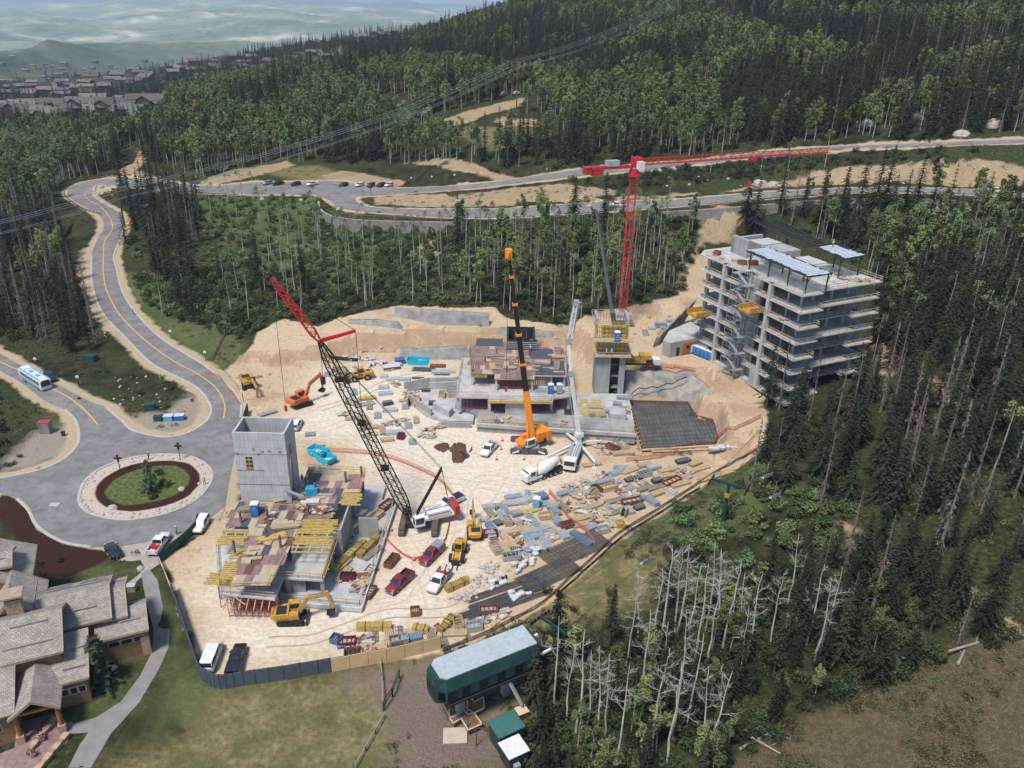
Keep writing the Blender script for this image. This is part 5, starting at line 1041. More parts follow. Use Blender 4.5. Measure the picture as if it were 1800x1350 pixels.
def tall_frame():
    t=thing('concrete_frame_building','seven storey bare concrete frame building with open slabs and steel roof canopies','building',(61.7,164.8,5),R(25.5)); H=3.6
    out=[(-.4,-.8),(6,-.8),(6,.9),(24.5,.9),(24.5,14),(21,14),(21,36),(3,36),(-.6,34.5),(0,19),(2.4,19),(2.4,15.6),(0,15.6)]
    for k in range(0,8):
        o=out if k<7 else [(0,0),(6,0),(6,1.3),(25,1.3),(25,16),(22,18),(22,38),(3,38),(-.5,35),(0,19),(2.4,19),(2.4,15.6),(0,15.6)]
        if k in (1,3,5): o=[(-.6,-1.2),(5.2,-1.2),(5.2,2.4),(17,2.4),(17,.6),(25,.6)]+o[4:]
        b=MB(); b.prism(o,k*H-.24 if k else -.6,k*H); b.build('floor_slab',concl,t)
        if k:
            b=rails(MB(),[(.1,33.5),(.1,19.1)],k*H); rails(b,[(.1,15.5)]+[(x+.1*(x<3)-.1*(x>20),y+.12) for x,y in o[:o.index((24.5,14) if (24.5,14) in o else (25,16))]]+[(24.3,13.8)],k*H)
            b.build('guard_rail',wood_ if k in (7,6,5,3) else mat('weathered_timber',(.44,.35,.24),.9,var=.3,scale=3),t)
    for x,y,w,d in ((.3,9.9,1.0,.9),(.3,26,1.0,.9),(3.4,3.4,.4,.4),(.4,32.6,.35,.35),(8.5,5.2,.5,.5),(14,5.2,.5,.5),(19.5,5.6,.5,.5),(20.5,12.5,.5,.5),(7,10,.5,.5),(7,26,.5,.5),(14,10,.5,.5),(14,26,.5,.5),(20,20,.5,.5),(20,35,.5,.5),(2.6,15.2,.5,.5),(2.6,19.3,.5,.5),(3.5,35.4,.5,.5),(2.4,6.4,.3,.3)):
        b=MB(); b.cb(x,y,12.5,w,d,25.4); b.build('column',concl,t)
    b=MB(); b.box(-.15,9,0,.6,12.2,4.3); b.build('ground_wall',conc,t); b=MB(); b.box(.0,28.5,0,.6,33.3,3.2); b.build('ground_wall',conc,t)
    for k in range(7):
        b=MB(); b.box(9,9,k*H,9.25,14,k*H+3.2); b.box(8,22,k*H,8.25,31,k*H+3.2); b.box(2.7,15.8,k*H,3,18.8,k*H+3.2); b.box(11,9.6,k*H,18,9.9,k*H+3.2); b.build('inner_wall',conc,t)
        b=MB()
        for i in range(34):
            y=rd.uniform(1,33) if i<20 else rd.uniform(1.5,4); x=rd.uniform(.6,4.5) if i<20 else rd.uniform(6,23); b.tube((x,y,k*H),(x,y,k*H+3.25),.055,n=4)
        if b.v and k%2: b.build('shoring_posts',rust if k==5 else gst,t)
    b=MB(); b.box(9,18,25.2,15.5,24,29.2); b.build('lift_core',conc,t); b=MB(); b.box(8,28,25.2,9,34,29.5); b.box(8,33,25.2,17,34,29.0); b.build('parapet_wall',whitep if 0 else conc,t)
    pan=mat('canopy_decking',(.58,.62,.64),.45,metal=.2,var=.2,scale=1.5)
    def canopy(a,bq,c,d,z0,z1,cover,nrib=22,posts=()):
        A,Bq,Cq,D=[Vector((p[0],p[1],z)) for p,z in zip((a,bq,c,d),(z0,z0,z1,z1))]
        m=MB(); m.beam(A,D,.3,.35);m.beam(Bq,Cq,.3,.35);m.beam(A.lerp(Bq,.5),D.lerp(Cq,.5),.25,.3)
        for i in range(nrib+1): u=i/nrib; m.beam(A.lerp(D,u),Bq.lerp(Cq,u),.12,.2)
        f=m.build('canopy_frame',dkst,t)
        for px_,py_ in posts:
            m=MB(); m.cb(px_,py_,25.2+(z0+z1)/4-6.3,.22,.22,(z0+z1)/2-25.2); 
            m=MB(); zt=min(z0,z1)-.1; m.beam((px_,py_,25.2),(px_,py_,zt),.24); m.beam((px_,py_,zt-1.6),(px_+1.5,py_+.3,zt),.13); m.build('canopy_post',dkst,t)
        if cover:
            m=MB()
            for i in range(nrib):
                u0,u1=i/nrib,(i+.72)/nrib
                if not(cover[0]<=u0<=cover[1]): continue
                q0,q1=rd.uniform(0,.12),rd.uniform(.88,1)
                p=[A.lerp(Bq,q0).lerp(D.lerp(Cq,q0),u0),A.lerp(Bq,q1).lerp(D.lerp(Cq,q1),u0),A.lerp(Bq,q1).lerp(D.lerp(Cq,q1),u1),A.lerp(Bq,q0).lerp(D.lerp(Cq,q0),u1)]
                m.add([v+Vector((0,0,.14)) for v in p]+[v+Vector((0,0,.2)) for v in p],[(3,2,1,0),(4,5,6,7),(0,1,5,4),(1,2,6,5),(2,3,7,6),(3,0,4,7)])
            m.build('canopy_decking',pan,f)
    canopy((2.0,21.4),(8.7,21.2),(7.8,.5),(1.3,.6),29.4,29.2,(0,1),24,[(2.2,20),(2.2,13.5),(2,7),(1.8,1.3),(7.6,1.2),(7.6,8),(7.8,15)])
    canopy((18.2,37.8),(25.4,37.1),(21.1,16),(14.8,16),31,30.4,None,20,[(16.5,24),(18.5,34),(22,30)])
    canopy((16.7,14.3),(22.9,14.9),(23.8,6.4),(16.7,5.9),30.4,30.0,(.0,1),12,[(17,7),(23,7),(22.5,14)])
    b=MB(); b.box(10,25,28.9,16,30,29.1); b.build('roof_slab',concl,t); b=MB(); b.box(9.5,9,28.4,15,15,28.6); b.build('roof_slab',concl,t)
    return t
tf=tall_frame(); TF=Matrix.Translation((61.7,164.8,5))@Matrix.Rotation(R(25.5),4,'Z')
def loading_platform(lx,ly,lz,lab):
    c=TF@Vector((lx,ly,lz)); t=thing('loading_platform',lab,'loading platform',c,R(25.5),'yellow loading platforms')
    b=MB(); b.box(-4.2,-1.9,-.1,.6,1.9,.06); b.build('platform_deck',yelp,t)
    b=MB(); b.box(-4.2,-1.95,.06,.3,-1.87,1.3); b.box(-4.2,1.87,.06,.3,1.95,1.3); b.build('side_panel',yelp,t)
    b=MB(); b.box(-4.25,-1.9,.06,-4.18,1.9,.5); b.build('end_gate',yelp,t)
    b=MB(); b.beam((-3.6,-1.7,-.15),(.8,-1.7,-.15),.2); b.beam((-3.6,1.7,-.15),(.8,1.7,-.15),.2); b.build('support_beam',dkst,t)
loading_platform(.0,12.6,18.05,'yellow loading platform jutting from the upper floor of the concrete frame'); loading_platform(.0,31,10.85,'yellow loading platform jutting from a lower floor near the grey annex')
def stair_scaffold():
    t=thing('stair_scaffold','galvanised scaffold stair tower climbing the face of the concrete frame','scaffold stairs',TF@Vector((-1.2,17.3,0)),R(25.5))
    for k in range(12):
        z=k*2.1; s=1 if k%2 else -1
        b=MB(); b.beam((-.6,-2.2*s,z),(-.6,1.6*s,z+2.1),.75,.14); b.build('stair_flight',gst,t)
        b=MB(); b.box(-1.5,1.5 if s>0 else -2.6,z+2.02,1.4,2.6 if s>0 else -1.5,z+2.1); b.build('landing',gst,t)
    for x in (-1.5,1.3):
        for y in (-2.6,0,2.6): b=MB(); b.tube((x,y,0),(x,y,26.5),.06,n=5); b.build('standard',gst,t)
    b=MB()
    for k in range(13):
        for x in (-1.5,1.3): b.beam((x,-2.6,k*2.1),(x,2.6,k*2.1),.06); b.beam((x,-2.6,k*2.1+1),(x,2.6,k*2.1+1),.05)
        b.beam((-1.5,-2.6 if k%2 else 2.6,k*2.1),(1.3,-2.6 if k%2 else 2.6,k*2.1),.06)
        if k<12: b.beam((-1.5,-2.6,k*2.1),(-1.5,2.6,k*2.1+2.1),.04)
    b.build('bracing',gst,t)
stair_scaffold()
def annex():
    t=thing('service_annex','low grey concrete annex with a rust brown door wall beside the tall frame','building',(42,192,5)); b=world(t)
    o=[(38.4,192.2),(40,190.2),(48.6,194.6),(52,200),(48,206),(41,199)]
    b.prism(o,4.4,8.6); b.build('wall',conc,t); b=world(t); b.prism([(x*.97+44.5*.03,y*.985+196*.015) for x,y in o],8.6,8.75); b.build('roof',concl,t)
    d=(Vector((48.6,194.6,0))-Vector((40,190.2,0))).normalized(); nrm=Vector((d.y,-d.x,0))
    p=Vector((43.6,192.05,0)); b=world(t); a=math.atan2(d.y,d.x); q=p+d*1.9+nrm*.1; b.cb(q.x,q.y,6.5,3.8,.2,2.9,a); w=b.build('brown_wall_panel',mat('rust_board',(.36,.12,.06),.8),t)
    b=world(t); q=p+d*2.9+nrm*.22; b.cb(q.x,q.y,6.1,.8,.1,2,a); b.build('door',whitep,w); b=world(t); q=p+d*1.5+nrm*.22; b.cb(q.x,q.y,6.8,.9,.1,.8,a); b.build('window',glassm,w)
    b=world(t); q=Vector((42.2,191.3,0))+nrm*.05; b.cb(q.x,q.y,6.0,.9,.14,2.1,a); b.build('door_opening',blk,t)
annex()
def toilet(lab,c,rz,paint=bluep,roof=whitep,group='portable toilets',sc=1.):
    t=thing('portable_toilet',lab,'portable toilet',c,rz,group); t.scale=(sc,)*3
    b=MB(); b.box(-.6,-.6,.12,.6,.6,2.1); b.build('cabin',paint,t); b=MB(); loft(b,[(-.66,sec(.62,2.1,2.3,.08)),(0,sec(.66,2.1,2.42,.1)),(.66,sec(.62,2.1,2.3,.08))]); b.build('roof',roof,t)
    b=MB(); b.box(-.42,-.64,.2,.42,-.6,1.95); d=b.build('door',paint,t); b=MB(); b.box(-.12,-.66,1.5,.12,-.64,1.65); b.box(.3,-.67,1.0,.36,-.63,1.2); b.build('door_sign',whitep,d); b=MB(); b.box(-.65,-.65,0,.65,.65,.12); b.build('skid',blk,t)
for i in range(5): q=Vector((47.2,193.1,4.7)).lerp(Vector((50.4,189.2,4.7)),i/4); toilet('blue portable toilet in the row of five under the tall concrete frame',q,R(-52),group='row of five toilets by the concrete frame')
toilet('pale blue portable toilet standing alone among the grey form panels',Z(943,893,0),R(-12),lbluep)
# ---- middle building
def mid_building():
    t=thing('formwork_building','three level building under construction with red plywood decks and open bays','building',(0,168,0))
    w=lambda: world(t)
    b=w(); b.prism([(-7.5,157),(26.8,153.6),(27.2,160),(12,162),(12,184),(-13,184),(-13,166),(-7.5,163)],-.3,2.0); b.build('podium',conc,t)
    b=w(); b.prism([(-7.6,156.6),(27,153.3),(27.1,153.9),(-7.5,157.2)],1.4,2.15); b.build('podium_kerb',concl,t)
    b=w(); rails(b,[(-7.2,157.4),(26.5,154.2)],2.1); b.build('guard_rail',wood_,t)
    b=w(); b.prism([(-12.6,162.6),(-5.2,162.6),(-5.2,160.9),(9,161.2),(9.6,163),(13.6,164.4),(13.6,185),(-12.6,185)],5.35,5.7); b.build('floor_slab',concl,t)
    b=w(); b.prism([(-5.3,160.7),(9.2,161),(9.2,161.3),(-5.3,161)],5.2,5.82); b.build('slab_edge_form',yelw,t)
    b=w(); rails(b,[(-12.4,162.9),(-5.3,162.9)],5.7); rails(b,[(-5.1,161.2),(8.8,161.4),(9.5,163.2),(13.4,164.6),(13.4,172)],5.7); rails(b,[(-12.5,163),(-12.5,184)],5.7); b.build('guard_rail',wood_,t)
    deck=[(-9.6,168.7),(-4,168.7),(-4,166),(5,166.2),(5.2,168.2),(12.4,168.2),(13,186),(8,186),(8,189.5),(5,189.5),(-11.2,184.5)]
    b=w(); b.prism(deck,8.55,8.8); b.build('deck_framing',wood_,t)
    b=w(); patch(b,deck,8.82,1.22,2.44,[0,0,0,0,0,1]); b.build('plywood_deck',[ply,plyl],t)
    for q in ((5.4,168.5,8.92,12.2,176.5,9.0),(4,178,8.92,9.8,184,9.0),(-9.2,185.2,8.9,-2.5,190,9.0)): b=w(); b.box(*q); b.build('black_deck_panel',plyb,t)
    for i,(x,y) in enumerate(((-12,163.3),(-5.0,163),(1.8,163),(9,164),(13,165.3),(-12,174),(13,175),(-4.6,174),(6,174),(-12,183),(13,184))):
        b=w(); b.cb(x,y,3.7,.7,.5,3.4); b.build('column',concl,t)
    for x,y in ((-9.2,169.3),(-3.6,166.6),(4.6,166.8),(12,169),(9,169),(-9.2,178),(12.2,178)): b=w(); b.cb(x,y,7.1,.5,.5,2.9); b.build('column',concl,t)
    b=w(); b.box(-1.4,161.6,2,3.6,161.9,5.35); b.build('precast_panel',concl,t)
    b=w(); b.box(-12.4,171,2,13,171.3,5.3); b.box(-9,174,5.7,12,174.3,8.5); b.build('inner_wall',concd,t)
    b=w(); b.box(3,170,5.7,3.3,174,8.5); b.box(4.5,169.4,5.7,9,169.7,8.3); b.build('grey_wall',conc,t)
    for x0,x1,y,z0,z1 in ((-11.3,-5.8,163.6,2.1,5.3),(-4.2,-1.6,163.2,2.1,5.3),(-3.5,2,167,5.8,8.5),(4,8.4,163.6,2.1,5.3),(9.5,13,166,2.1,5.3)):
        b=w(); n=int((x1-x0)/.7)
        for i in range(n+1):
            x=x0+(x1-x0)*i/n
            for yy in (0,1.5): b.tube((x,y+yy,z0),(x,y+yy,z1),.05,n=4)
        for z in (z0+.6,z0+1.6,z1-.3): b.beam((x0,y,z),(x1,y,z),.07); b.beam((x0,y+1.5,z),(x1,y+1.5,z),.07)
        b.build('red_shoring',redst,t)
    b=w()
    for i in range(11): x=3+i*.42; b.beam((x,164.6,8.1),(x,167,8.15),.1,.2)
    b.build('joist_outrigger',yelw,t)
    b=w()
    for i in range(15): b.beam((-9.5+i*.45,189.6,9.1),(-9.5+i*.45,191.6,9.1),.1,.2)
    for i in range(14): b.beam((5.5+i*.4,186,9.4),(5.5+i*.4,189,9.4),.1,.18)
    for i in range(10): b.beam((-8.5+i*.3,168.9,8.6),(-8.5+i*.3,167.4,8.4),.1,.18)
    b.build('joist_outrigger',yelw,t)
    b=w(); rails(b,[(-9.5,168.9),(-11,184.4)],8.85,1.1); rails(b,[(12.3,168.4),(12.8,186)],8.85,1.1); b.build('deck_rail',wood_,t)
    # stair core with its form panels behind the deck
    b=w()
    for x0,x1,y0,y1 in ((-1.5,5.5,183.6,183.9),(-1.5,-1.1,184,193),(5.1,5.5,184,193),(-1.5,5.5,192.6,193),(.4,.7,185.2,191),(3.2,3.5,185.2,191),(.4,3.5,185,185.3),(.4,3.5,190.8,191.1)): b.box(x0,y0,0,x1,y1,11.2)
    b.build('core_formwork',dkst,t)
    b=w()
    for i in range(4): b.box(-2,183.0-.001*i,9.3+i*.5,6,183.2,9.45+i*.5)
    b.build('form_walers',gst,t)
    b=w(); 
    for i in range(22): b.cb(rd.uniform(-7,11.5),rd.uniform(170,183),9.06,rd.uniform(1,3.2),rd.uniform(.2,.7),rd.uniform(.05,.25),rd.choice((0,0,1.57,.3)))
    b.build('loose_boards',plyl,t)
    b=w()
    for i in range(9): x=-9+i*2.6; b.tube((x,170+(i%3)*5,8.9),(x,170+(i%3)*5,10.4),.16,n=5)
    b.build('rebar_starters',rust,t)
    # low extension on the left with slabs, forms and stair flights
    b=w(); b.prism([(-24,170),(-19,163),(-14,160),(-8.5,160),(-8.5,163),(-13,166),(-13.2,176),(-20,178)],-.3,1.0); b.prism([(-18,165.5),(-14,161.5),(-13.3,163.5),(-16.5,169)],1.0,2.6); b.build('ground_slab',concl,t)
    b=w(); b.box(-15.6,158.6,0,-9,159,1.3); b.box(-24.5,168,0,-24.1,172,2.2); b.beam((-24,170,1.8),(-18,162.4,1.8),.4,1.6); b.build('low_wall',conc,t)
    b=w(); 
    for (a,e) in (((-26,176),(-20,179)),((-20,179),(-13.5,179.5)),((-20,176.2),(-13.5,176.8))): b.beam((*a,1.5),(*e,1.6),.4,2.6)
    b.build('retaining_wall',concl,t)
    return t
mid_building()
toilet('blue portable toilet on the second floor ledge of the middle building',(8.8,165.6,5.7),R(5)); toilet('grey portable toilet with white roof beside the blue one on the ledge',(10.8,165.7,5.7),R(5),mat('toilet_grey',(.33,.32,.36),.6))
def core_tower():
    t=thing('concrete_core_tower','grey concrete stair core topped with yellow formwork platforms','building',(23,178,0)); w=lambda: world(t)
    b=w(); b.box(19.9,175.2,-.3,23.2,175.6,11.2); b.box(25.3,175.2,-.3,26.7,175.6,11.2); b.box(19.9,175.6,-.3,20.4,182,11.2); b.box(26.2,175.6,-.3,26.7,182,11.2); b.box(19.9,182,-.3,26.7,182.4,11.2); b.box(23.2,176.2,-.3,23.4,182,11.2); b.build('wall',conc,t)
    b=w()
    for z in (2.4,5.4,8.4): b.box(23.4,176,z,26.2,178,z+.2)
    for i in range(12): b.beam((24.6,176.2+i*.4,i*.7+.6),(25.8,176.2+i*.4,i*.7+.6),.3)
    b.build('stair_landing',concd,t)
    b=w(); b.box(18.9,174,11.2,27.9,183.5,11.35); b.box(18.9,174,15.0,27.9,176.0,15.15); b.build('working_platform',plyl,t)
    b=w(); rails(b,[(19,174.1),(27.8,174.1),(27.8,183.4),(19,183.4)],11.35,1.1,1.8,closed=True); rails(b,[(19,174.1),(27.8,174.1)],15.15,1.1,1.8); rails(b,[(18.8,175.4),(28,175.4),(28,183.6),(18.8,183.6)],18.5,1.1,1.8,closed=True); b.build('guard_rail',wood_,t)
    for z0,z1 in ((11.4,14.9),(15.2,18.4)):
        b=w()
        for x0,x1 in ((19.8,22.7),(24.2,26.9)) if z0<12 else ((20.6,26.2),): b.box(x0,176.3,z0,x1,176.5,z1)
        b.box(19.7,176.5,z0,19.9,182.5,z1); b.box(26.8,176.5,z0,27,182.5,z1); f=b.build('form_panel',yelw,t)
        b=w()
        for i in range(7): x=20.2+i*1.02; b.box(x-.05,176.16,z0,x+.05,176.3,z1)
        for i in range(3): b.box(19.8,176.05,z0+.5+i*1.1,26.9,176.16,z0+.62+i*1.1)
        b.build('form_ribs',mat('form_rib_brown',(.28,.20,.07),.8),f)
    b=w(); b.box(22.7,176.4,11.4,24.2,176.6,14.9); b.build('rebar_panel',gst,t)
    b=w(); b.box(19.4,177.3,18.4,20.0,183.2,19.6); b.box(26.6,177.3,18.4,27.2,183.2,19.6); b.build('top_form',gst,t)
    b=w()
    for i in range(9): b.tube((20.8+i*.7,182,17),(20.8+i*.7,182,19.4),.05,n=4)
    b.build('rebar_starters',rust,t)
    # podium at its foot
    b=w(); b.prism([(15,161),(27.4,158.5),(28,175),(15.5,175)],-.4,1.4); b.build('podium',concl,t)
    b=w(); patch(b,[(16,162),(21,161.5),(21,171),(16,171)],1.45,1.0,2.0,[0],skip=.25); b.build('yellow_form_deck',mat('dull_yellow_form',(.42,.34,.12),.8,var=.3),t)
    b=w(); b.box(22,160.6,1.4,25.6,163.8,3.2); b.build('white_box',concl,t)
core_tower()
toilet('blue portable toilet on the high platform of the concrete stair core',(24.2,174.8,15.15),0)
# ---- rebar slab in its pit, rock face and shotcrete
def rebar_pit():
    m=mat('rebar_mat',(.062,.064,.058),.9,var=.35,scale=2); t=thing('rebar_slab','dark grid of reinforcing steel laid in a timber edged pit','foundation slab',(36,163,-1))
    w=lambda: world(t); o=[(28.3,173.7),(42.2,173.5),(42.6,166.6),(46.2,164.6),(45.6,157),(44.2,153.8),(40,153.6),(34,151.2),(28.2,151)]
    b=w(); b.prism(o,-1.3,-.25); b.build('blinding',mat('blinding_concrete',(.22,.22,.20),.95,var=.3,scale=.3,grime=.35,gsc=(.6,.15,.6)),t)
    b=w(); y=151.3
    while y<173.5:
        xs=[x for x in np.arange(28.3,46.3,.25) if inpoly([x],[y],o)[0]]
        if xs: b.beam((min(xs),y,-.12),(max(xs),y,-.12),.09)
        y+=.62
    x=28.6
    while x<46:
        ys=[v for v in np.arange(151,174,.25) if inpoly([x],[v],o)[0]]
        if ys: b.beam((x,min(ys),-.05),(x,max(ys),-.05),.05)
        x+=.9
    b.build('rebar_grid',m,t)
    b=w()
    for i in range(len(o)): a=o[i];e=o[(i+1)%len(o)]; b.beam((*a,-.1),(*e,-.1),.12,1.1)
    b.build('edge_form',mat('dark_form_timber',(.16,.10,.065),.85,var=.3),t)
    b=w(); b.beam((27.2,151,.6),(27.2,173.5,.6),.1,.35); b.beam((28,150.4,0),(46,152.6,.4),.5,.25); b.beam((30,149.8,0),(44,151.2,.2),.4,.2)
    for i in range(12): b.beam((26.6,152+i*1.8,.2),(28.2,152+i*1.8,.4),.15)
    b.build('timber_walkway',wood_,t)
rebar_pit()
shot=mat('shotcrete',(.27,.265,.25),.95,var=.3,scale=.6,bump=.8,bscale=2,col2=(.17,.165,.155)); rockf=mat('sprayed_rock_face',(.34,.30,.245),.95,col2=(.16,.155,.145),scale=.45,bump=1,bscale=1.5)
def slopewall(name,lab,cat,foot,top,m,th=.5,sub=14,rough=.35):
    """uneven face between a foot line and a head line, with thickness"""
    f=[Vector(p) for p in foot]; h=[Vector(p) for p in top]
    def at(l,u):
        s=u*(len(l)-1); i=min(int(s),len(l)-2); return l[i].lerp(l[i+1],s-i)
    n=sub*(len(f)-1); k=7; vs=[];fs=[]
    for i in range(n+1):
        a,b=at(f,i/n),at(h,i/n)
        for j in range(k):
            p=a.lerp(b,j/(k-1)); e=mnoise.noise(p*.35)*rough+mnoise.noise(p*1.2)*rough*.4
            vs.append((p.x+e*.3,p.y-e-th,p.z+(mnoise.noise(p*.5)*rough*.8 if j==k-1 else 0)))
    for i in range(n):
        for j in range(k-1): a=i*k+j; fs.append((a,a+k,a+k+1,a+1))
    o=len(vs); vs+=[(x,y+th*2.2,z) for x,y,z in vs]
    fs+=[tuple(v+o for v in q[::-1]) for q in fs]
    for i in range(n): a=i*k+k-1; fs.append((a,a+k,a+k+o,a+o))
    b=MB(); b.add(vs,fs); r=b.build(name,m,smooth=True); tag(r,lab,cat); return r
slopewall('rock_face','sprayed rock face rising behind the rebar slab pit','rock face',[(27.2,174.3,-1.2),(35,174.6,-1.2),(42.6,174.2,-1.2),(44.5,168,-1.2)],[(27.4,180,5.0),(35,180.5,5.2),(43.2,179.5,5.4),(47,174,4)],rockf,.5,18,1.0)
tag(cable('pipe_hose',[(27.6,174.2,-.2),(29,174.9,1.9),(30.5,175.4,2.9),(32,175.2,2.7),(33.5,175.6,3.2),(35,175.5,3.0),(37,176,3.9),(38.5,176.1,3.8),(40,176.6,4.7),(42,177,5.3)],.13,blk),'black hose snaking across the sprayed rock face','hose')
def Wall_px(name,lab,foot,top,m=shot,zf=None,rough=.3,cat='retaining wall'):
    F_=[P(*p) for p in foot]; T_=[]
    for a,p in zip(F_,top):
        d=ray(*p); Y=a.y+1.6; T_.append(Vector((d[0]/d[1]*Y,Y,CH+d[2]/d[1]*Y)))
    return slopewall(name,lab,cat,[(v.x,v.y,v.z-.5) for v in F_],T_,m,.35,10,rough)
Wall_px('shotcrete_wall','long grey shotcrete wall with drip streaks above the ochre cut',[(694,556),(760,570),(860,574)],[(694,541),(760,545),(860,551)])
Wall_px('shotcrete_wall','short grey shotcrete wall left of the yellow cut, half buried',[(612,570),(660,574),(716,584)],[(612,562),(660,562),(700,566)])
Wall_px('shotcrete_wall','low grey shotcrete wall behind the middle building core',[(870,590),(920,598),(984,597)],[(878,576),(920,578),(976,583)])
Wall_px('shotcrete_wall','low shotcrete wall behind the row of white bags',[(700,628),(760,632),(830,632)],[(704,612),(760,612),(828,606)])
slopewall('shotcrete_wall','steep grey shotcrete bank beside the annex of the tall frame','retaining wall',[(36.5,196,4),(42,205,5),(48,213,6)],[(38,199,6.6),(45,207,10),(51,214,13)],shot,.4,12,.4)
# retaining walls of the middle road
def roadwall(lab,pts,drop,lift=.0):
    w=pts; b=MB(); n=len(w)
    wl=mat('stone_retaining_wall',(.22,.20,.175),.95,var=.3,scale=.8,bump=.6,bscale=3)
    o=thing('retaining_wall',lab,'retaining wall',w[0]); vs=[];fs=[]
    for i,p in enumerate(w):
        a=w[max(0,i-1)];c=w[min(n-1,i+1)]; d=Vector((c.x-a.x,c.y-a.y,0)).normalized(); q=Vector((d.y,-d.x,0))
        if q.y>0: q=-q
        zt=p.z+.35
        for s,z in ((.5,zt),(0,zt),(.9,zt-drop*(.4+.6*math.sin(math.pi*min(1,max(0,(i+.5)/n))))),(0,zt-drop-1)): vs.append(tuple(Vector((p.x,p.y,z))+q*s-w[0]))
    for i in range(n-1):
        a=i*4;c=a+4; fs+=[(a,c,c+1,a+1),(a+2,c+2,c,a)]
        if i==0: fs.append((a,a+1,a+3,a+2))
    b.add(vs,fs); b.build('wall_face',wl,o)
    b=MB(); 
    for i in range(n-1):
        b.beam(w[i]-w[0]+Vector((0,0,.45)),w[i+1]-w[0]+Vector((0,0,.45)),.6,.25)
    b.build('coping',mat('coping_stone',(.33,.29,.24),.9),o)
roadwall('curved stone retaining wall under the road bend above the aspen slope',W1P,5.8)
roadwall('long stone retaining wall under the middle road at right',W2P,4.2)
def guardrail(lab,pts,m=None):
    w=[P(*p) for p in cr(pts,4)]; t=thing('guardrail',lab,'guardrail',w[0])
    d=dense([(p.x,p.y) for p in w],2.5,False); P3=[Vector((x,y,hgt0(x,y)))-w[0] for x,y in d]
    b=MB()
    for i in range(len(P3)-1): b.beam(P3[i]+Vector((0,0,.65)),P3[i+1]+Vector((0,0,.65)),.1,.32)
    b.build('rail',m or rust,t); b=MB()
    for p in P3: b.beam(p-Vector((0,0,.3)),p+Vector((0,0,.8)),.16)
    b.build('posts',m or rust,t)
rustg=mat('weathered_guardrail',(.16,.11,.08),.8,var=.2)
guardrail('dark guardrail along the outside of the sharp road bend',[(178,378),(150,370),(125,355),(112,340),(125,325),(170,314),(230,309)],rustg)
guardrail('rusty guardrail along the retaining wall below the road bend',[(562,352),(575,372),(620,380),(700,384),(785,388)],rustg)
guardrail('rusty guardrail along the middle road behind the aspens',[(900,388),(1033,380),(1200,368),(1367,351),(1480,345)],rustg)
guardrail('guardrail beside the parking strip road below the hill',[(240,327),(285,336),(345,341),(420,345)],rustg)
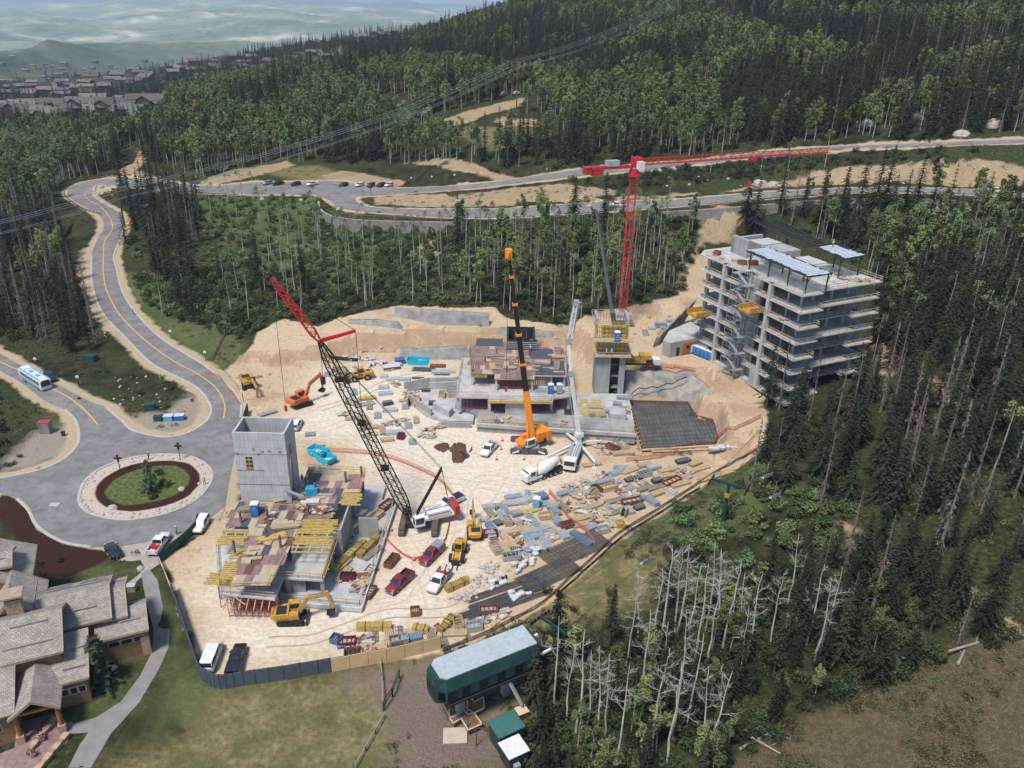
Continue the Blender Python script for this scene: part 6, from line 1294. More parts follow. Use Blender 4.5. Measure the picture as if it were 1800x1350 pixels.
# ---- front left building and its stair tower
def stair_tower():
    t=thing('concrete_stair_tower','tall open topped grey concrete stair tower beside the roundabout','building',(-41.8,120.3,0)); w=lambda: world(t)
    pm=bpy.data.materials.new('board_marked_concrete'); pm=mat('tower_concrete',(.48,.48,.465),.9,var=.14,scale=.4,bump=.1,grime=.14)
    n=pm.node_tree; bb=n.nodes['Principled BSDF']; src=bb.inputs['Base Color'].links[0].from_socket
    geo=n.nodes.new('ShaderNodeNewGeometry'); br=n.nodes.new('ShaderNodeTexBrick'); mp=n.nodes.new('ShaderNodeMapping'); sp=n.nodes.new('ShaderNodeSeparateXYZ'); cx=n.nodes.new('ShaderNodeCombineXYZ'); ad=n.nodes.new('ShaderNodeMath')
    n.links.new(geo.outputs['Position'],sp.inputs[0]); n.links.new(sp.outputs[0],ad.inputs[0]); n.links.new(sp.outputs[1],ad.inputs[1]); n.links.new(ad.outputs[0],cx.inputs[0]); n.links.new(sp.outputs[2],cx.inputs[1]); n.links.new(cx.outputs[0],br.inputs['Vector'])
    br.offset=0; br.inputs['Brick Width'].default_value=.62; br.inputs['Row Height'].default_value=1.45; br.inputs['Scale'].default_value=1; br.inputs['Mortar Size'].default_value=.02; br.inputs['Color1'].default_value=(1,1,1,1); br.inputs['Color2'].default_value=(.93,.94,.94,1); br.inputs['Mortar'].default_value=(.62,.63,.64,1)
    mx=n.nodes.new('ShaderNodeMix'); mx.data_type='RGBA'; mx.blend_type='MULTIPLY'; mx.inputs['Factor'].default_value=1; n.links.new(src,mx.inputs['A']); n.links.new(br.outputs['Color'],mx.inputs['B']); n.links.new(mx.outputs['Result'],bb.inputs['Base Color'])
    x0,x1,y0,y1,h=-46.3,-37.6,117.6,123.4,20.2
    b=w(); b.box(x0,y0,-.2,x1,y0+.35,h); b.build('front_wall',pm,t)
    b=w(); b.box(x0,y0+.35,-.2,x0+.35,y1,h); b.build('side_wall',pm,t)
    b=w(); b.box(x1-.35,y0+.35,-.2,x1,y0+1.3,h); b.box(x1-.35,y0+1.3,17.2,x1,y0+2.9,h); b.box(x1-.35,y0+1.3,14.4,x1,y0+2.9,14.9); b.box(x1-.35,y0+2.9,-.2,x1,y1,h); b.build('side_wall',pm,t)
    b=w(); b.box(x0+.35,y1-.35,-.2,x1-.35,y1,h); b.build('back_wall',pm,t)
    b=w(); b.box(x0+.35,y0+.35,8,x1-.35,y1-.35,8.2); b.build('inner_floor',concd,t)
    b=w(); b.box(x0-.06,y0-.06,10.2,x1+.06,y0+.0,10.32); b.box(x0-.06,y0-.06,13.0,x0+4.6,y0+.0,13.1); b.box(x0-.06,y0-.05,16.2,x1,y0+.0,16.24); b.build('pour_joint',concd,t)
    b=w(); b.box(x0+1.7,y0-.04,13.2,x0+2.8,y0+.02,15.6); wn=b.build('window_opening',mat('opening_shade',(.05,.04,.03),.9),t); b=w()
    for i in range(3): b.box(x0+1.75,y0-.07,13.4+i*.8,x0+2.75,y0-.04,13.55+i*.8)
    b.box(x0+2.2,y0-.08,13.2,x0+2.32,y0-.05,15.6); b.build('timber_blocking',yelw,wn)
    b=w(); b.box(x1+.0,y0+1.4,14.95,x1+.03,y0+2.8,17.1); b.build('upper_opening_board',mat('opening_board',(.30,.20,.09),.8),t)
    b=w()
    for dx,dz in ((.25,16.0),(3.0,16.9),(3.8,16.0),(4.5,16.5),(5.7,16.6),(7.4,16.5)): b.box(x0+dx,y0-.05,dz,x0+dx+.42,y0+.01,dz+.36)
    b.build('anchor_pockets',concd,t)
    b=w(); b.beam((x1-.9,y0-.5,9.6),(x1+2.2,y0-.5,8.2),.5,.3); b.build('steel_channel',gst,t)
stair_tower()
def front_building():
    t=thing('timber_formwork_building','front building wrapped in yellow joists, plywood decks and red shoring','building',(-35,112,0)); w=lambda: world(t)
    b=w(); b.prism([(-36,99.6),(-22.6,98.2),(-21.2,127.5),(-24,128),(-24,133),(-44,133),(-45,112),(-36,112)],-.3,.8); b.build('ground_slab',concl,t)
    b=w(); b.prism([(-36,99.0),(-22.4,97.6),(-22.3,97.9),(-36,99.3)],.2,.95); b.prism([(-22.3,97.9),(-21,127.5),(-21.3,127.5),(-22.6,98)],.2,.95); b.build('slab_edge_form',whites,t)
    b=w(); b.prism([(-48,108),(-43.4,96.6),(-34.8,95.6),(-34.8,100.6),(-28.6,100.2),(-28.6,114),(-27.5,130),(-45.5,130),(-47.5,114)],3.75,4.05); b.build('floor_slab',concl,t)
    b=w(); rails(b,[(-47.8,108.2),(-43.4,96.8),(-34.9,95.8)],4.05,1.1,1.6); rails(b,[(-34.6,100.8),(-28.7,100.4),(-28.7,113)],4.05,1.1,1.6); rails(b,[(-35.6,99.6),(-22.8,98.4),(-21.5,127)],.8,1.1,2); b.build('guard_rail',wood_,t)
    for i,(x,y) in enumerate(((-34.3,100.9),(-28.9,100.8),(-28.9,107),(-28.6,114),(-47,108.5),(-46.5,114),(-35,96.6),(-41,97.5),(-28,122),(-27.7,129.4),(-36,129.4))):
        b=w(); b.cb(x,y,2.3,.6,.5,2.95); b.build('column',conc,t)
    b=w(); b.box(-35,101.3,.8,-31.8,101.6,3.75); b.box(-32,107,.8,-28.8,107.3,3.75); b.box(-44,104,0,-36,104.4,3.75); b.box(-36,101,0,-35.7,112,3.75); b.build('wall',conc,t)
    b=w(); b.box(-34.5,104.8,4.05,-34.2,112,6.8); b.box(-46.8,109.3,4.05,-42,109.6,6.6); b.box(-40.3,103,4.05,-40,109,6.6); b.box(-38,113,4.05,-30,113.3,6.7); b.build('wall',conc,t)
    b=w(); b.box(-31.6,110,.8,-27.9,110.3,6.6); b.box(-27.9,110,.8,-27.6,118,6.6); b.box(-26,116,.8,-22.6,116.3,4.8); b.build('grey_wall',conc,t)
    deck=[(-47.8,114),(-46.4,117.3),(-37.4,117.3),(-37.4,128.6),(-26.6,127.8),(-26.4,121.2),(-29.2,120.8),(-30,113),(-34.6,112),(-34.6,103.4),(-35.2,95.6),(-41.0,95.2),(-41.2,105.6),(-43,110.5),(-47,110.8)]
    b=w(); b.prism(deck,6.62,6.85); b.build('deck_framing',wood_,t)
    b=w(); patch(b,deck,6.88,1.22,2.44,[0,0,1,1,2,3,1,0]); b.build('plywood_deck',[ply,plyl,plyb,mat('brown_plywood',(.13,.07,.05),.75,var=.2)],t)
    def joists(x0,x1,y0,y1,z,sp,along,nm='yellow_joists'):
        q=w(); n=int(((y1-y0) if along=='x' else (x1-x0))/sp)
        for i in range(n+1):
            if rd.random()<.08: continue
            j=rd.uniform(-.5,.5)
            if along=='x': y=y0+i*sp; q.beam((x0+j*.6,y,z+rd.uniform(-.03,.03)),(x1+j,y+rd.uniform(-.06,.06),z),.14,.22)
            else: x=x0+i*sp; q.beam((x,y0+j,z),(x+rd.uniform(-.06,.06),y1+j*.6,z),.14,.22)
        r=q.build(nm,yelw,t); q=w()
        if along=='x':
            for f in (.15,.5,.85): x=x0+(x1-x0)*f; q.beam((x,y0,z-.2),(x,y1,z-.2),.14,.22)
        else:
            for f in (.15,.5,.85): y=y0+(y1-y0)*f; q.beam((x0,y,z-.2),(x1,y,z-.2),.14,.22)
        q.build('white_bearers',whites,r)
    joists(-34.4,-28.6,103.4,112.4,6.9,.42,'x'); joists(-46.6,-42.2,105.4,109.4,6.6,.45,'x'); joists(-43.8,-41.0,97.5,105,6.2,.45,'x'); joists(-29.2,-26,117,120.6,6.9,.3,'x'); joists(-32.6,-29.6,113.4,117.4,6.8,.5,'x'); joists(-46.4,-41.4,98.6,101,4.3,.4,'x')
    joists(-29.0,-28.2,101,113,4.4,.28,'y')
    b=w(); rails(b,[(-41,95.3),(-35.3,95.7),(-34.8,103)],6.0,1.2,1.5); rails(b,[(-47.6,110.8),(-47.9,113.8)],6.9,1.1,1.5); rails(b,[(-37.3,128.4),(-26.7,127.7),(-26.5,121.3)],6.9,1.0,2.0); rails(b,[(-45,115.5),(-34,115.0)],6.9,1.0,2.6,n=1); b.build('timber_bracing',wood_,t)
    b=w()
    for i in range(26):
        x=rd.uniform(-42,-28);y=rd.uniform(97,127); 
        if not inpoly([x],[y],deck)[0]: continue
        b.cb(x,y,7.12,rd.uniform(.8,3.2),rd.uniform(.15,1.1),rd.uniform(.06,.35),rd.choice((0,1.57,1.5,.2)))
    b.build('loose_boards',plyl,t)
    b=w()
    for x,y in ((-44.3,111),(-38.8,106.5),(-40.2,112),(-33.8,113.6),(-29.5,124),(-27,126),(-36,121.5),(-42.8,103),(-36,104.5),(-34,120)): b.tube((x,y,6.9),(x,y,9.2),.22,n=6)
    b.build('rebar_columns',mat('rebar_cage',(.16,.13,.11),.8),t)
    b=w()   # red shoring frames under the front corner
    for i in range(9):
        for j in range(3):
            x=-42.3+i*.9;y=96.2+j*1.2; b.tube((x,y,0),(x,y,3.7),.05,n=4)
    for j in range(3):
        for z in (.3,.9,1.5,2.1,2.7,3.3): b.beam((-42.3,96.2+j*1.2,z),(-35.1,96.2+j*1.2,z),.06)
    for i in range(8): b.beam((-42.3+i*.9,96.15,.3),(-41.4+i*.9,96.15,3.3),.05)
    b.build('red_shoring',redst,t)
    b=w()
    for i in range(6):
        y=98.2+i*1.9; x=-44.2-i*.62; b.tube((x,y,0),(x,y,4.2),.06,n=4); b.beam((x,y,4.0),(x-.3,y+1.9,4.0),.06); b.beam((x,y,2),(x-.62,y+1.9,2),.06); b.beam((x,y,.2),(x-.62,y+1.9,3.9),.05)
    b.build('red_scaffold',redst,t)
    b=w()
    for i in range(7): b.beam((-42+i*1.1,94.0,3.35+rd.uniform(-.1,.1)),(-42.4+i*1.1,97,3.5),.12,.2)
    b.beam((-46,101,3.9),(-41.5,94.6,3.4),.12); b.beam((-45,99,4.2),(-39,94.8,3.6),.12); b.build('timber_outriggers',wood_,t)
    for lab,x,y,rz,L in ():pass
front_building()
toilet('blue portable toilet on the plywood deck in front of the stair tower',(-42.6,113.4,6.95),R(4))
# ---------------------------------------------------------------- the shingled lodge, bottom left
def shingle():
    m=mat('wood_shingles',(.38,.345,.295),.9,var=.25,scale=.7,bump=.2); n=m.node_tree; bb=n.nodes['Principled BSDF']; src=bb.inputs['Base Color'].links[0].from_socket
    tc=n.nodes.new('ShaderNodeTexCoord'); br=n.nodes.new('ShaderNodeTexBrick'); n.links.new(tc.outputs['Object'],br.inputs['Vector']); br.inputs['Scale'].default_value=1; br.inputs['Brick Width'].default_value=.42; br.inputs['Row Height'].default_value=.27; br.inputs['Mortar Size'].default_value=.022
    br.inputs['Color1'].default_value=(1.06,1.04,1,1); br.inputs['Color2'].default_value=(.74,.73,.72,1); br.inputs['Mortar'].default_value=(.32,.31,.30,1); br.inputs['Bias'].default_value=.1
    mx=n.nodes.new('ShaderNodeMix'); mx.data_type='RGBA'; mx.blend_type='MULTIPLY'; mx.inputs['Factor'].default_value=1; n.links.new(src,mx.inputs['A']); n.links.new(br.outputs['Color'],mx.inputs['B']); n.links.new(mx.outputs['Result'],bb.inputs['Base Color']); return m
shg=shingle(); stucco=mat('ochre_timber_wall',(.22,.125,.07),.8,var=.2); fasc=mat('fascia_timber',(.36,.27,.19),.8); stone=mat('warm_stone',(.40,.27,.18),.9,var=.35,scale=2,bump=.4); logm=mat('log_post',(.33,.115,.045),.7,var=.2); guardm=mat('snow_guard',(.25,.24,.22),.8)
def lodge():
    t=thing('shingled_lodge','large lodge with weathered shingle roofs and a stone porch, bottom left','building',(-58,86,0),R(24))
    def roof(x0,x1,y0,y1,ze,zr,ax='x',yr=None,guards=(),th=.22,hip=0):
        c=(y0+y1)/2 if yr is None else yr
        if ax=='y': c=(x0+x1)/2 if yr is None else yr
        b=MB()
        if ax=='x': sl=[((x0,y0,ze),(x1,y0,ze),(x1,c,zr),(x0,c,zr)),((x1,y1,ze),(x0,y1,ze),(x0,c,zr),(x1,c,zr))]
        else: sl=[((x0,y1,ze),(x0,y0,ze),(c,y0,zr),(c,y1,zr)),((x1,y0,ze),(x1,y1,ze),(c,y1,zr),(c,y0,zr))]
        for s in sl:
            lo=[(x,y,z-th) for x,y,z in s]; b.add(list(s)+lo,[(0,1,2,3),(7,6,5,4),(0,4,5,1),(1,5,6,2),(2,6,7,3),(3,7,4,0)])
        o=b.build('roof',shg,t)
        b=MB()
        for s in sl: b.beam(Vector(s[0])-Vector((0,0,.2)),Vector(s[1])-Vector((0,0,.2)),.1,.34); b.beam(Vector(s[1])+Vector((0,0,-.14)),Vector(s[2])+Vector((0,0,-.14)),.12,.36); b.beam(Vector(s[0])+Vector((0,0,-.14)),Vector(s[3])+Vector((0,0,-.14)),.12,.36)
        b.build('fascia',fasc,o)
        for (gx0,gx1,f) in guards:
            y=y0+(c-y0)*f; z=ze+(zr-ze)*f
            if f>1: y=y1+(c-y1)*(2-f); z=ze+(zr-ze)*(2-f)
            b=MB(); b.beam((gx0,y,z+.13),(gx1,y,z+.13),.12,.22); b.build('snow_guard',guardm,o)
        return o
    def wall(x0,x1,y0,y1,z1,zr=None,ax='x',c=None,m=None):
        b=MB(); b.box(x0,y0,-1,x1,y1,z1)
        if zr:
            if ax=='x':
                c=c if c is not None else (y0+y1)/2
                b.add([(x0,y0,z1),(x0,y1,z1),(x0,c,zr),(x1,y0,z1),(x1,y1,z1),(x1,c,zr)],[(0,2,1),(3,4,5)])
            else:
                c=c if c is not None else (x0+x1)/2; b.add([(x0,y0,z1),(x1,y0,z1),(c,y0,zr),(x0,y1,z1),(x1,y1,z1),(c,y1,zr)],[(0,1,2),(4,3,5)])
        return b.build('wall',m or stucco,t)
    def win(p,ax,w_=1.2,h=1.2,z=2.6,n=2):
        x,y=p
        for i in range(n):
            b=MB(); xx=x+(i*(w_+.1) if ax=='x' else 0); yy=y+(i*(w_+.1) if ax=='y' else 0)
            if ax=='x': b.box(xx,yy-.07,z,xx+w_,yy+.02,z+h)
            else: b.box(xx-.02,yy,z,xx+.07,yy+w_,z+h)
            f=b.build('window_frame',whitep,t); b=MB()
            if ax=='x': b.box(xx+.08,yy-.1,z+.08,xx+w_-.08,yy-.06,z+h-.08)
            else: b.box(xx+.06,yy+.08,z+.08,xx+.1,yy+w_-.08,z+h-.08)
            b.build('pane',glassm,f)
    roof(1.0,7.7,-1.2,6.0,4.7,6.5,yr=2.6,guards=[(4.2,6.8,.45),(4.8,6.2,1.35)]); wall(1.2,7.1,-.6,5.5,4.8,6.2,c=2.6); win((2.3,-.6),'x',1.5,.9,2.6,3)
    b=MB(); b.box(6.4,-.9,-1,7.5,0,3.2); b.build('stone_pier',stone,t)
    roof(-5.8,3.4,.3,10.4,7,9.3,yr=4.9,guards=[(-2.5,1.6,.42),(-5,-1.5,1.55),(-.8,2.8,1.72),(-1.3,3.2,1.5),(-5.4,-2,1.75),(-5.4,-1.9,1.9),(-.6,2.4,1.88)]); wall(-5.6,2.9,.9,9.9,7,9,c=4.9); win((-2.4,.9),'x',1.1,.55,6.1,3)
    roof(2.0,5.3,.8,10.2,6.3,8.5,yr=4.9,guards=[(3.6,5.0,1.6)]); wall(2.2,4.9,1.2,9.8,6.3,8.2,c=4.9)
    roof(-15,-2.1,-5.6,5.0,8.1,10.7,yr=0,guards=[(-8.2,-3.8,.78),(-9,-3.2,.3),(-12.5,-9.4,.5),(-13,-9.7,.12)]); wall(-14.6,-2.6,-5.0,4.4,8.1,10.4,c=0)
    def shed(p,nm='roof'):
        b=MB(); lo=[(x,y,z-.22) for x,y,z in p]; n=len(p); b.add(list(p)+lo,[tuple(range(n)),tuple(range(2*n-1,n-1,-1))]+[(i,(i+1)%n,n+(i+1)%n,n+i)[::-1] for i in range(n)]); return b.build(nm,shg,t)
    o=shed([(-4,-8.2,5.0),(.4,-8.2,5.0),(.4,-.6,7.0),(-4,-.6,7.0)]); b=MB(); b.beam((-2.6,-6.4,5.65),(.0,-6.4,5.65),.12,.22); b.beam((-1.6,-3.5,6.4),(.1,-3.5,6.4),.12,.22); b.build('snow_guard',guardm,o); b=MB(); b.beam((-4,-8.2,4.8),(.4,-8.2,4.8),.1,.34); b.beam((.42,-8.2,4.85),(.42,-.6,6.85),.12,.36); b.build('fascia',fasc,o)
    wall(-4,0,-7.4,-1,4.9); win((-3.2,-7.4),'x',.9,1.1,2.2,3)
    shed([(-15,-11.8,5.4),(-7.6,-11.8,5.4),(-7.6,-5.2,7.9),(-15,-5.2,7.9)]); wall(-15,-8.2,-11,-5.2,5.3); win((-12,-11),'x',1.2,1.3,2.4,2)
    roof(-8.4,-2.7,-12.2,-5.2,4.9,6.9,ax='y'); 
    for x in (-7.8,-3.2):
        b=MB(); b.box(x-.45,-12.0,-1,x+.45,-11.1,1.6); b.build('stone_pier',stone,t); b=MB(); b.tube((x,-11.55,1.6),(x,-11.55,4.9),.3,n=10); b.build('log_post',logm,t)
    b=MB(); b.beam((-7.9,-11.6,4.8),(-3.1,-11.6,4.8),.35); b.build('log_beam',logm,t)
    roof(-16,-7.0,9.8,20.2,8.6,11,ax='y',yr=-11.5); wall(-15.6,-7.6,9.8,19.6,8.6,10.8,ax='y',c=-11.5); win((-7.6,12),'y',1,1.2,5.5,2)
    roof(-11.5,-5.0,3.4,11.2,7.9,10.9,ax='y',yr=-9.0); b=MB(); b.beam((-6.2,5,8.75),(-6.2,7.2,8.75),.12,.22); b.beam((-6.2,8.2,8.75),(-6.2,10.2,8.75),.12,.22); b.build('snow_guard',guardm,t)
    roof(-13.5,-9.0,12,17,11.2,12.2,guards=[(-13,-10,.5)]); wall(-13,-9.4,12.4,16.6,11.3)
    b=MB(); b.box(-8.9,2.4,9,-7.0,4.0,11.8); ch=b.build('chimney',stone,t); b=MB(); b.box(-9.3,2.0,12.3,-6.6,4.4,12.6); b.build('chimney_cap',fasc,ch); b=MB(); b.box(-8.7,2.5,11.8,-7.2,3.9,12.3); b.build('chimney_flue',blk,ch)
lodge()
LM=Matrix.Translation((-58,86,0))@Matrix.Rotation(R(24),4,'Z')
pat=[LM@Vector(p) for p in ((-12,-11.9,0),(-8.6,-12.2,0),(-8.6,-8,0),(-4,-8,0),(-2.4,-11.5,0),(-2.5,-13.6,0),(-4.4,-16,0),(-7,-18.5,0),(-14,-18,0))]
drape('patio',[(p.x,p.y) for p in pat],mat('patio_flagstone',(.27,.17,.155),.9,var=.3,scale=1.5,bump=.3),.06,1.0)
for i,(a,e) in enumerate((((-4.2,-9.4),(-6.6,-13.6)),((-2.6,-12.8),(-5.9,-17.8)))):
    A=LM@Vector((*a,0));E_=LM@Vector((*e,0)); t=thing('stone_wall',('stone wall with tan caps beside the lodge steps','outer stone wall with tan caps around the lodge patio')[i],'garden wall',A); d=E_-A
    b=MB(); b.beam((0,0,.5),d+Vector((0,0,.5)),.5,1.1); b.build('wall',stone,t); b=MB(); 
    for k in range(4): b.beam(d*(k*.26)+Vector((0,0,1.05)),d*(k*.26+.16)+Vector((0,0,1.05)),.75,.16)
    b.build('cap',mat('tan_cap_stone',(.45,.31,.2),.85,var=.2),t)
for i,(px,py) in enumerate(((85,1276),(74,1302),(5,1305),(58,1330))):
    c=P(px,py); t=thing('flower_planter',['red planter beside the lodge porch pier','red planter at the middle of the lodge patio','red shrub planter at the left photo edge','low red planter near the bottom of the patio'][i],'planter',c+Vector((0,0,.06)),group='red planters on the patio'); b=MB(); b.tube((0,0,0),(0,0,.5),.35,.45,10); b.build('pot',stone,t); b=MB(); clump(b,(0,0,.8),(.6,.6,.4),70,rd,.12); b.build('flowers',mat('red_flowers',(.16,.02,.025),.8,col2=(.04,.06,.03)),t)
# ---------------------------------------------------------------- lift station
gm=mat('station_green',(.018,.058,.054),.5,var=.15,grime=.25); gl=mat('station_green_light',(.045,.135,.115),.6,var=.12,scale=1); rf=mat('station_roof',(.38,.43,.44),.6,var=.1,scale=3,grime=.14,gsc=(.8,.8,.8))
def station():
    t=thing('lift_station','dark green chairlift terminal with pale blue roof and black windows','chairlift station',(-2.6,81.6,-1),R(30.3))
    L0,L1=-7.2,6.6
    def pr(hw,z): return [(-hw,z),(hw,z)]
    # cross-section rings (half width, z) swept along x with a faceted nose
    prof=[(.0,4.9),(1.9,4.9),(2.45,5.5),(2.5,7.3),(1.95,8.9),(0,9.0)]
    def ring(x,s,dz=0): r_=[(x,-w*s,z) for w,z in prof]+[(x,w*s,z) for w,z in prof[::-1][1:-1]]; return r_
    b=MB(); R_=[ring(L0-.9,.55),ring(L0+.3,1),ring(L1,1),ring(L1+.5,.85)]; n=len(R_[0]); b.add([v for r_ in R_ for v in r_],[(i*n+k,(i+1)*n+k,(i+1)*n+(k+1)%n,i*n+(k+1)%n) for i in range(3) for k in range(n)]+[tuple(range(n)),tuple(range(4*n-1,3*n-1,-1))]); b.build('hull',gm,t)
    b=MB(); b.add([(x,y,z) for z in (8.93,9.1) for x,y in ((L0-.2,-1.3),(L0+.5,-1.97),(L1,-1.97),(L1+.1,1.97),(L0+.5,1.97),(L0-.2,1.3))],[(5,4,3,2,1,0),(6,7,8,9,10,11)]+[(i,(i+1)%6,6+(i+1)%6,6+i) for i in range(6)]); b.build('roof',rf,t)
    for s in (-1,1):
        for i,x in enumerate((-6.3,-4.3,-1.7,.9,3.6)):
            b=MB(); w_=.62; z0,z1=5.75,7.15; y0,y1=2.46*s,2.50*s
            b.add([(x-w_,y0+.03*s,z0),(x+w_,y0+.03*s,z0),(x+w_,y1+.03*s,z1),(x-w_,y1+.03*s,z1),(x-w_,y0-.1*s,z0),(x+w_,y0-.1*s,z0),(x+w_,y1-.1*s,z1),(x-w_,y1-.1*s,z1)],[(0,1,2,3),(4,7,6,5),(0,4,5,1),(1,5,6,2),(2,6,7,3),(3,7,4,0)]); b.build('window',blkwin,t)
        b=MB(); b.box(L0+.6,2.25*s-.3,4.75,L1,2.25*s+.3,5.05); b.build('skirt',blk,t)
        b=MB(); A,B_=Vector((L0-.9,1.37*s,5.75)),Vector((L0+.3,2.49*s,5.75)); u,v=A.lerp(B_,.25),A.lerp(B_,.8); o=Vector((-.05,.05*s,0)); b.quad(u+o,v+o,v+o+Vector((.0,-.0,1.4)),u+o+Vector((0,0,1.3))); b.quad(u+o,u+o+Vector((0,0,1.3)),v+o+Vector((0,0,1.4)),v+o); b.build('window',blkwin,t)
    for y in (-.65,.65): b=MB(); b.box(L0-.95,y-.45,5.8,L0-.9,y+.45,7.2); b.build('window',blkwin,t)
    for x in (-4,3): b=MB(); b.box(x-.5,-.5,0,x+.5,.5,5.2); b.build('pylon',conc,t)
    b=MB(); b.beam((L1+.3,1.4,6.6),(L1+2.2,1.4,6.9),.35); b.beam((L1+.3,-1.5,6.2),(L1+2.6,-1.5,6.5),.3); b.build('rope_guide',whitep,t)
    b=MB(); b.beam((2.2,-2.2,4.7),(3.4,-3.8,1.2),.35); b.build('brace',conc,t)
station()
deckm=mat('deck_boards',(.20,.105,.06),.8,var=.3,scale=3); edgem=mat('pale_deck_edge',(.62,.47,.30),.8,var=.15)
def deck_px(lab,pts,z=.35,zz_=-1):
    w=[Z(x,y,zz_+z) for x,y in pts]; c=w[0]; t=thing('timber_deck',lab,'deck',(c.x,c.y,zz_)); b=MB(); q=[(p.x-c.x,p.y-c.y) for p in w]; b.prism(q,0,z); b.build('deck_boards',deckm,t); b=MB()
    for i in range(len(q)): b.beam((*q[i],z+.06),(*q[(i+1)%len(q)],z+.06),.14,.14)
    b.build('edge_trim',edgem,t)
deck_px('raised deck with pale edging under the nose of the lift station',[(762,1183),(779,1217),(800,1223),(817,1249),(792,1262),(772,1226)])
deck_px('narrow ramp deck ending left of the stair deck',[(816,1250),(822,1256),(797,1272),(791,1264)],.5)
deck_px('square deck with pale edging beside the control hut',[(822,1256),(833,1253),(847,1273),(823,1284),(811,1264)],.5)
deck_px('timber deck linking the lift station and control hut',[(801,1225),(820,1216),(834,1234),(850,1226),(851,1245),(833,1254),(817,1243)],.45)
def hut():
    c=(Z(857,1240,-1)+Z(885,1256,-1))/2; t=thing('control_hut','dark green control hut with flat green roof beside the lift station','hut',(0.2,75.4,-1.3),R(30))
    b=MB(); b.box(-1.7,-1.3,0,1.7,1.4,2.9); b.build('wall',gm,t); b=MB(); b.box(-1.95,-1.5,2.9,1.95,1.65,3.1); b.build('roof',gl,t); b=MB(); b.box(-1.74,-.9,1.3,-1.7,.9,2.4); b.build('window',glassm,t)
    b=MB(); b.box(-.2,-1.34,.1,.7,-1.3,2.1); b.build('door',gm,t)
hut()
def shed2():
    t=thing('service_shed','small dark shed with white flat roof in front of the green hut','hut',(1.2,72.5,-1.4),R(30)); b=MB(); b.box(-1.3,-1.3,0,1.3,1.3,2.4); b.build('wall',dkst,t); b=MB(); b.box(-1.5,-1.45,2.4,1.5,1.45,2.55); b.build('roof',whitep,t); b=MB(); b.box(-.4,-1.35,.1,.4,-1.3,2.0); b.build('door',gm,t)
    b=MB(); b.box(-.9,-2.0,.3,-.1,-1.4,1.4); b.build('meter_cabinet',gst,t)
shed2()
def boxthing(nm,lab,cat,px,py,sx,sy,sz,rz,m,lid=None,z=None,group=None):
    c=P(px,py) if z is None else Z(px,py,z); t=thing(nm,lab,cat,c,rz,group); b=MB(); b.box(-sx/2,-sy/2,-.05,sx/2,sy/2,sz); b.build('body',m,t); b=MB(); b.box(-sx/2-.06,-sy/2-.06,sz,sx/2+.06,sy/2+.06,sz+.08); b.build('lid',lid or m,t); return t
boxthing('equipment_box','brown box with pale lid right of the white roofed shed','box',917,1258,1.5,1.3,1.0,R(28),mat('brown_box',(.14,.07,.05),.8),edgem)
boxthing('ground_slab','square pale concrete slab on the bare soil below the decks','slab',800,1295,3.0,2.4,.18,R(4),mat('pale_slab',(.46,.38,.29),.9,var=.1))
boxthing('junction_box','pale blue cabinet at the foot of the shed','cabinet',881,1281,.7,.5,1.1,R(30),lbluep); boxthing('junction_box','white cabinet behind the leaning post near the shed','cabinet',899,1276,.8,.7,1.0,R(20),whitep)
boxthing('access_hatch','flat dark green hatch on the grass below the lift station','hatch',893,1203,2.6,1.5,.15,R(30),gl); boxthing('access_hatch','large dark hatch between the deck and station','hatch',850,1212,3.6,2.6,.1,R(30),mat('dark_hatch',(.05,.06,.06),.8))
boxthing('notice_board','red notice lying on the ramp deck','notice',816,1253,.6,.3,.9,R(30),redp)
def lamp_post(nm,lab,cat,px,py,h,m,arm=None,head=None,z=None):
    c=P(px,py) if z is None else Z(px,py,z); t=thing(nm,lab,cat,c); b=MB(); b.tube((0,0,-.3),(0,0,h),.09,.07,8); b.build('pole',m,t)
    if arm: b=MB(); b.beam((0,0,h*.96),arm,.08); b.build('arm',m,t)
    return t
tp=lamp_post('timber_post','tall thin timber post standing on the square deck','post',822,1288,5.6,mat('old_timber',(.12,.085,.06),.9)); lamp_post('timber_post','leaning grey timber post beside the white cabinets','post',892,1294,3.6,MC['old_timber']); lamp_post('signal_post','slim post with crossbar near the bottom of the bare soil','post',837,1312,3.4,MC['old_timber'],(1.2,.2,3.0))
for i,(x,y) in enumerate(((765,1225),(790,1262))): lamp_post('white_marker','thin white marker pole %s the left deck edge'%('at the upper end of','at the lower end of')[i],'marker pole',x,y,1.6,whitep)
# stacked timber rails, nets and low fences on the grass
def railfence(lab,pts,h=1.0,m=None,nm='timber_fence',cat='fence',w=.12):
    w_=[P(*p) for p in pts]; t=thing(nm,lab,cat,w_[0]); b=MB(); c=w_[0]
    for i in range(len(w_)-1):
        a,e=w_[i]-c,w_[i+1]-c; k=max(1,int((e-a).length/3))
        for j in range(k+1): q=a.lerp(e,j/k); b.beam(q,q+Vector((0,0,h)),w)
    b.build('posts',m or edgem,t); b=MB()
    for i in range(len(w_)-1):
        a,e=w_[i]-c,w_[i+1]-c
        for f in (.95,.55): b.beam(a+Vector((0,0,h*f)),e+Vector((0,0,h*f)),w*.8)
    b.build('rails',m or edgem,t)
oldr=mat('grey_rail_timber',(.30,.27,.22),.9,var=.25)
railfence('low grey rail fence running down the lawn to the bottom edge',[(676,1262),(660,1290),(643,1320),(625,1352)],.9,oldr); railfence('low pole fence on the grass right of the lift station',[(909,1218),(935,1200),(965,1184)],1.0,oldr); railfence('stacked grey poles leaning on the plywood fence',[(668,1160),(672,1195),(673,1250)],1.1,oldr)
railfence('folded dark green safety net frame standing on the grass',[(702,1193),(690,1225),(674,1250)],1.7,gm,'safety_net','net frame',.16)
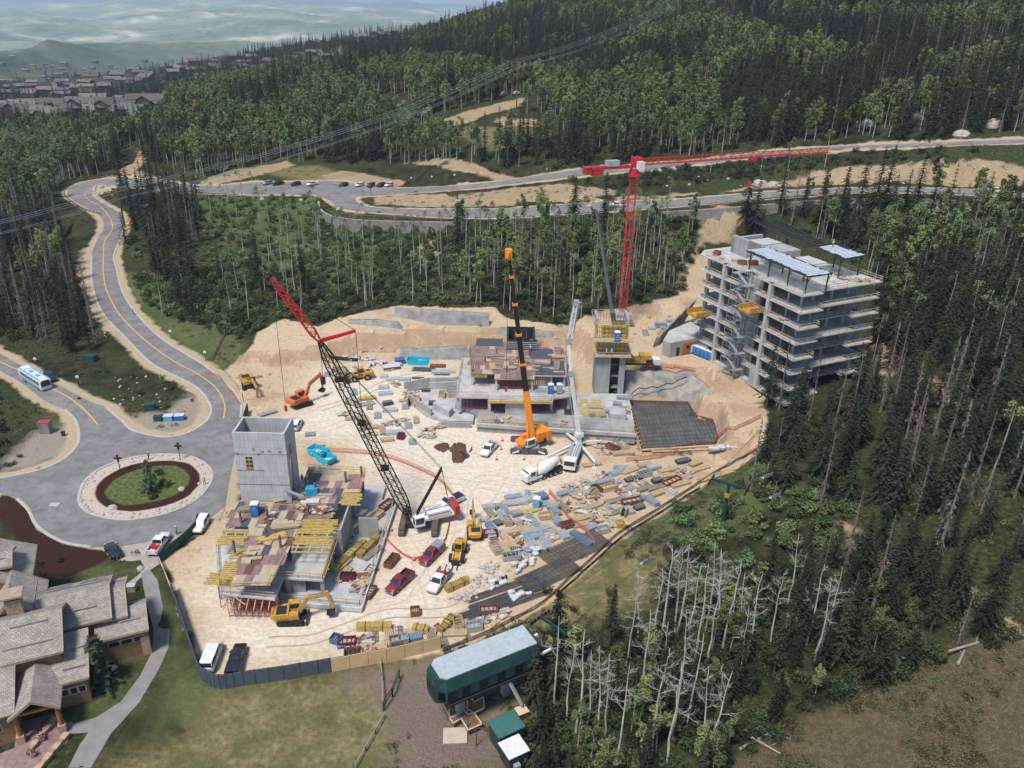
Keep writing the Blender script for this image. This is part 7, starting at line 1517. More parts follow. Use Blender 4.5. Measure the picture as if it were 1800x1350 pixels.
# chairlift line
def chair(lab,top,rz=R(40)):
    t=thing('lift_chair',lab,'chairlift chair',top,rz,'empty chairs hanging on the lift line'); b=MB(); b.path([(0,0,0),(.05,0,-1.2),(.0,0,-2.0)],.05,5); b.build('hanger',gst,t)
    b=MB(); b.box(-.35,-1.25,-3.2,.25,1.25,-3.08); b.build('seat',whitep if 0 else mat('chair_pad',(.5,.52,.52),.6),t); b=MB(); b.box(-.4,-1.25,-3.1,-.33,1.25,-2.45); b.build('backrest',gst,t); b=MB()
    for y in (-1.2,1.2): b.path([(0,0,-2.0),(0,y,-2.1),(-.1,y,-3.1)],.035,4)
    b.beam((.5,-1.2,-2.7),(.5,1.2,-2.7),.05); b.build('safety_frame',dkst,t)
def upz(px,py,Y): d=ray(px,py); k=Y/d[1]; return Vector((d[0]*k,Y,CH+d[2]*k))
CA=[(1140,958,103),(1352,812,131),(1366,846,124)]
for (x,y,Y),l in zip(CA,('empty lift chair over the green bank near the site fence','upper empty lift chair in front of the dark conifers','lower empty lift chair above the green shrubs')): chair(l,upz(x,y,Y),R(125))
def lift_tower(lab,base,h,rz,w=3.2):
    t=thing('lift_tower',lab,'chairlift tower',base,rz); b=MB(); b.tube((0,0,-.5),(0,0,h),.35,.28,10); b.build('mast',gm,t); b=MB(); b.beam((-w,0,h),(w,0,h),.35,.45); b.build('crossarm',gm,t)
    for s in (-1,1):
        b=MB(); b.beam((s*w,-2,h-.3),(s*w,2,h-.3),.16,.3); f=b.build('sheave_frame',dkst,t); b=MB()
        for k in range(6): b.tube((s*w-.08,-1.8+k*.72,h-.05),(s*w+.08,-1.8+k*.72,h-.05),.25,n=10)
        b.build('sheaves',blk,f)
        b=MB(); b.beam((s*w*.6,-1.9,h+.9),(s*w*.6,1.9,h+.9),.08); b.build('lifting_frame',dkst,t)
    b=MB(); b.cb(0,-.45,h-2.2,.9,.06,.9); b.build('number_plate',yelp,t)
tb=P(1262,905); lift_tower('dark green chairlift tower with crossarm among the shrubs below the pit',Vector((38.5,121.5,hgt0(38.5,121.5))),8.0,R(-28)); lift_tower('chairlift tower crossarm just behind the green lift station',Vector((6.6,89.5,hgt0(6.6,89.5))),6.2,R(-45),2.6)
for s in (-1,1): tag(cable('haul_rope',[Vector((4.5,86+s*1.3,6.6)),Vector((6.6+s*1.8,89.5-s*1.8,6.6)),Vector((22+s*1.2,103.6-s*1.2,9.4)),Vector((38.5+s*2.6,121.5-s*1.4,tb.z+8.3)),Vector((52+s*2,134-s*2,17)),Vector((75+s*2,160-s*2,27))],.035,dkst),('lift haul rope on the %s side rising through the wood'%('left' if s<0 else 'right')),'rope')
# ---------------------------------------------------------------- fences
def screen(lab,pts,h,m,mt=None,z=None,back=None,nm='screened_fence',seg=2.4):
    w=[P(*p) if z is None else Z(*p,z) for p in pts]; c=w[0]; t=thing(nm,lab,'fence',c)
    for i in range(len(w)-1):
        a,e=w[i]-c,w[i+1]-c; k=max(1,round((e-a).length/seg))
        d=(e-a).normalized(); nr=Vector((-d.y,d.x,0))*.05
        for j in range(k):
            p,q=a.lerp(e,j/k),a.lerp(e,(j+1)/k); g=d*.03
            b=MB(); b.add([p+g+nr*s+Vector((0,0,z_)) for z_ in (.02,h+rd.uniform(-.06,.06)) for s in (-1,1)]+[q-g+nr*s+Vector((0,0,z_)) for z_ in (.02,h+rd.uniform(-.06,.06)) for s in (-1,1)],[(0,4,6,2),(1,3,7,5),(2,6,7,3),(0,1,5,4),(0,2,3,1),(4,5,7,6)]); b.build('panel',m,t)
            if back: b=MB(); b.beam(p+nr*2.2+Vector((0,0,h*.9)),q+nr*2.2+Vector((0,0,h*.9)),.04,.5); b.build('top_strip',back,t)
        b=MB()
        for j in range(k+1): q=a.lerp(e,j/k)+nr*2; b.beam(q+Vector((0,0,-.3)),q+Vector((0,0,h+.08)),.09)
        b.build('posts',mt or dkst,t)
grs=mat('grey_screen',(.075,.088,.105),.75,var=.2,scale=1.5); bls=mat('black_screen',(.025,.024,.03),.8,var=.2); grn=mat('green_screen',(.015,.075,.06),.75,var=.15)
screen('curved grey and black screened fence round the white van and black pickup',cr([(302,1042),(314,1078),(328,1120),(343,1165),(352,1190),(366,1203),(388,1211),(430,1205),(500,1195),(583,1181)],3),2.5,grs,back=bls)
screen('plywood panel fence with orange studs along the lower site edge',[(583,1181),(680,1163),(775,1141)],2.4,mat('bright_plywood',(.58,.40,.20),.8,var=.12,scale=.8),wood_,back=mat('dark_green_strip',(.03,.04,.03),.8))
screen('dark green screened fence climbing from the forecourt to the white car',cr([(281,990),(300,975),(316,962),(332,948),(345,934),(350,918)],2),1.9,grn,back=bls)
railfence('thin timber fence between the forecourt and the pale yard',[(281,990),(290,1012),(302,1042)],1.4,wood_)
screen('grey hoarding beside the round road bend behind the stair tower',[(436,724),(430,742),(428,762)],2.2,grs)
def net(lab,pts,col,h=1.1,z=None,group=None,nm='safety_fence',px=True):
    w=[P(*p) if z is None else Z(*p,z) for p in pts]; c=w[0]; t=thing(nm,lab,'fence',c,0,group); b=MB();q2=MB()
    dd=dense([(p.x,p.y) for p in w],1.6,False); P3=[Vector((x,y,hgt0(x,y) if z is None else z))-c for x,y in dd]
    for i in range(len(P3)-1):
        for k in range(4): zz=h*(.2+.25*k); b.beam(P3[i]+Vector((0,0,zz+.04*math.sin(i*2.1+k))),P3[i+1]+Vector((0,0,zz+.04*math.sin(i*2.1+2.1+k))),.03,.12)
        for k in range(3): q=P3[i].lerp(P3[i+1],k/3); b.beam(q+Vector((0,0,h*.2)),q+Vector((0,0,h*.95)),.03,.06)
    for i in range(0,len(P3),2): q2.beam(P3[i]-Vector((0,0,.2)),P3[i]+Vector((0,0,h+.15)),.07)
    b.build('mesh',col,t); q2.build('posts',wood_,t)
om=mat('orange_safety_net',(.58,.17,.10),.85,var=.2); silt=mat('silt_fence_black',(.035,.03,.028),.9,var=.3)
net('orange safety fence across the sand behind the formwork deck',cr([(575,795),(640,798),(690,808),(740,828),(775,848),(800,880)],2),om)
net('orange safety fence on the bench above the rock face',cr([(1098,640),(1150,646),(1200,650),(1222,655)],2),om)
net('orange safety fence along the haul track beside the rebar pit',cr([(1100,812),(1160,806),(1230,785),(1290,758),(1338,735)],2),om)
net('rusty orange fence between the curving road and the mound',cr([(360,657),(385,664),(400,685),(422,712)],2),om,.9); net('rusty fence up the grass bank by the road',[(395,590),(385,610),(372,635)],mat('rust_net',(.22,.08,.05),.9),.9)
net('drooping orange rope fence round the lattice crane',cr([(680,950),(700,970),(728,985),(760,972),(783,950),(790,915)],2),om,.6)
net('orange safety fence left of the storage yard',cr([(965,868),(985,890),(1000,915),(1030,935),(1045,960)],2),om)
net('low black silt fence along the whole lower right site boundary',cr([(778,1146),(850,1118),(905,1090),(955,1062),(1000,1020),(1040,985),(1085,942),(1140,908),(1200,870),(1270,825),(1335,790)],3),silt,.8)
net('second black silt fence a step outside the first one',cr([(980,1048),(1050,985),(1095,945),(1150,910),(1230,860)],3),silt,.7)
net('black silt fence on the hillside edge above the cut',cr([(600,560),(640,545),(690,530),(780,533),(870,540)],3),silt,.7)
# ---------------------------------------------------------------- stored materials on the site
def at_px(px,py,z=None): return P(px,py) if z is None else Z(px,py,z)
def item(kind,px,py,rz,lab,L=3.,z=None,group=None,mcol=None):
    c=at_px(px,py,z); rz=R(rz); rnd=rd
    if kind=='lumber':
        t=thing('lumber_stack',lab,'lumber stack',c,rz,group); nl=rnd.choice((2,3,4)); b=MB()
        for k in range(nl):
            for j in range(5): b.cb(rnd.uniform(-.15,.15),-.55+j*.27,.2+k*.13,L*rnd.uniform(.85,1.05),.2,.1)
        b.build('boards',mcol or wood_,t); b=MB(); b.cb(-L*.3,0,.07,.12,1.4,.12); b.cb(L*.3,0,.07,.12,1.4,.12); b.build('bearers',plyl,t)
    elif kind=='joist':
        t=thing('beam_bundle',lab,'beam bundle',c,rz,group); b=MB()
        for k in range(5):
            for j in range(5): b.cb(0,-.5+j*.24,.2+k*.2,L,.1,.19); 
        b.build('yellow_beams',yelw,t); b=MB(); b.cb(L*.25,0,.62,.06,1.28,1.1); b.cb(-L*.25,0,.62,.06,1.28,1.1); b.build('straps',blk,t)
    elif kind=='panels':
        t=thing('form_panel_stack',lab,'form panels',c,rz,group); b=MB(); n=rnd.choice((2,3,4,5))
        for k in range(n): b.cb(rnd.uniform(-.15,.15),rnd.uniform(-.1,.1),.12+k*.16,L,1.3,.13,rnd.uniform(-.06,.06))
        b.build('panels',mcol or greyform,t); b=MB(); z=.12+n*.16
        for j in range(5): b.cb(-L*.4+j*L*.2,0,z,.08,1.25,.08)
        b.build('ribs',gst,t)
    elif kind=='bags':
        t=thing('bag_pile',lab,'wrapped bags',c,rz,group); 
        for i in range(int(L*2)):
            b=MB(); x,y=rnd.uniform(-L/2,L/2),rnd.uniform(-.6,.6); a=rnd.uniform(.25,.5); h_=rnd.uniform(.45,.9); l_=rnd.uniform(.35,.8); ring=[(x-l_,sec(a*.8,.03,h_*.85,.08)),(x-l_*.8,sec(a,0,h_,.1)),(x+l_*.1,sec(a*rnd.uniform(.8,1.1),0,h_*rnd.uniform(.8,1.1),.12)),(x+l_*.8,sec(a,0,h_,.1)),(x+l_,sec(a*.8,.03,h_*.85,.08))]; b.M=Matrix.Translation((0,y,0))@Matrix.Rotation(rnd.uniform(-.3,.3),4,'Z'); loft(b,ring); b.build('bag',whites,t,True)
        b=MB(); 
        for i in range(int(L)): b.cb(rnd.uniform(-L/2,L/2),rnd.uniform(-.5,.5),.45,.3,.15,.5,rnd.random()*3)
        b.build('black_straps',blk,t)
    elif kind=='rebar':
        t=thing('rebar_bundle',lab,'rebar bundle',c,rz,group); b=MB()
        for j in range(16): y=-.7+j*.095; b.beam((-L/2+rnd.uniform(-.3,.3),y,.12+rnd.random()*.12),(L/2+rnd.uniform(-.3,.3),y+rnd.uniform(-.08,.08),.12+rnd.random()*.12),.05)
        b.build('bars',mat('dark_rebar',(.085,.075,.085),.8,var=.3,scale=3),t); b=MB(); b.cb(-L*.3,0,.04,.15,1.8,.1); b.cb(L*.3,0,.04,.15,1.8,.1); b.build('bearers',wood_,t)
    elif kind=='mat':
        t=thing('rebar_mat',lab,'rebar mats',c,rz,group); b=MB(); w=L*.42
        for i in range(int(w/.22)): y=-w/2+i*.22; b.beam((-L/2,y,.16),(L/2,y,.16),.07)
        for i in range(int(L/.8)+1): x=-L/2+i*.8; b.beam((x,-w/2,.22),(x,w/2,.22),.05)
        b.build('bars',mcol or mat('rebar_mat_grey',(.10,.10,.085),.85,var=.3),t); b=MB(); 
        for i in range(4): b.beam((-L/2,-w/2+i*w/3,.06),(L/2,-w/2+i*w/3,.06),.12)
        b.build('bearers',plyl,t)
    elif kind=='pipes':
        t=thing('pipe_stack',lab,'pipes',c,rz,group); b=MB()
        for j in range(5): b.tube((-L/2,-.7+j*.35,.2),(L/2,-.7+j*.35,.2),.16,n=8)
        for j in range(4): b.tube((-L/2,-.52+j*.35,.48),(L/2,-.52+j*.35,.48),.16,n=8)
        b.build('pipes',mcol or gst,t); b=MB(); b.cb(L*.3,0,.04,.12,1.9,.08); b.build('bearers',wood_,t)
    elif kind=='crate':
        t=thing('stillage_crate',lab,'crate',c,rz,group); b=MB(); m=mcol or rust
        for s in (-1,1): b.box(-L/2,s*.7-.05,.1,L/2,s*.7+.05,1.0); b.box(s*L/2-.05,-.65,.1,s*L/2+.05,.65,1.0)
        b.box(-L/2,-.7,.1,L/2,.7,.18)
        for i in range(3): b.box(-L/4+i*L/4-.04,-.65,.18,-L/4+i*L/4+.04,.65,.85)
        b.build('crate',m,t); b=MB(); b.cb(0,0,.4,L*.8,1.0,.4); b.build('contents',rnd.choice((wood_,gst,dkst)),t)
    elif kind=='skip':
        t=thing('waste_skip',lab,'skip',c,rz,group); m=mcol or cyanp; b=MB(); h=1.5; w=1.15
        b.add([(-L/2,-w,.15),(L/2,-w,.15),(L/2+.4,-w-.05,h),(-L/2-.4,-w-.05,h),(-L/2,w,.15),(L/2,w,.15),(L/2+.4,w+.05,h),(-L/2-.4,w+.05,h)],[(0,1,2,3),(4,7,6,5),(1,5,6,2),(0,3,7,4),(0,4,5,1)])
        b.add([(-L/2+.1,-w+.1,.25),(L/2-.1,-w+.1,.25),(L/2+.28,-w+.07,h),(-L/2-.28,-w+.07,h),(-L/2+.1,w-.1,.25),(L/2-.1,w-.1,.25),(L/2+.28,w-.07,h),(-L/2-.28,w-.07,h)],[(3,2,1,0),(5,6,7,4),(2,6,5,1),(4,7,3,0),(1,5,4,0)])
        for s in (-1,1): b.beam((-L/2-.4,s*(w+.02),h),(L/2+.4,s*(w+.02),h),.14)
        b.beam((-L/2-.38,-w,h),(-L/2-.38,w,h),.14); b.beam((L/2+.38,-w,h),(L/2+.38,w,h),.14); b.build('shell',m,t)
        b=MB(); 
        for i in range(18): b.cb(rnd.uniform(-L/2+.3,L/2-.3),rnd.uniform(-.8,.8),rnd.uniform(.4,1.0),rnd.uniform(.4,1.4),.3,.12,rnd.random()*3)
        b.build('rubbish',whites,t)
    elif kind=='spool':
        t=thing('cable_drum',lab,'cable drum',c,rz,group); b=MB(); b.tube((0,-.5,.9),(0,-.38,.9),.9,n=18); b.tube((0,.38,.9),(0,.5,.9),.9,n=18); b.build('flange',mcol or wood_,t); b=MB(); b.tube((0,-.38,.9),(0,.38,.9),.55,n=14); b.build('coil',blk,t)
    elif kind=='hose':
        t=thing('drain_pipe',lab,'pipe',c,rz,group); b=MB(); b.tube((-L/2,0,.45),(L/2,0,.45),.45,n=12); b.build('pipe',mcol or blk,t); b=MB()
        for i in range(6): x=-L/2+i*L/5; b.tube((x-.06,0,.45),(x+.06,0,.45),.52,n=12)
        b.build('couplers',mcol or blk,t)
    elif kind=='rubble':
        t=thing('rock_rubble',lab,'rubble heap',c,rz,group)
        for i in range(int(L*6)):
            x,y=rnd.gauss(0,L/3.5),rnd.gauss(0,L/5); s=rnd.uniform(.2,.6); b=MB(); b.M=Matrix.Translation((x,y,s*.3)); vs=[Vector((rnd.uniform(.6,1)*math.cos(a)*s,rnd.uniform(.6,1)*math.sin(a)*s,z*s)) for z in (-.3,.35) for a in (0,1.2,2.5,3.7,5)]; vs.append(Vector((0,0,.7*s))); b.add(vs,[(i_,(i_+1)%5,5+(i_+1)%5,5+i_) for i_ in range(5)]+[(5+i_,5+(i_+1)%5,10) for i_ in range(5)]); b.build('boulder',mcol or mat('pale_rock',(.42,.38,.32),.95,var=.25),t)
    elif kind=='mixed':
        t=thing('scrap_pile',lab,'scrap pile',c,rz,group)
        for m,n in ((wood_,4),(greyform,4),(whites,2),(rust,2),(plyl,3)):
            b=MB()
            for i in range(n): b.cb(rnd.uniform(-L/2,L/2),rnd.uniform(-L/4,L/4),rnd.uniform(.1,.45),rnd.uniform(.5,2.2),rnd.uniform(.15,.8),rnd.uniform(.06,.3),rnd.random()*3.1)
            b.build({wood_:'boards',greyform:'panels',whites:'wrapped_goods',rust:'rusty_parts',plyl:'ply_offcuts'}[m],m,t)
    return t
bl=lbluep
IT=[ # kind, px, py, heading, label, length
('skip',736,640,-3,'cyan waste skip standing alone on the upper track',5,2.0),('skip',560,800,-30,'open cyan skip of rubble left of the second one, by the tower',3.4,None),('skip',574,812,-38,'open cyan skip with rubble behind the formwork deck',3.2,None),
('hose',604,633,-10,'black drainage pipe lying behind the lattice boom',7,None),('hose',620,660,10,'second black drainage pipe beside the wheel loader',6,None),
('joist',658,1106,3,'large yellow beam bundle near the lower site edge',5.2,None),('joist',803,1032,38,'long yellow beam bundle right of the white utility truck',4.2,None),
('joist',626,970,66,'yellow beam bundle on the concrete slab, nearest the wall',5,.8),('joist',648,965,68,'yellow beam bundle at the right slab edge',6,.8),('joist',604,990,66,'long thin yellow beam bundle leaning on the slab',6,.8),
('joist',740,1110,-10,'short yellow beam bundle behind the plywood fence',2.4,None),('joist',790,1095,60,'yellow beam bundle standing by the grey panel stacks',2.2,None),('joist',780,1108,50,'small yellow bundle below the taller one near the fence',2.0,None),
('crate',689,990,70,'open rusty stillage beside the slab edge',3.2,None),('crate',703,1024,75,'rusty stillage behind the dark red pickup',2.4,None) if 0 else ('crate',650,1045,72,'rusty stillage at the slab corner',2.6,None),
('crate',862,942,5,'dark red open crate beside the yellow excavator',2.4,None),('crate',610,1133,8,'dark red stillage in front of the dark fence',2.6,None),('crate',592,1128,-20,'blue grey crate near the dark red stillage',1.6,None),('crate',612,1018,0,'purple stillage on the concrete slab',2.4,.8),('crate',730,1079,10,'small square timber crate alone on the pale yard',1.4,None),('crate',705,770,80,'stack of dark red stillages near the soil heap',1.7,None),('crate',650,1010,70,'second rusty stillage along the slab edge',2.8,None),
('mat',1010,965,36,'dark rebar mats laid flat at the upper end of the strip',13,None),('mat',965,1010,36,'dark rebar mats laid flat at the lower end of the strip',11,None),
('rebar',885,1035,30,'long rebar bundle nearest the rubble edge',13,None),('rebar',895,1047,30,'long rebar bundle in the middle of the rack',14,None),('rebar',880,1060,30,'long rebar bundle beside the grey wrapped sheets',14,None),('rebar',905,1060,30,'long rebar bundle closest to the silt fence',12,None),('rebar',860,1072,30,'shorter rebar bundle at the lower end of the rack',8,None),('pipes',1023,948,-48,'blue grey steel pipes lying across the top of the mats',5,None),
('pipes',1237,733,-14,'black curved pipe rack beside the rebar pit',6.5,-.5),
('bags',875,1025,40,'long white wrapped bundle beside the rebar rack',4,None),('bags',922,995,30,'white bags with black marks left of the rebar mats',4,None),('bags',950,970,20,'white bags above the rebar mats',3,None),('bags',915,1045,30,'grey white wrapped rolls at the end of the rebar rack',3.6,None),('bags',1275,788,12,'long heap of white and black bags beside the dark track',7,None),
('bags',640,632,0,'row of white wrapped bales on the upper track',5,None),('bags',665,640,0,'second group of white bales behind the red machine',4,None),('bags',613,632,0,'white wrapped bales behind the lattice boom',4,None),('bags',690,645,10,'white bags left of the cyan skip',4,None),('bags',1040,862,20,'white sacks near the blue portable toilet',2.5,None),
('pipes',700,668,5,'white pipes on the track below the cyan skip',6,None),('pipes',780,655,4,'silver pipes stacked right of the cyan skip',6,2.0),('pipes',770,645,0,'brown pipe ends stacked behind the silver pipes',4,2.5),
('panels',642,712,25,'grey channel stack leaning near the crane boom',5,None),('panels',470,728,40,'blue grey tank panels beside the orange excavator',4,None),
('rubble',505,742,10,'heap of white broken rock behind the stair tower',4.5,None),('rubble',860,1000,0,'pale stones along the edge of the truck yard',4,None),('rubble',840,1020,20,'scattered brown stones below the yellow machines',4,None),('rubble',815,1050,30,'broken brown rock bank beside the beam bundle',4,None),
('pipes',905,885,12,'silver pipes with white ends on the storage yard',5,None),('pipes',925,878,10,'grey scaffold tubes right of the silver pipes',4,None),
('mat',735,665,0,'steel mesh sheets laid by the upper track',3,None),('spool',1097,907,60,'grey cable drum near the lower orange fence',1,None),('spool',1045,872,20,'orange and white drum among the storage stacks',1,None),
('crate',1110,885,20,'long brown timber tray at the end of the storage yard',4,None),('crate',1180,850,38,'rusty tray bin on the haul track',4.4,None),('crate',1090,925,10,'bright yellow box beside the haul track',1.4,None),
('panels',1091,823,-5,'square grey hatch frame on the bare sand',3,None),('lumber',1040,818,20,'timber and pallets behind the pump outriggers',4,None),('rubble',1060,765,0,'white plastic and stone scraps along the podium',3,None),
('lumber',1258,838,28,'long timbers along the haul track edge',9,None),('lumber',1230,825,28,'dark timbers beside the long pale ones',5,None),('lumber',1160,800,8,'long planks on the front edge of the pit',8,None),
('panels',545,765,10,'grey boards near the white car',2,None),('lumber',800,720,30,'brown planks beside the low concrete wall',6,None),('crate',1077,790,-40,'orange timber box near the corner of the podium',3,None)]
PAINT={'cyan waste skip standing alone on the upper track':cyanp,'bright yellow box beside the haul track':yelp,'dark red open crate beside the yellow excavator':marp,'dark red stillage in front of the dark fence':mat('purple_red_paint',(.14,.02,.045),.6),'purple stillage on the concrete slab':mat('purple_red_paint',(.14,.02,.045),.6),'blue grey crate near the dark red stillage':mat('blue_grey_paint',(.08,.14,.22),.6),'stack of dark red stillages near the soil heap':mat('purple_red_paint',(.14,.02,.045),.6),'blue grey steel pipes lying across the top of the mats':mat('blue_steel',(.10,.14,.20),.6),'black curved pipe rack beside the rebar pit':mat('black_pipe',(.035,.04,.05),.6),'brown pipe ends stacked behind the silver pipes':rust}
for k,x,y,a,l,L,z in IT: item(k,x,y,a,l,L,z,mcol=PAINT.get(l))
# the crowded storage yards: each stack its own thing
def fill(poly,n,kinds,place,seed,tilt=28,mind=16,z=None):
    r=random.Random(seed); xs=[p[0] for p in poly];ys=[p[1] for p in poly]; got=[]; tr=0
    NM={'lumber':'timber stack','panels':'grey form panel stack','crate':'open crate','mixed':'loose heap of boards and panels','pipes':'tube bundle','bags':'white wrapped goods','rebar':'rebar bundle','mat':'steel mesh stack','spool':'cable drum'}
    cnt={}
    while len(got)<n and tr<4000:
        tr+=1; x,y=r.uniform(min(xs),max(xs)),r.uniform(min(ys),max(ys))
        if not inpoly([x],[y],poly)[0] or any(abs(x-a)<mind and abs(y-b)<mind*.55 for a,b in got): continue
        got.append((x,y)); k=r.choice(kinds); L=r.uniform(1.6,3.6) if k not in('rebar','lumber') else r.uniform(2.5,5)
        mc=None
        if k=='panels': mc=r.choice((greyform,greyform,concl,mat('blue_panel',(.12,.19,.32),.7,var=.2),mat('dark_panel',(.07,.075,.08),.7)))
        if k=='lumber': mc=r.choice((wood_,plyl,mat('weathered_boards',(.28,.23,.18),.9,var=.3),yelw if r.random()<.3 else wood_))
        if k=='crate': mc=r.choice((rust,wood_,gst,plyl))
        item(k,x,y,tilt+r.choice((0,90,0))+r.uniform(-8,8),f'{NM[k]} {place}',L,z,f'{NM[k]}s {place}',mc)
fill([(860,885),(950,870),(985,905),(1010,935),(960,965),(900,990),(860,960),(858,905)],46,['panels','panels','panels','lumber','mixed','crate','pipes'],'in the grey panel yard beside the excavators',11,22,15)
fill([(985,860),(1050,835),(1130,818),(1200,810),(1240,822),(1190,858),(1110,905),(1055,945),(1020,930),(985,890)],58,['panels','lumber','lumber','mixed','crate','pipes','mixed'],'in the long storage yard below the pump truck',12,30,16)
fill([(620,690),(700,675),(760,700),(790,740),(740,790),(700,790),(640,760),(600,730)],30,['panels','lumber','mixed','mixed','pipes'],'around the foot of the low left extension',13,15,19)
fill([(560,655),(640,640),(700,640),(690,665),(600,668)],9,['bags','pipes','mixed','crate'],'behind the wheel loader on the upper track',14,5,18)
fill([(600,1130),(700,1112),(780,1108),(860,1075),(890,1085),(800,1125),(700,1150),(600,1162)],24,['lumber','mixed','crate','panels','mat'],'along the inside of the lower fence',15,12,17)
fill([(1020,765),(1090,760),(1110,790),(1100,812),(1060,800)],8,['lumber','mixed','crate'],'between the podium and the pump truck',16,10,18)
fill([(720,690),(790,675),(800,700),(740,720)],7,['mixed','panels','crate'],'on the slabs of the left extension',17,0,17,1.0)
fill([(588,905),(680,890),(668,960),(640,1040),(590,1045),(600,960)],13,['panels','mixed','lumber','crate'],'on the ground slab of the front building',18,65,22,.8)
fill([(840,735),(990,738),(1000,748),(850,748)],7,['lumber','mixed'],'on the podium of the middle building',19,0,20,2.0)
fill([(1060,700),(1105,700),(1105,740),(1020,735)],8,['mixed','panels','lumber'],'at the foot of the concrete stair core',20,0,15,1.4)
fill([(1150,568),(1190,562),(1180,590),(1120,590)],5,['pipes','mixed','crate'],'on the bench behind the concrete core',21,0,16)
fill([(845,625),(990,625),(985,650),(850,648)],8,['lumber'],'on the red plywood deck',22,0,24,8.95)
fill([(430,900),(560,850),(600,880),(480,950)],8,['lumber','mixed'],'on the front plywood deck',23,20,24,6.97)
TFl=[(1270,445),(1330,470),(1400,510),(1440,500)]
for i,(lx,ly) in enumerate(((2,30),(4,27),(3,33),(20,4),(22,3),(18,6),(19,9),(21,11),(6,23),(3.5,24))):
    p=TF@Vector((lx,ly,25.2)); X,Y=proj(*p); item(rd.choice(('mixed','lumber','crate')),X,Y,rd.uniform(0,90),'small building supplies on the top slab of the frame',2.,p.z,'supplies on the top slab of the frame')
for k in range(1,7):
    for j in range(4):
        lx,ly=((rd.uniform(1.2,3.5),rd.uniform(3,14)),(rd.uniform(1.2,3.5),rd.uniform(20,32)),(rd.uniform(8,22),rd.uniform(2.4,3.2)),(rd.uniform(1.2,4),rd.uniform(3,32)))[j]
        p=TF@Vector((lx,ly,k*3.6)); X,Y=proj(*p); item(rd.choice(('mixed','lumber')),X,Y,rd.uniform(0,90),'building supplies stored on an open floor of the tall frame',1.8,p.z,'supplies on the open floors of the frame',rd.choice((wood_,orangep2,wood_)))
boxthing('generator','bright blue generator on the front plywood deck','generator',549,868,2.0,1.4,1.3,R(5),mat('generator_blue',(.03,.30,.50),.5),z=6.97); boxthing('material_box','white open box in front of the blue generator','box',545,884,3.0,1.2,.4,R(5),whites,z=6.97)
# soil heap: three dark lobes
def heap():
    b=MB(); c=P(805,790); mm=mat('dark_soil',(.10,.052,.03),.95,var=.3,scale=2,bump=.8)
    n=44; xs=np.linspace(-7,7,n); ys=np.linspace(-6,6,n); vs=[]
    for y in ys:
        for x in xs:
            x0_,y0_=x,y; x=x+1.1*mnoise.noise(Vector((x*.45,y*.45,9))); y=y+1.1*mnoise.noise(Vector((x*.5,y*.5,4)))
            z=max(1.2*math.exp(-((x+3)/2.4)**2-((y-.8)/1.7)**2),1.3*math.exp(-((x-3)/2.4)**2-((y-.9)/1.5)**2),1.25*math.exp(-((x-.6)/2.2)**2-((y+2.6)/1.9)**2),1.6*math.exp(-((x-.2)/1.9)**2-((y-1)/2)**2))*(.75+.5*mnoise.noise(Vector((x,y,3))*.5))-.4+.22*mnoise.noise(Vector((x,y,0))*1.1)+.12*mnoise.noise(Vector((x,y,0))*3.2)
            vs.append((x0_,y0_,z))
    b.add(vs,[(j*n+i,j*n+i+1,(j+1)*n+i+1,(j+1)*n+i) for j in range(n-1) for i in range(n-1)]); o=b.build('soil_heap',mm,smooth=True,loc=(c.x,c.y,hgt0(c.x,c.y)-.02)); tag(o,'low three lobed heap of dark brown soil in the middle of the site','soil heap')
heap()
# traffic cones, signs, boxes on the verges
def cone(px,py,lab,z=None,h=.9):
    t=thing('traffic_cone',lab,'traffic cone',at_px(px,py,z),0,'orange cones on the site'); b=MB(); b.tube((0,0,.04),(0,0,h),.22,.05,10); b.build('cone',mat('cone_orange',(.75,.13,.03),.6),t); b=MB(); b.cb(0,0,.03,.55,.55,.06); b.build('base',blk,t); b=MB(); b.tube((0,0,h*.45),(0,0,h*.62),.155,.125,10); b.build('stripe',whitep,t)
for i,(x,y,l) in enumerate(((883,775,'orange cone left of the orange crane tracks'),(881,790,'orange cone between the white pickup and the orange crane'),(873,808,'orange cone in front of the white pickup'),(921,808,'orange cone below the crane tracks'),(700,983,'orange cone between the two dark red pickups'),(728,985,'orange cone behind the canopied red pickup'),(688,933,'orange cone left of the lattice crane'),(765,925,'orange cone right of the lattice crane'),(965,812,'orange cone by the left pump outrigger'),(404,770,'orange and white cone on the roundabout edge by the tower'),(412,748,'orange and white cone at the road bend above the tower'),(68,823,'small orange marker on the roundabout kerb at left'),(301,766,'small orange marker on the kerb of the gravel island'))): cone(x,y,l,h=.9 if i<11 else .4)
def roadsign(px,py,h,lab,kind='white',m=None):
    t=thing('road_sign',lab,'road sign',P(px,py)); b=MB(); b.beam((0,0,-.2),(0,0,h),.12); b.build('post',dkst,t); b=MB()
    if kind=='white': b.tube((0,-.06,h),(0,-.02,h),.42,n=14); b.build('sign_face',whitep,t)
    elif kind=='cross': b.beam((-.8,0,h*.8),(.8,0,h*.8),.1,.4); b.beam((0,0,h),(0,0,h*.6),.3); b.build('sign_board',dkst,t)
    elif kind=='stop': b.tube((0,-.07,h),(0,-.03,h),.45,n=8); b.build('sign_face',redp,t)
    elif kind=='yellow': b.cb(0,-.05,h,.8,.05,.8); b.build('sign_face',yelp,t)
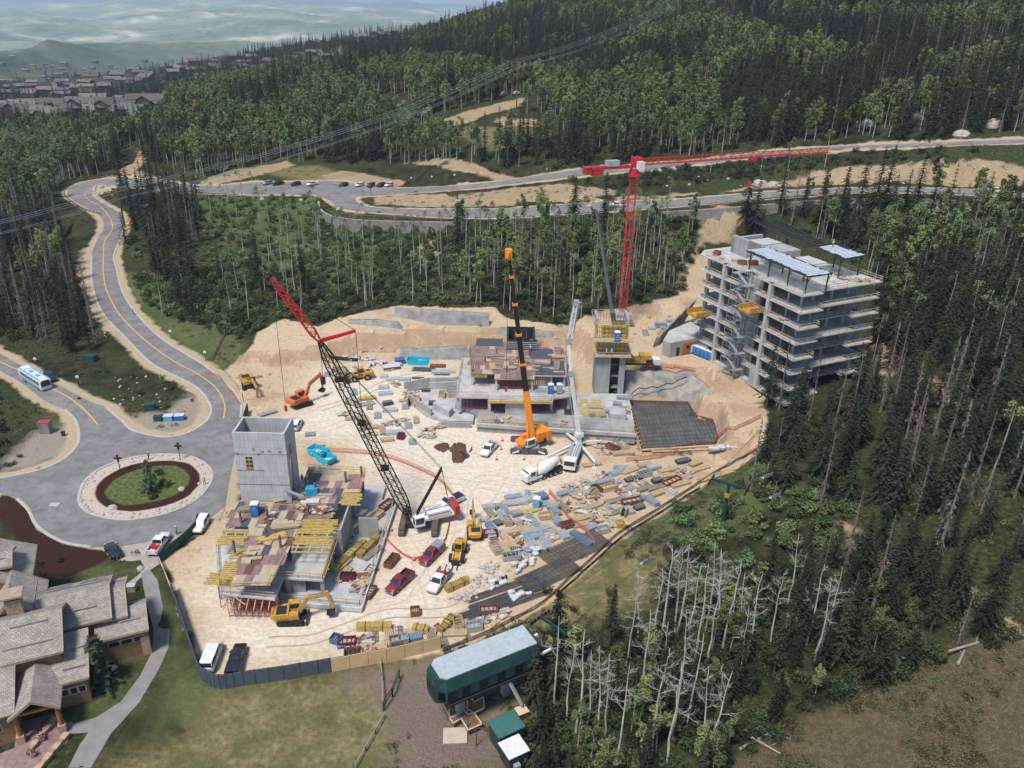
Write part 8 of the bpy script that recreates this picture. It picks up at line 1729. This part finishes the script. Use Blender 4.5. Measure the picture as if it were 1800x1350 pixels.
for a in ((362,634,2.4,'white round sign on the bank beside the curving road'),(139,678,2.4,'white round sign on the bank above the west road'),(428,706,2.6,'white round sign at the road bend by the mound'),(301,595,2.2,'small white sign in the grass above the curving road'),(345,320,2.4,'white sign at the junction of the upper roads'),(723,322,2.4,'white sign first left of the gravel track'),(759,320,2.4,'white sign second left of the gravel track'),(799,317,2.4,'white sign nearest the gravel track'),(845,314,2.6,'white sign right of the gravel track mouth'),(63,638,1.2,'thin white marker by the west road bus')): roadsign(*a)
roadsign(212,830,4.0,'dark cross shaped signpost on the left of the round island','cross'); roadsign(317,808,4.0,'dark cross shaped signpost on the right of the round island','cross'); roadsign(638,347,2.6,'red stop sign at the upper road junction','stop'); roadsign(652,345,4.5,'dark brown signpost at the upper road junction','cross'); roadsign(199,352,2.4,'yellow warning sign inside the sharp bend','yellow'); roadsign(961,306,2.2,'yellow sign beside the upper road','yellow'); roadsign(235,553,2.0,'thin white post on the verge beside the curving road')
gbx=mat('dark_green_box',(.02,.06,.05),.6)
for a in (('utility_box','dark green transformer box on a pale pad up the bank','utility box',160,634,3.0,2.0,1.5,R(-8),gbx),('utility_box','dark green utility box furthest back on the gravel island','utility box',264,720,2.2,1.6,1.5,R(10),gbx),('utility_box','low green utility box left of the two blue ones','utility box',279,739,1.8,1.2,1.1,R(0),gbx),('pallet_goods','pale blue wrapped pallet on the gravel island','pallet',297,738,1.9,1.5,1.1,R(5),lbluep,whites),('pallet_goods','blue wrapped pallet at the right of the gravel island','pallet',316,737,2.0,1.5,1.1,R(12),bluep,whites),('bus_shelter_bin','small red roofed kiosk beside the west pavement','kiosk',82,760,2.2,1.6,2.6,R(5),concd,redp),('utility_box','dark brown cabinet at the bottom of the kiosk path','cabinet',112,766,.6,.5,1.0,0,dkst),
 ('concrete_vault','open concrete vault with pale roof inside the road bend','vault',247,367,6.5,4.0,1.6,R(3),concl,mat('vault_lid',(.5,.53,.56),.6)),('stone_pier','small pale sign box by the lodge path','box',232,1038,1.2,.9,1.0,R(10),stone,rf)): boxthing(*a)
boxthing('crew_container','blue tank lying on the bench behind the core','tank',1161,575,3.2,1.4,1.3,R(0),mat('tank_blue',(.22,.28,.36),.5)); boxthing('flat_trailer','red flat trailer loaded with white goods on the upper track','trailer',688,648,4.2,2,.8,R(20),marp,whites); boxthing('storage_box','blue covered box behind the red trailer','box',703,638,2.4,2,1.2,R(20),mat('tarpaulin_blue',(.06,.12,.3),.6)); boxthing('manhole_cover','round manhole ring on the roundabout at left','manhole',96,888,1.6,1.1,.1,0,kerbm)
boxthing('air_unit','white cooling unit against the front wall of the lodge','air conditioner',178,1153,1.3,1.0,1.4,R(24),whitep)
# boulders
def boulder(px,py,s,lab,group=None):
    t=P(px,py); b=MB(); vs=[];n=10
    for i in range(5):
        ph=-.5+i/4*1.9
        for k in range(n): a=k*6.283/n; r_=s*math.cos(max(-1.4,min(1.5,ph)))*(1+.25*mnoise.noise(Vector((math.cos(a)*2+px,math.sin(a)*2,i)))); vs.append((r_*math.cos(a)*1.2,r_*math.sin(a),s*.8*math.sin(ph)))
    b.add(vs,[(i*n+k,i*n+(k+1)%n,(i+1)*n+(k+1)%n,(i+1)*n+k) for i in range(4) for k in range(n)]+[tuple(range(4*n,5*n))]); o=b.build('boulder',mat('granite',(.42,.37,.31),.95,var=.3,scale=1.5,bump=.6),loc=t,rz=px); tag(o,lab,'boulder',group)
for a in ((198,893,.8,'large pale boulder at the lower edge of the round island'),(319,860,.65,'pale boulder at the right of the island mulch'),(247,1000,.6,'pale boulder at the end of the lodge forecourt kerb'),(1520,220,3.2,'large pale boulder beside the upper right road'),(1608,210,3.0,'pinkish boulder in the dark trees above the upper road'),(1745,222,3.6,'pink boulder group at the far right above the road'),(1335,325,2.6,'pale boulder on the tan bank between the two roads'),(1360,327,2.2,'smaller boulder on the tan bank between the roads'),(1655,373,2.4,'pale boulder below the middle road at right'),(1690,238,2.6,'boulder just above the upper right road'),(805,354,1.2,'small white boulder on the bank between the roads'),(813,355,.9,'smaller white boulder beside the first on the bank'),(461,350,1.0,'white rock under the parking strip at left'),(530,352,1.0,'white rock under the parking strip at right'),(577,415,1.6,'pale boulder below the curved retaining wall'),(887,165,2.2,'white rock outcrop at the hillside clearing'),(908,164,1.8,'second white rock at the hillside clearing')): boulder(*a)
rr=random.Random(5)
for i in range(70):
    px,py=rr.choice([(rr.uniform(1540,1800),rr.uniform(292,330)),(rr.uniform(1080,1540),rr.uniform(310,340)),(rr.uniform(700,1060),rr.uniform(352,362)),(rr.uniform(640,1000),rr.uniform(570,615))]); boulder(px,py,rr.uniform(.2,.6),'small pale rock on a bare tan bank','small rocks on the bare banks')
for i in range(60):
    px,py=rr.choice([(rr.uniform(145,190),rr.uniform(430,600)),(rr.uniform(200,300),rr.uniform(640,720))]); boulder(px,py,rr.uniform(.12,.34),'small rock on the verge of the S-bend road','small rocks beside the S-bend road')
for i in range(90):
    a=rr.random()*6.283; f=rr.uniform(.93,.985); c=sum((v for v in ISLW),Vector())/len(ISLW); k=int(a/6.283*len(ISLW))%len(ISLW); q=c+(ISLW[k]-c)*f*rr.choice((1,1,.9)); X,Y=proj(*q); boulder(X,Y,rr.uniform(.2,.45),'cobble in the ring of the round island','cobbles ringing the round island')
# ---------------------------------------------------------------- hand placed trees
def tree_px(kind,px,py,s,lab,lean=0,var=None):
    p=P(px,py); s=s*1.12 if kind=='bare_aspen' else s; return plant(kind,p.x,p.y,p.z,s,'',var=var,label=lab,lean=lean,group={'bare_aspen':'white leafless aspens','dead_conifer':'dead conifers'}.get(kind))
tree_px('spruce',264,862,1.15,'dark spruce in the middle of the round island'); tree_px('spruce',179,1203,1.45,'grey green spruce against the lodge wall')
for i,(px,py,s) in enumerate(((1187,1112,.95),(1240,1110,1.0),(1258,1118,1.0),(1347,1140,1.05),(1296,1145,.9),(1355,1128,.8),(1417,1135,.9),(1404,1140,.75),(1460,1120,.75),(1452,1122,.8),(1186,1130,1.1),(1162,1135,1.15),(1215,1185,1.2),(1190,1100,1.0),(1120,1130,.9),(996,1265,.8),(1032,1282,.85),(1063,1300,.9),(1125,1285,.8),(1182,1300,.9),(1228,1325,.9),(1160,1215,.8),(1300,1190,.8),(1330,1090,.8),(1385,1060,.8),(1205,1145,1.),(1270,1138,1.),(1310,1165,1.),(1390,1150,.95),(1432,1160,.9),(1243,1170,1.05),(1150,1145,.95),(1100,1170,.9),(1475,1125,.85),(975,1240,1.),(1012,1290,1.1),(1045,1320,1.1),(1085,1345,1.05),(1110,1300,1.1),(1145,1330,1.1),(1170,1350,1.1),(1205,1290,1.1),(1240,1345,1.),(1255,1240,1.),(1190,1240,1.05),(1130,1225,1.))):
    if i%5==3: continue
    tree_px('bare_aspen',px,py,s,'tall leafless white aspen on the near right slope',lean=rr.uniform(-.02,.02),var=rr.choice((1,3,4,5,6)))
for i,(px,py,s) in enumerate(((1530,1085,1.2),(1440,1160,.7),(1640,1000,1.4),(1655,900,1.4),(1590,870,1.3),(1485,1000,1.),(1440,900,1.1),(1320,860,1.),(1465,760,1.2))): tree_px('dead_conifer',px,py,s,'grey brown dead conifer standing in the dark right wood',var=rr.randrange(3))
for i in range(36):
    px,py=rr.choice([(rr.uniform(20,110),rr.uniform(985,1030)),(rr.uniform(225,315),rr.uniform(835,885)),(rr.uniform(120,330),rr.uniform(650,720)),(rr.uniform(960,1100),rr.uniform(1040,1120)),(rr.uniform(0,60),rr.uniform(740,820))]); tree_px('shrub',px,py,rr.uniform(.3,.7),'small low shrub on open ground near the roundabout' if px<400 else 'small green bush on the grass behind the lift station')
def log(px,py,rz,L,lab):
    t=P(px,py); b=MB(); b.tube((-L/2,0,.2),(L/2,0,.25),.2,.12,7); b.beam((L*.1,0,.25),(L*.25,.9,.5),.08); b.build('fallen_log',deadm if 0 else oldr,loc=t,rz=R(rz)); o=COL.objects[-1]; tag(o,lab,'fallen log')
for a in ((1340,1292,-12,7,'longest grey fallen log at the meadow edge'),(1325,1305,30,5,'fallen log crossing the longest one'),(1345,1312,-40,4,'short fallen log nearest the meadow'),(1707,1135,20,8,'pale fallen trunk at the right meadow edge'),(1690,1155,50,4,'pinkish broken log in the grass at right')): log(*a)
# power line
pw=mat('pole_timber',(.16,.085,.05),.9,var=.2)
def pole(px,py,h,lab,rz=.4):
    c=P(px,py); t=thing('power_pole',lab,'power pole',c,rz); b=MB(); b.tube((0,0,-1),(0,0,h),.38,.22,8); b.build('pole',pw,t); b=MB(); b.beam((-3.6,0,h*.9),(3.6,0,h*.9),.3,.4); b.build('crossarm',pw,t); b=MB()
    for x in (-3.4,0,3.4): b.tube((x,0,h*.9+.2),(x,0,h*.9+.8),.1,.06,6)
    b.build('insulators',gst,t); return c+Vector((0,0,h*.9+.8)),rz
T1,r1=pole(908,190,26,'wooden power pole at the hillside clearing'); T2,r2=pole(1187,70,26,'wooden power pole high on the right hillside near the top'); T3,r3=pole(219,398,15,'wooden power pole inside the sharp road bend',.4)
T0=Vector((-190,235,18)); T4=Vector((250,760,175))
wm=mat('power_wire',(.30,.31,.32),.5,metal=.5)
for k,off in enumerate((-3.4,0,3.4)):
    pts=[]
    for a,b_ in ((T4,T2),(T2,T1),(T1,T3),(T3,T0)):
        o=Vector((math.cos(.4)*off,math.sin(.4)*off,0)); sag=(a-b_).length*.028
        for i in range(14): u=i/14; pts.append(a.lerp(b_,u)+o-Vector((0,0,4*sag*u*(1-u))))
    tag(cable('power_line',pts,.07,wm),('left','middle','right')[k]+' power wire sagging across the wooded hillside','power line')
o=[]; 
for k,off in enumerate((-1,1)):
    pts=[]
    for a,b_ in ((T2,T1),(T1,T3),(T3,T0)):
        for i in range(12): u=i/12; pts.append(a.lerp(b_,u)+Vector((off,0,-3.5-4*(a-b_).length*.03*u*(1-u))))
    tag(cable('power_line',pts,.08,wm),('lower left','lower right')[k]+' wire hanging beneath the three power wires','power line')
# road works trestle on the middle road
for i,(x,y) in enumerate(((722,371),(742,372))):
    t=thing('road_barrier',('red and white road barrier, left of the pair on the middle road','red and white road barrier, right of the pair on the middle road')[i],'barrier',P(x,y)); b=MB(); b.cb(0,0,1.0,3.0,.12,.35); b.build('board',whitep,t); b=MB(); 
    for s in (-1.3,0,1.3): b.beam((s,-.3,0),(s,0,1.1),.1); b.beam((s,.3,0),(s,0,1.1),.1)
    b.build('legs',redp,t)
# ---------------------------------------------------------------- people
def person_mesh():
    J=dict(pelvis=(0,0,.95,.15),chest=(0,0,1.32,.17),neck=(0,0,1.50,.06),head=(0,.01,1.64,.10),crown=(0,.01,1.74,.075),ls=(.19,0,1.43,.07),le=(.27,.03,1.14,.048),lh=(.27,.17,.95,.035),rs=(-.19,0,1.43,.07),re=(-.29,-.02,1.14,.048),rh=(-.25,.10,.90,.035),lhip=(.1,0,.90,.10),lk=(.12,.05,.50,.07),la=(.12,0,.1,.05),lt=(.12,.15,.05,.045),rhip=(-.1,0,.90,.10),rk=(-.12,-.04,.50,.07),ra=(-.13,-.12,.1,.05),rt=(-.13,.03,.05,.045))
    E_=[('pelvis','chest'),('chest','neck'),('neck','head'),('head','crown'),('chest','ls'),('ls','le'),('le','lh'),('chest','rs'),('rs','re'),('re','rh'),('pelvis','lhip'),('lhip','lk'),('lk','la'),('la','lt'),('pelvis','rhip'),('rhip','rk'),('rk','ra'),('ra','rt')]
    for s,h in (('l','lh'),('r','rh')):
        x,y,z,_=J[h]
        for i in range(5):
            dx=(i-1.5)*.02 if i<4 else .045*(-1 if s=='l' else 1); L=(.075,.085,.08,.065,.05)[i]; J[s+'f%d'%i]=(x+dx,y+.03,z-L*.55,.010); J[s+'g%d'%i]=(x+dx,y+.045,z-L,.008); E_+=[(h,s+'f%d'%i),(s+'f%d'%i,s+'g%d'%i)]
    ks=list(J); me=bpy.data.meshes.new('body'); me.from_pydata([J[k][:3] for k in ks],[(ks.index(a),ks.index(b)) for a,b in E_],[])
    o=bpy.data.objects.new('tmp_body',me); COL.objects.link(o); o.modifiers.new('s','SKIN'); 
    sk=me.skin_vertices[0].data if me.skin_vertices else None
    if sk is None: return None
    for i,k in enumerate(ks): sk[i].radius=(J[k][3],J[k][3]*.85); sk[i].use_root=(k=='pelvis')
    s=o.modifiers.new('u','SUBSURF'); s.levels=1; s.render_levels=1
    dg=bpy.context.evaluated_depsgraph_get(); r=bpy.data.meshes.new_from_object(o.evaluated_get(dg)); bpy.data.objects.remove(o); return r
def people():
    base=bpy.data.objects.new('tmp',None)
    me0=bpy.data.meshes.new('t'); me0.from_pydata([(0,0,0),(0,0,1)],[(0,1)],[]); ob=bpy.data.objects.new('t',me0); COL.objects.link(ob); bpy.context.view_layer.objects.active=ob
    bpy.data.objects.remove(ob)
    body=person_mesh()
    if body is None: print('no skin layer'); return
    skin=mat('skin',(.42,.24,.17),.6); jean=mat('work_trousers',(.05,.06,.09),.9,var=.3); shirt=mat('work_shirt',(.12,.13,.15),.9); boot=mat('boots',(.06,.045,.035),.8)
    for m in (skin,jean,shirt,boot): body.materials.append(m)
    for p in body.polygons:
        z=p.center.z; x=abs(p.center.x); p.material_index=3 if z<.13 else (1 if z<.95 and x<.2 else (0 if z>1.5 or (x>.2 and z<1.1) else 2)); p.use_smooth=True
    def facef():
        b=MB(); b.cb(.035,.115,1.66,.03,.015,.014); b.cb(-.035,.115,1.66,.03,.015,.014); b.cb(0,.115,1.575,.05,.012,.012); return b
    spots=[(262,808,'person in a green vest walking on the round island rim','g',P(262,808)),(360,852,'person in a yellow vest at the right rim of the island','y',P(360,852)),(211,990,'person in dark clothes beside the blue saloon car','k',P(211,990)),(400,935,'worker in an orange vest on the front deck','o',Z(400,930,4.1)),(865,896,'worker in a white vest left of the silver pipes','w',P(871,898)),(982,896,'worker in a green vest beside the storage yard fence','g',P(982,898)),(532,849,'worker on the plywood deck by the tower door','k',Z(532,849,6.95)),
     (1306,551,'worker in a yellow vest on an upper flight of the scaffold stairs','y',TF@Vector((-1.2,17.8,12.6))),(1301,600,'worker in a green vest on a lower flight of the scaffold stairs','g',TF@Vector((-1.2,17.8,6.3))),(1268,452,'worker on the steel canopy of the tall frame','y',TF@Vector((20,13,30.6))),(903,630,'worker in a white helmet beside the dark core formwork','w',Vector((4.3,182,9.0))),(1088,586,'worker on the yellow formwork platform','w',Vector((22,174.9,11.4))),(1092,586,'second worker on the yellow formwork platform','w',Vector((23.2,174.9,11.4))),(311,925,'flag person in a green vest by the forecourt kerb','g',P(311,940)),(958,812,'worker in a yellow vest beside the orange crane','y',P(1005,750))]
    vc={'g':mat('vest_green',(.25,.62,.08),.7),'y':mat('vest_yellow',(.62,.60,.06),.7),'o':mat('vest_orange',(.75,.16,.04),.7),'w':mat('vest_white',(.6,.6,.58),.7),'k':mat('vest_dark',(.03,.03,.035),.8)}
    for px,py,lab,c,q in spots:
        t=thing('person',lab,'person',q,rd.random()*6.28); t.scale=(1.05,)*3
        o=bpy.data.objects.new('body',body); COL.objects.link(o); o.parent=t
        b=MB(); R_=[]
        for z,w,d in ((.92,.185,.15),(1.15,.19,.15),(1.38,.215,.16),(1.49,.14,.11)):
            R_.append([(w*math.cos(k*.6283),d*math.sin(k*.6283)+.0,z) for k in range(10)])
        b.add([v for r_ in R_ for v in r_],[(i*10+k,i*10+(k+1)%10,(i+1)*10+(k+1)%10,(i+1)*10+k) for i in range(3) for k in range(10)]); b.build('vest',vc[c],t)
        b=MB(); b.tube((0,.01,1.70),(0,.01,1.80),.125,.07,12); b.tube((0,.03,1.69),(0,.03,1.705),.155,n=12); b.build('hard_hat' if c!='k' else 'cap',vc['w'] if c in 'gyw' else vc['k'],t)
        facef().build('face_features',mat('face_dark',(.08,.04,.03),.7),t)
people()
# ---------------------------------------------------------------- far village, far woods, haze
vr=random.Random(21); rfm=[mat('house_roof_brown',(.10,.082,.07),.9,var=.2),mat('house_roof_grey',(.13,.12,.11),.9,var=.2),mat('house_roof_tan',(.17,.145,.12),.9,var=.2)]; wlm=[mat('house_wall_brown',(.085,.05,.035),.9,var=.3),mat('house_wall_tan',(.22,.16,.11),.9,var=.2),mat('house_wall_dark',(.05,.04,.037),.9)]
def house(px,py,w,d,h,nm,lab,cat,group,big=False,p=None):
    p=p or P(px,py); rz=vr.choice((0,.4,-.3,1.2,.15)); t=thing(nm,lab,cat,p-Vector((0,0,1)),rz,group); wm_,rm=vr.choice(wlm),vr.choice(rfm)
    def blk_(x0,x1,y0,y1,h0,rh):
        b=MB(); b.box(x0,y0,-3,x1,y1,h0); c=(y0+y1)/2; b.add([(x0,y0,h0),(x0,y1,h0),(x0,c,h0+rh),(x1,y0,h0),(x1,y1,h0),(x1,c,h0+rh)],[(0,2,1),(3,4,5)]); b.build('wall',wm_,t)
        b=MB(); o=.7; k=rh/((y1-y0)/2); b.add([(x0-o,y0-o,h0-o*k+.1),(x1+o,y0-o,h0-o*k+.1),(x1+o,c,h0+rh+.1),(x0-o,c,h0+rh+.1),(x0-o,y1+o,h0-o*k+.1),(x1+o,y1+o,h0-o*k+.1),(x0-o,y0-o,h0-o*k+.5),(x1+o,y0-o,h0-o*k+.5),(x1+o,c,h0+rh+.5),(x0-o,c,h0+rh+.5),(x0-o,y1+o,h0-o*k+.5),(x1+o,y1+o,h0-o*k+.5)],[(3,2,1,0),(2,3,4,5),(6,7,8,9),(8,11,10,9),(0,1,7,6),(5,4,10,11),(0,6,9,3),(3,9,10,4),(1,2,8,7),(2,5,11,8)]); b.build('roof',rm,t)
    blk_(-w/2,w/2,-d/2,d/2,h,d*.22)
    if big:
        for s in (-1,1): blk_(s*w*.33-w*.13,s*w*.33+w*.13,-d*.75,d*.2,h*.85,d*.2)
        b=MB()
        for i in range(int(w/3.2)):
            for k in range(int(h/3.2)): x=-w/2+1.2+i*3.2; b.box(x,-d/2-.12,1+k*3.2,x+1.6,-d/2+.02,2.6+k*3.2)
        b.build('windows',glassm,t)
    b=MB(); b.cb(w*.2,0,h+d*.22,1.2,1.2,2.6); b.build('chimney',wm_,t)
for i,(px,py) in enumerate(((15,214),(60,216),(100,218),(38,216),(80,219),(120,217),(142,215),(176,213),(212,212),(250,205),(278,200),(22,205),(66,203),(102,205),(35,204),(80,200),(122,208),(158,210),(192,208),(230,204),(268,196),(290,192),(200,216),(234,214),(168,196),(55,198),(140,198))):
    house(px,py,vr.uniform(14,24),vr.uniform(11,15),vr.uniform(9,14),'condominium_block',f'large brown lodge block with tan roofs in the far left village','building','lodge blocks of the far village',True)
for i,(px,py) in enumerate(((150,235),(160,228),(205,240),(240,232),(10,262),(250,215))): house(px,py,14,10,5,'chalet','small chalet among the trees below the far village','house','chalets below the far village')
for i in range(110):
    px=vr.uniform(0,520); py=150+vr.uniform(-22,26)-px*.05 if i<70 else vr.uniform(100,135)
    if i>=90: px,py=vr.uniform(400,720),0; py=128-(px-400)*.16+vr.uniform(-6,12)
    if px>300 and py>150: continue
    try: house(px,py,vr.uniform(11,22),vr.uniform(8,12),vr.uniform(4,7),'distant_house','tiny distant house among the valley trees','house','distant houses of the valley')
    except Exception: pass
for i,(px,py) in enumerate(((695,62),(640,72),(668,68),(720,66))): house(px,py,26,14,7,'hilltop_house','large pale house on the distant wooded ridge','house','large houses on the distant ridge',True)
# far woods past the ridge
def farwood():
    pts=[]; N_=26000; r=np.random.default_rng(4)
    Yv=np.exp(r.uniform(math.log(600),math.log(2450),N_)); U=r.uniform(-.72,.12,N_); X=U*Yv
    u=(U+1.3)/2.6*(NU-1); l=(np.log(Yv)-LS[0])/(LS[-1]-LS[0])*(NR-1); i=u.astype(int);j=l.astype(int); z=HZ[j,i]*(1-(l-j))+HZ[j+1,i]*(l-j)
    dens=fbm(X/160,Yv/160,9,3); px,py=proj(X,Yv,z)
    ok=(dens>-.06)&(r.random(N_)<.75)&(px>-60)&(px<820)&(py<262)&~((px<320)&(py>168)&(py<240)&(r.random(N_)<.55))
    for a in np.nonzero(ok)[0]: pts.append(('conifer' if r.random()<.8 else 'shrub',X[a],Yv[a],z[a]))
    global size
    s0=size; size=lambda k,y:(rd.uniform(.45,1.15) if k=='conifer' else rd.uniform(1.6,3.2))
    scatter('valley_woods','distant belt of dark trees around the village and far ridge','valley woods',('conifer','shrub'),pts); size=s0
farwood()
hz=bpy.data.materials.new('haze'); hz.use_nodes=True; n=hz.node_tree; n.nodes.remove(n.nodes['Principled BSDF']); pv=n.nodes.new('ShaderNodeVolumePrincipled'); pv.inputs['Color'].default_value=(.78,.89,1,1); pv.inputs['Density'].default_value=HAZE; pv.inputs['Anisotropy'].default_value=0; n.links.new(pv.outputs[0],n.nodes['Material Output'].inputs['Volume'])
b=MB(); zb=float(HZ.min())-5; b.box(-46000,-400,zb,46000,36000,max(300,float(HZ.max()))+60); o=b.build('haze',hz); tag(o,'thin pale blue haze over the distant valley','haze',None,'stuff')
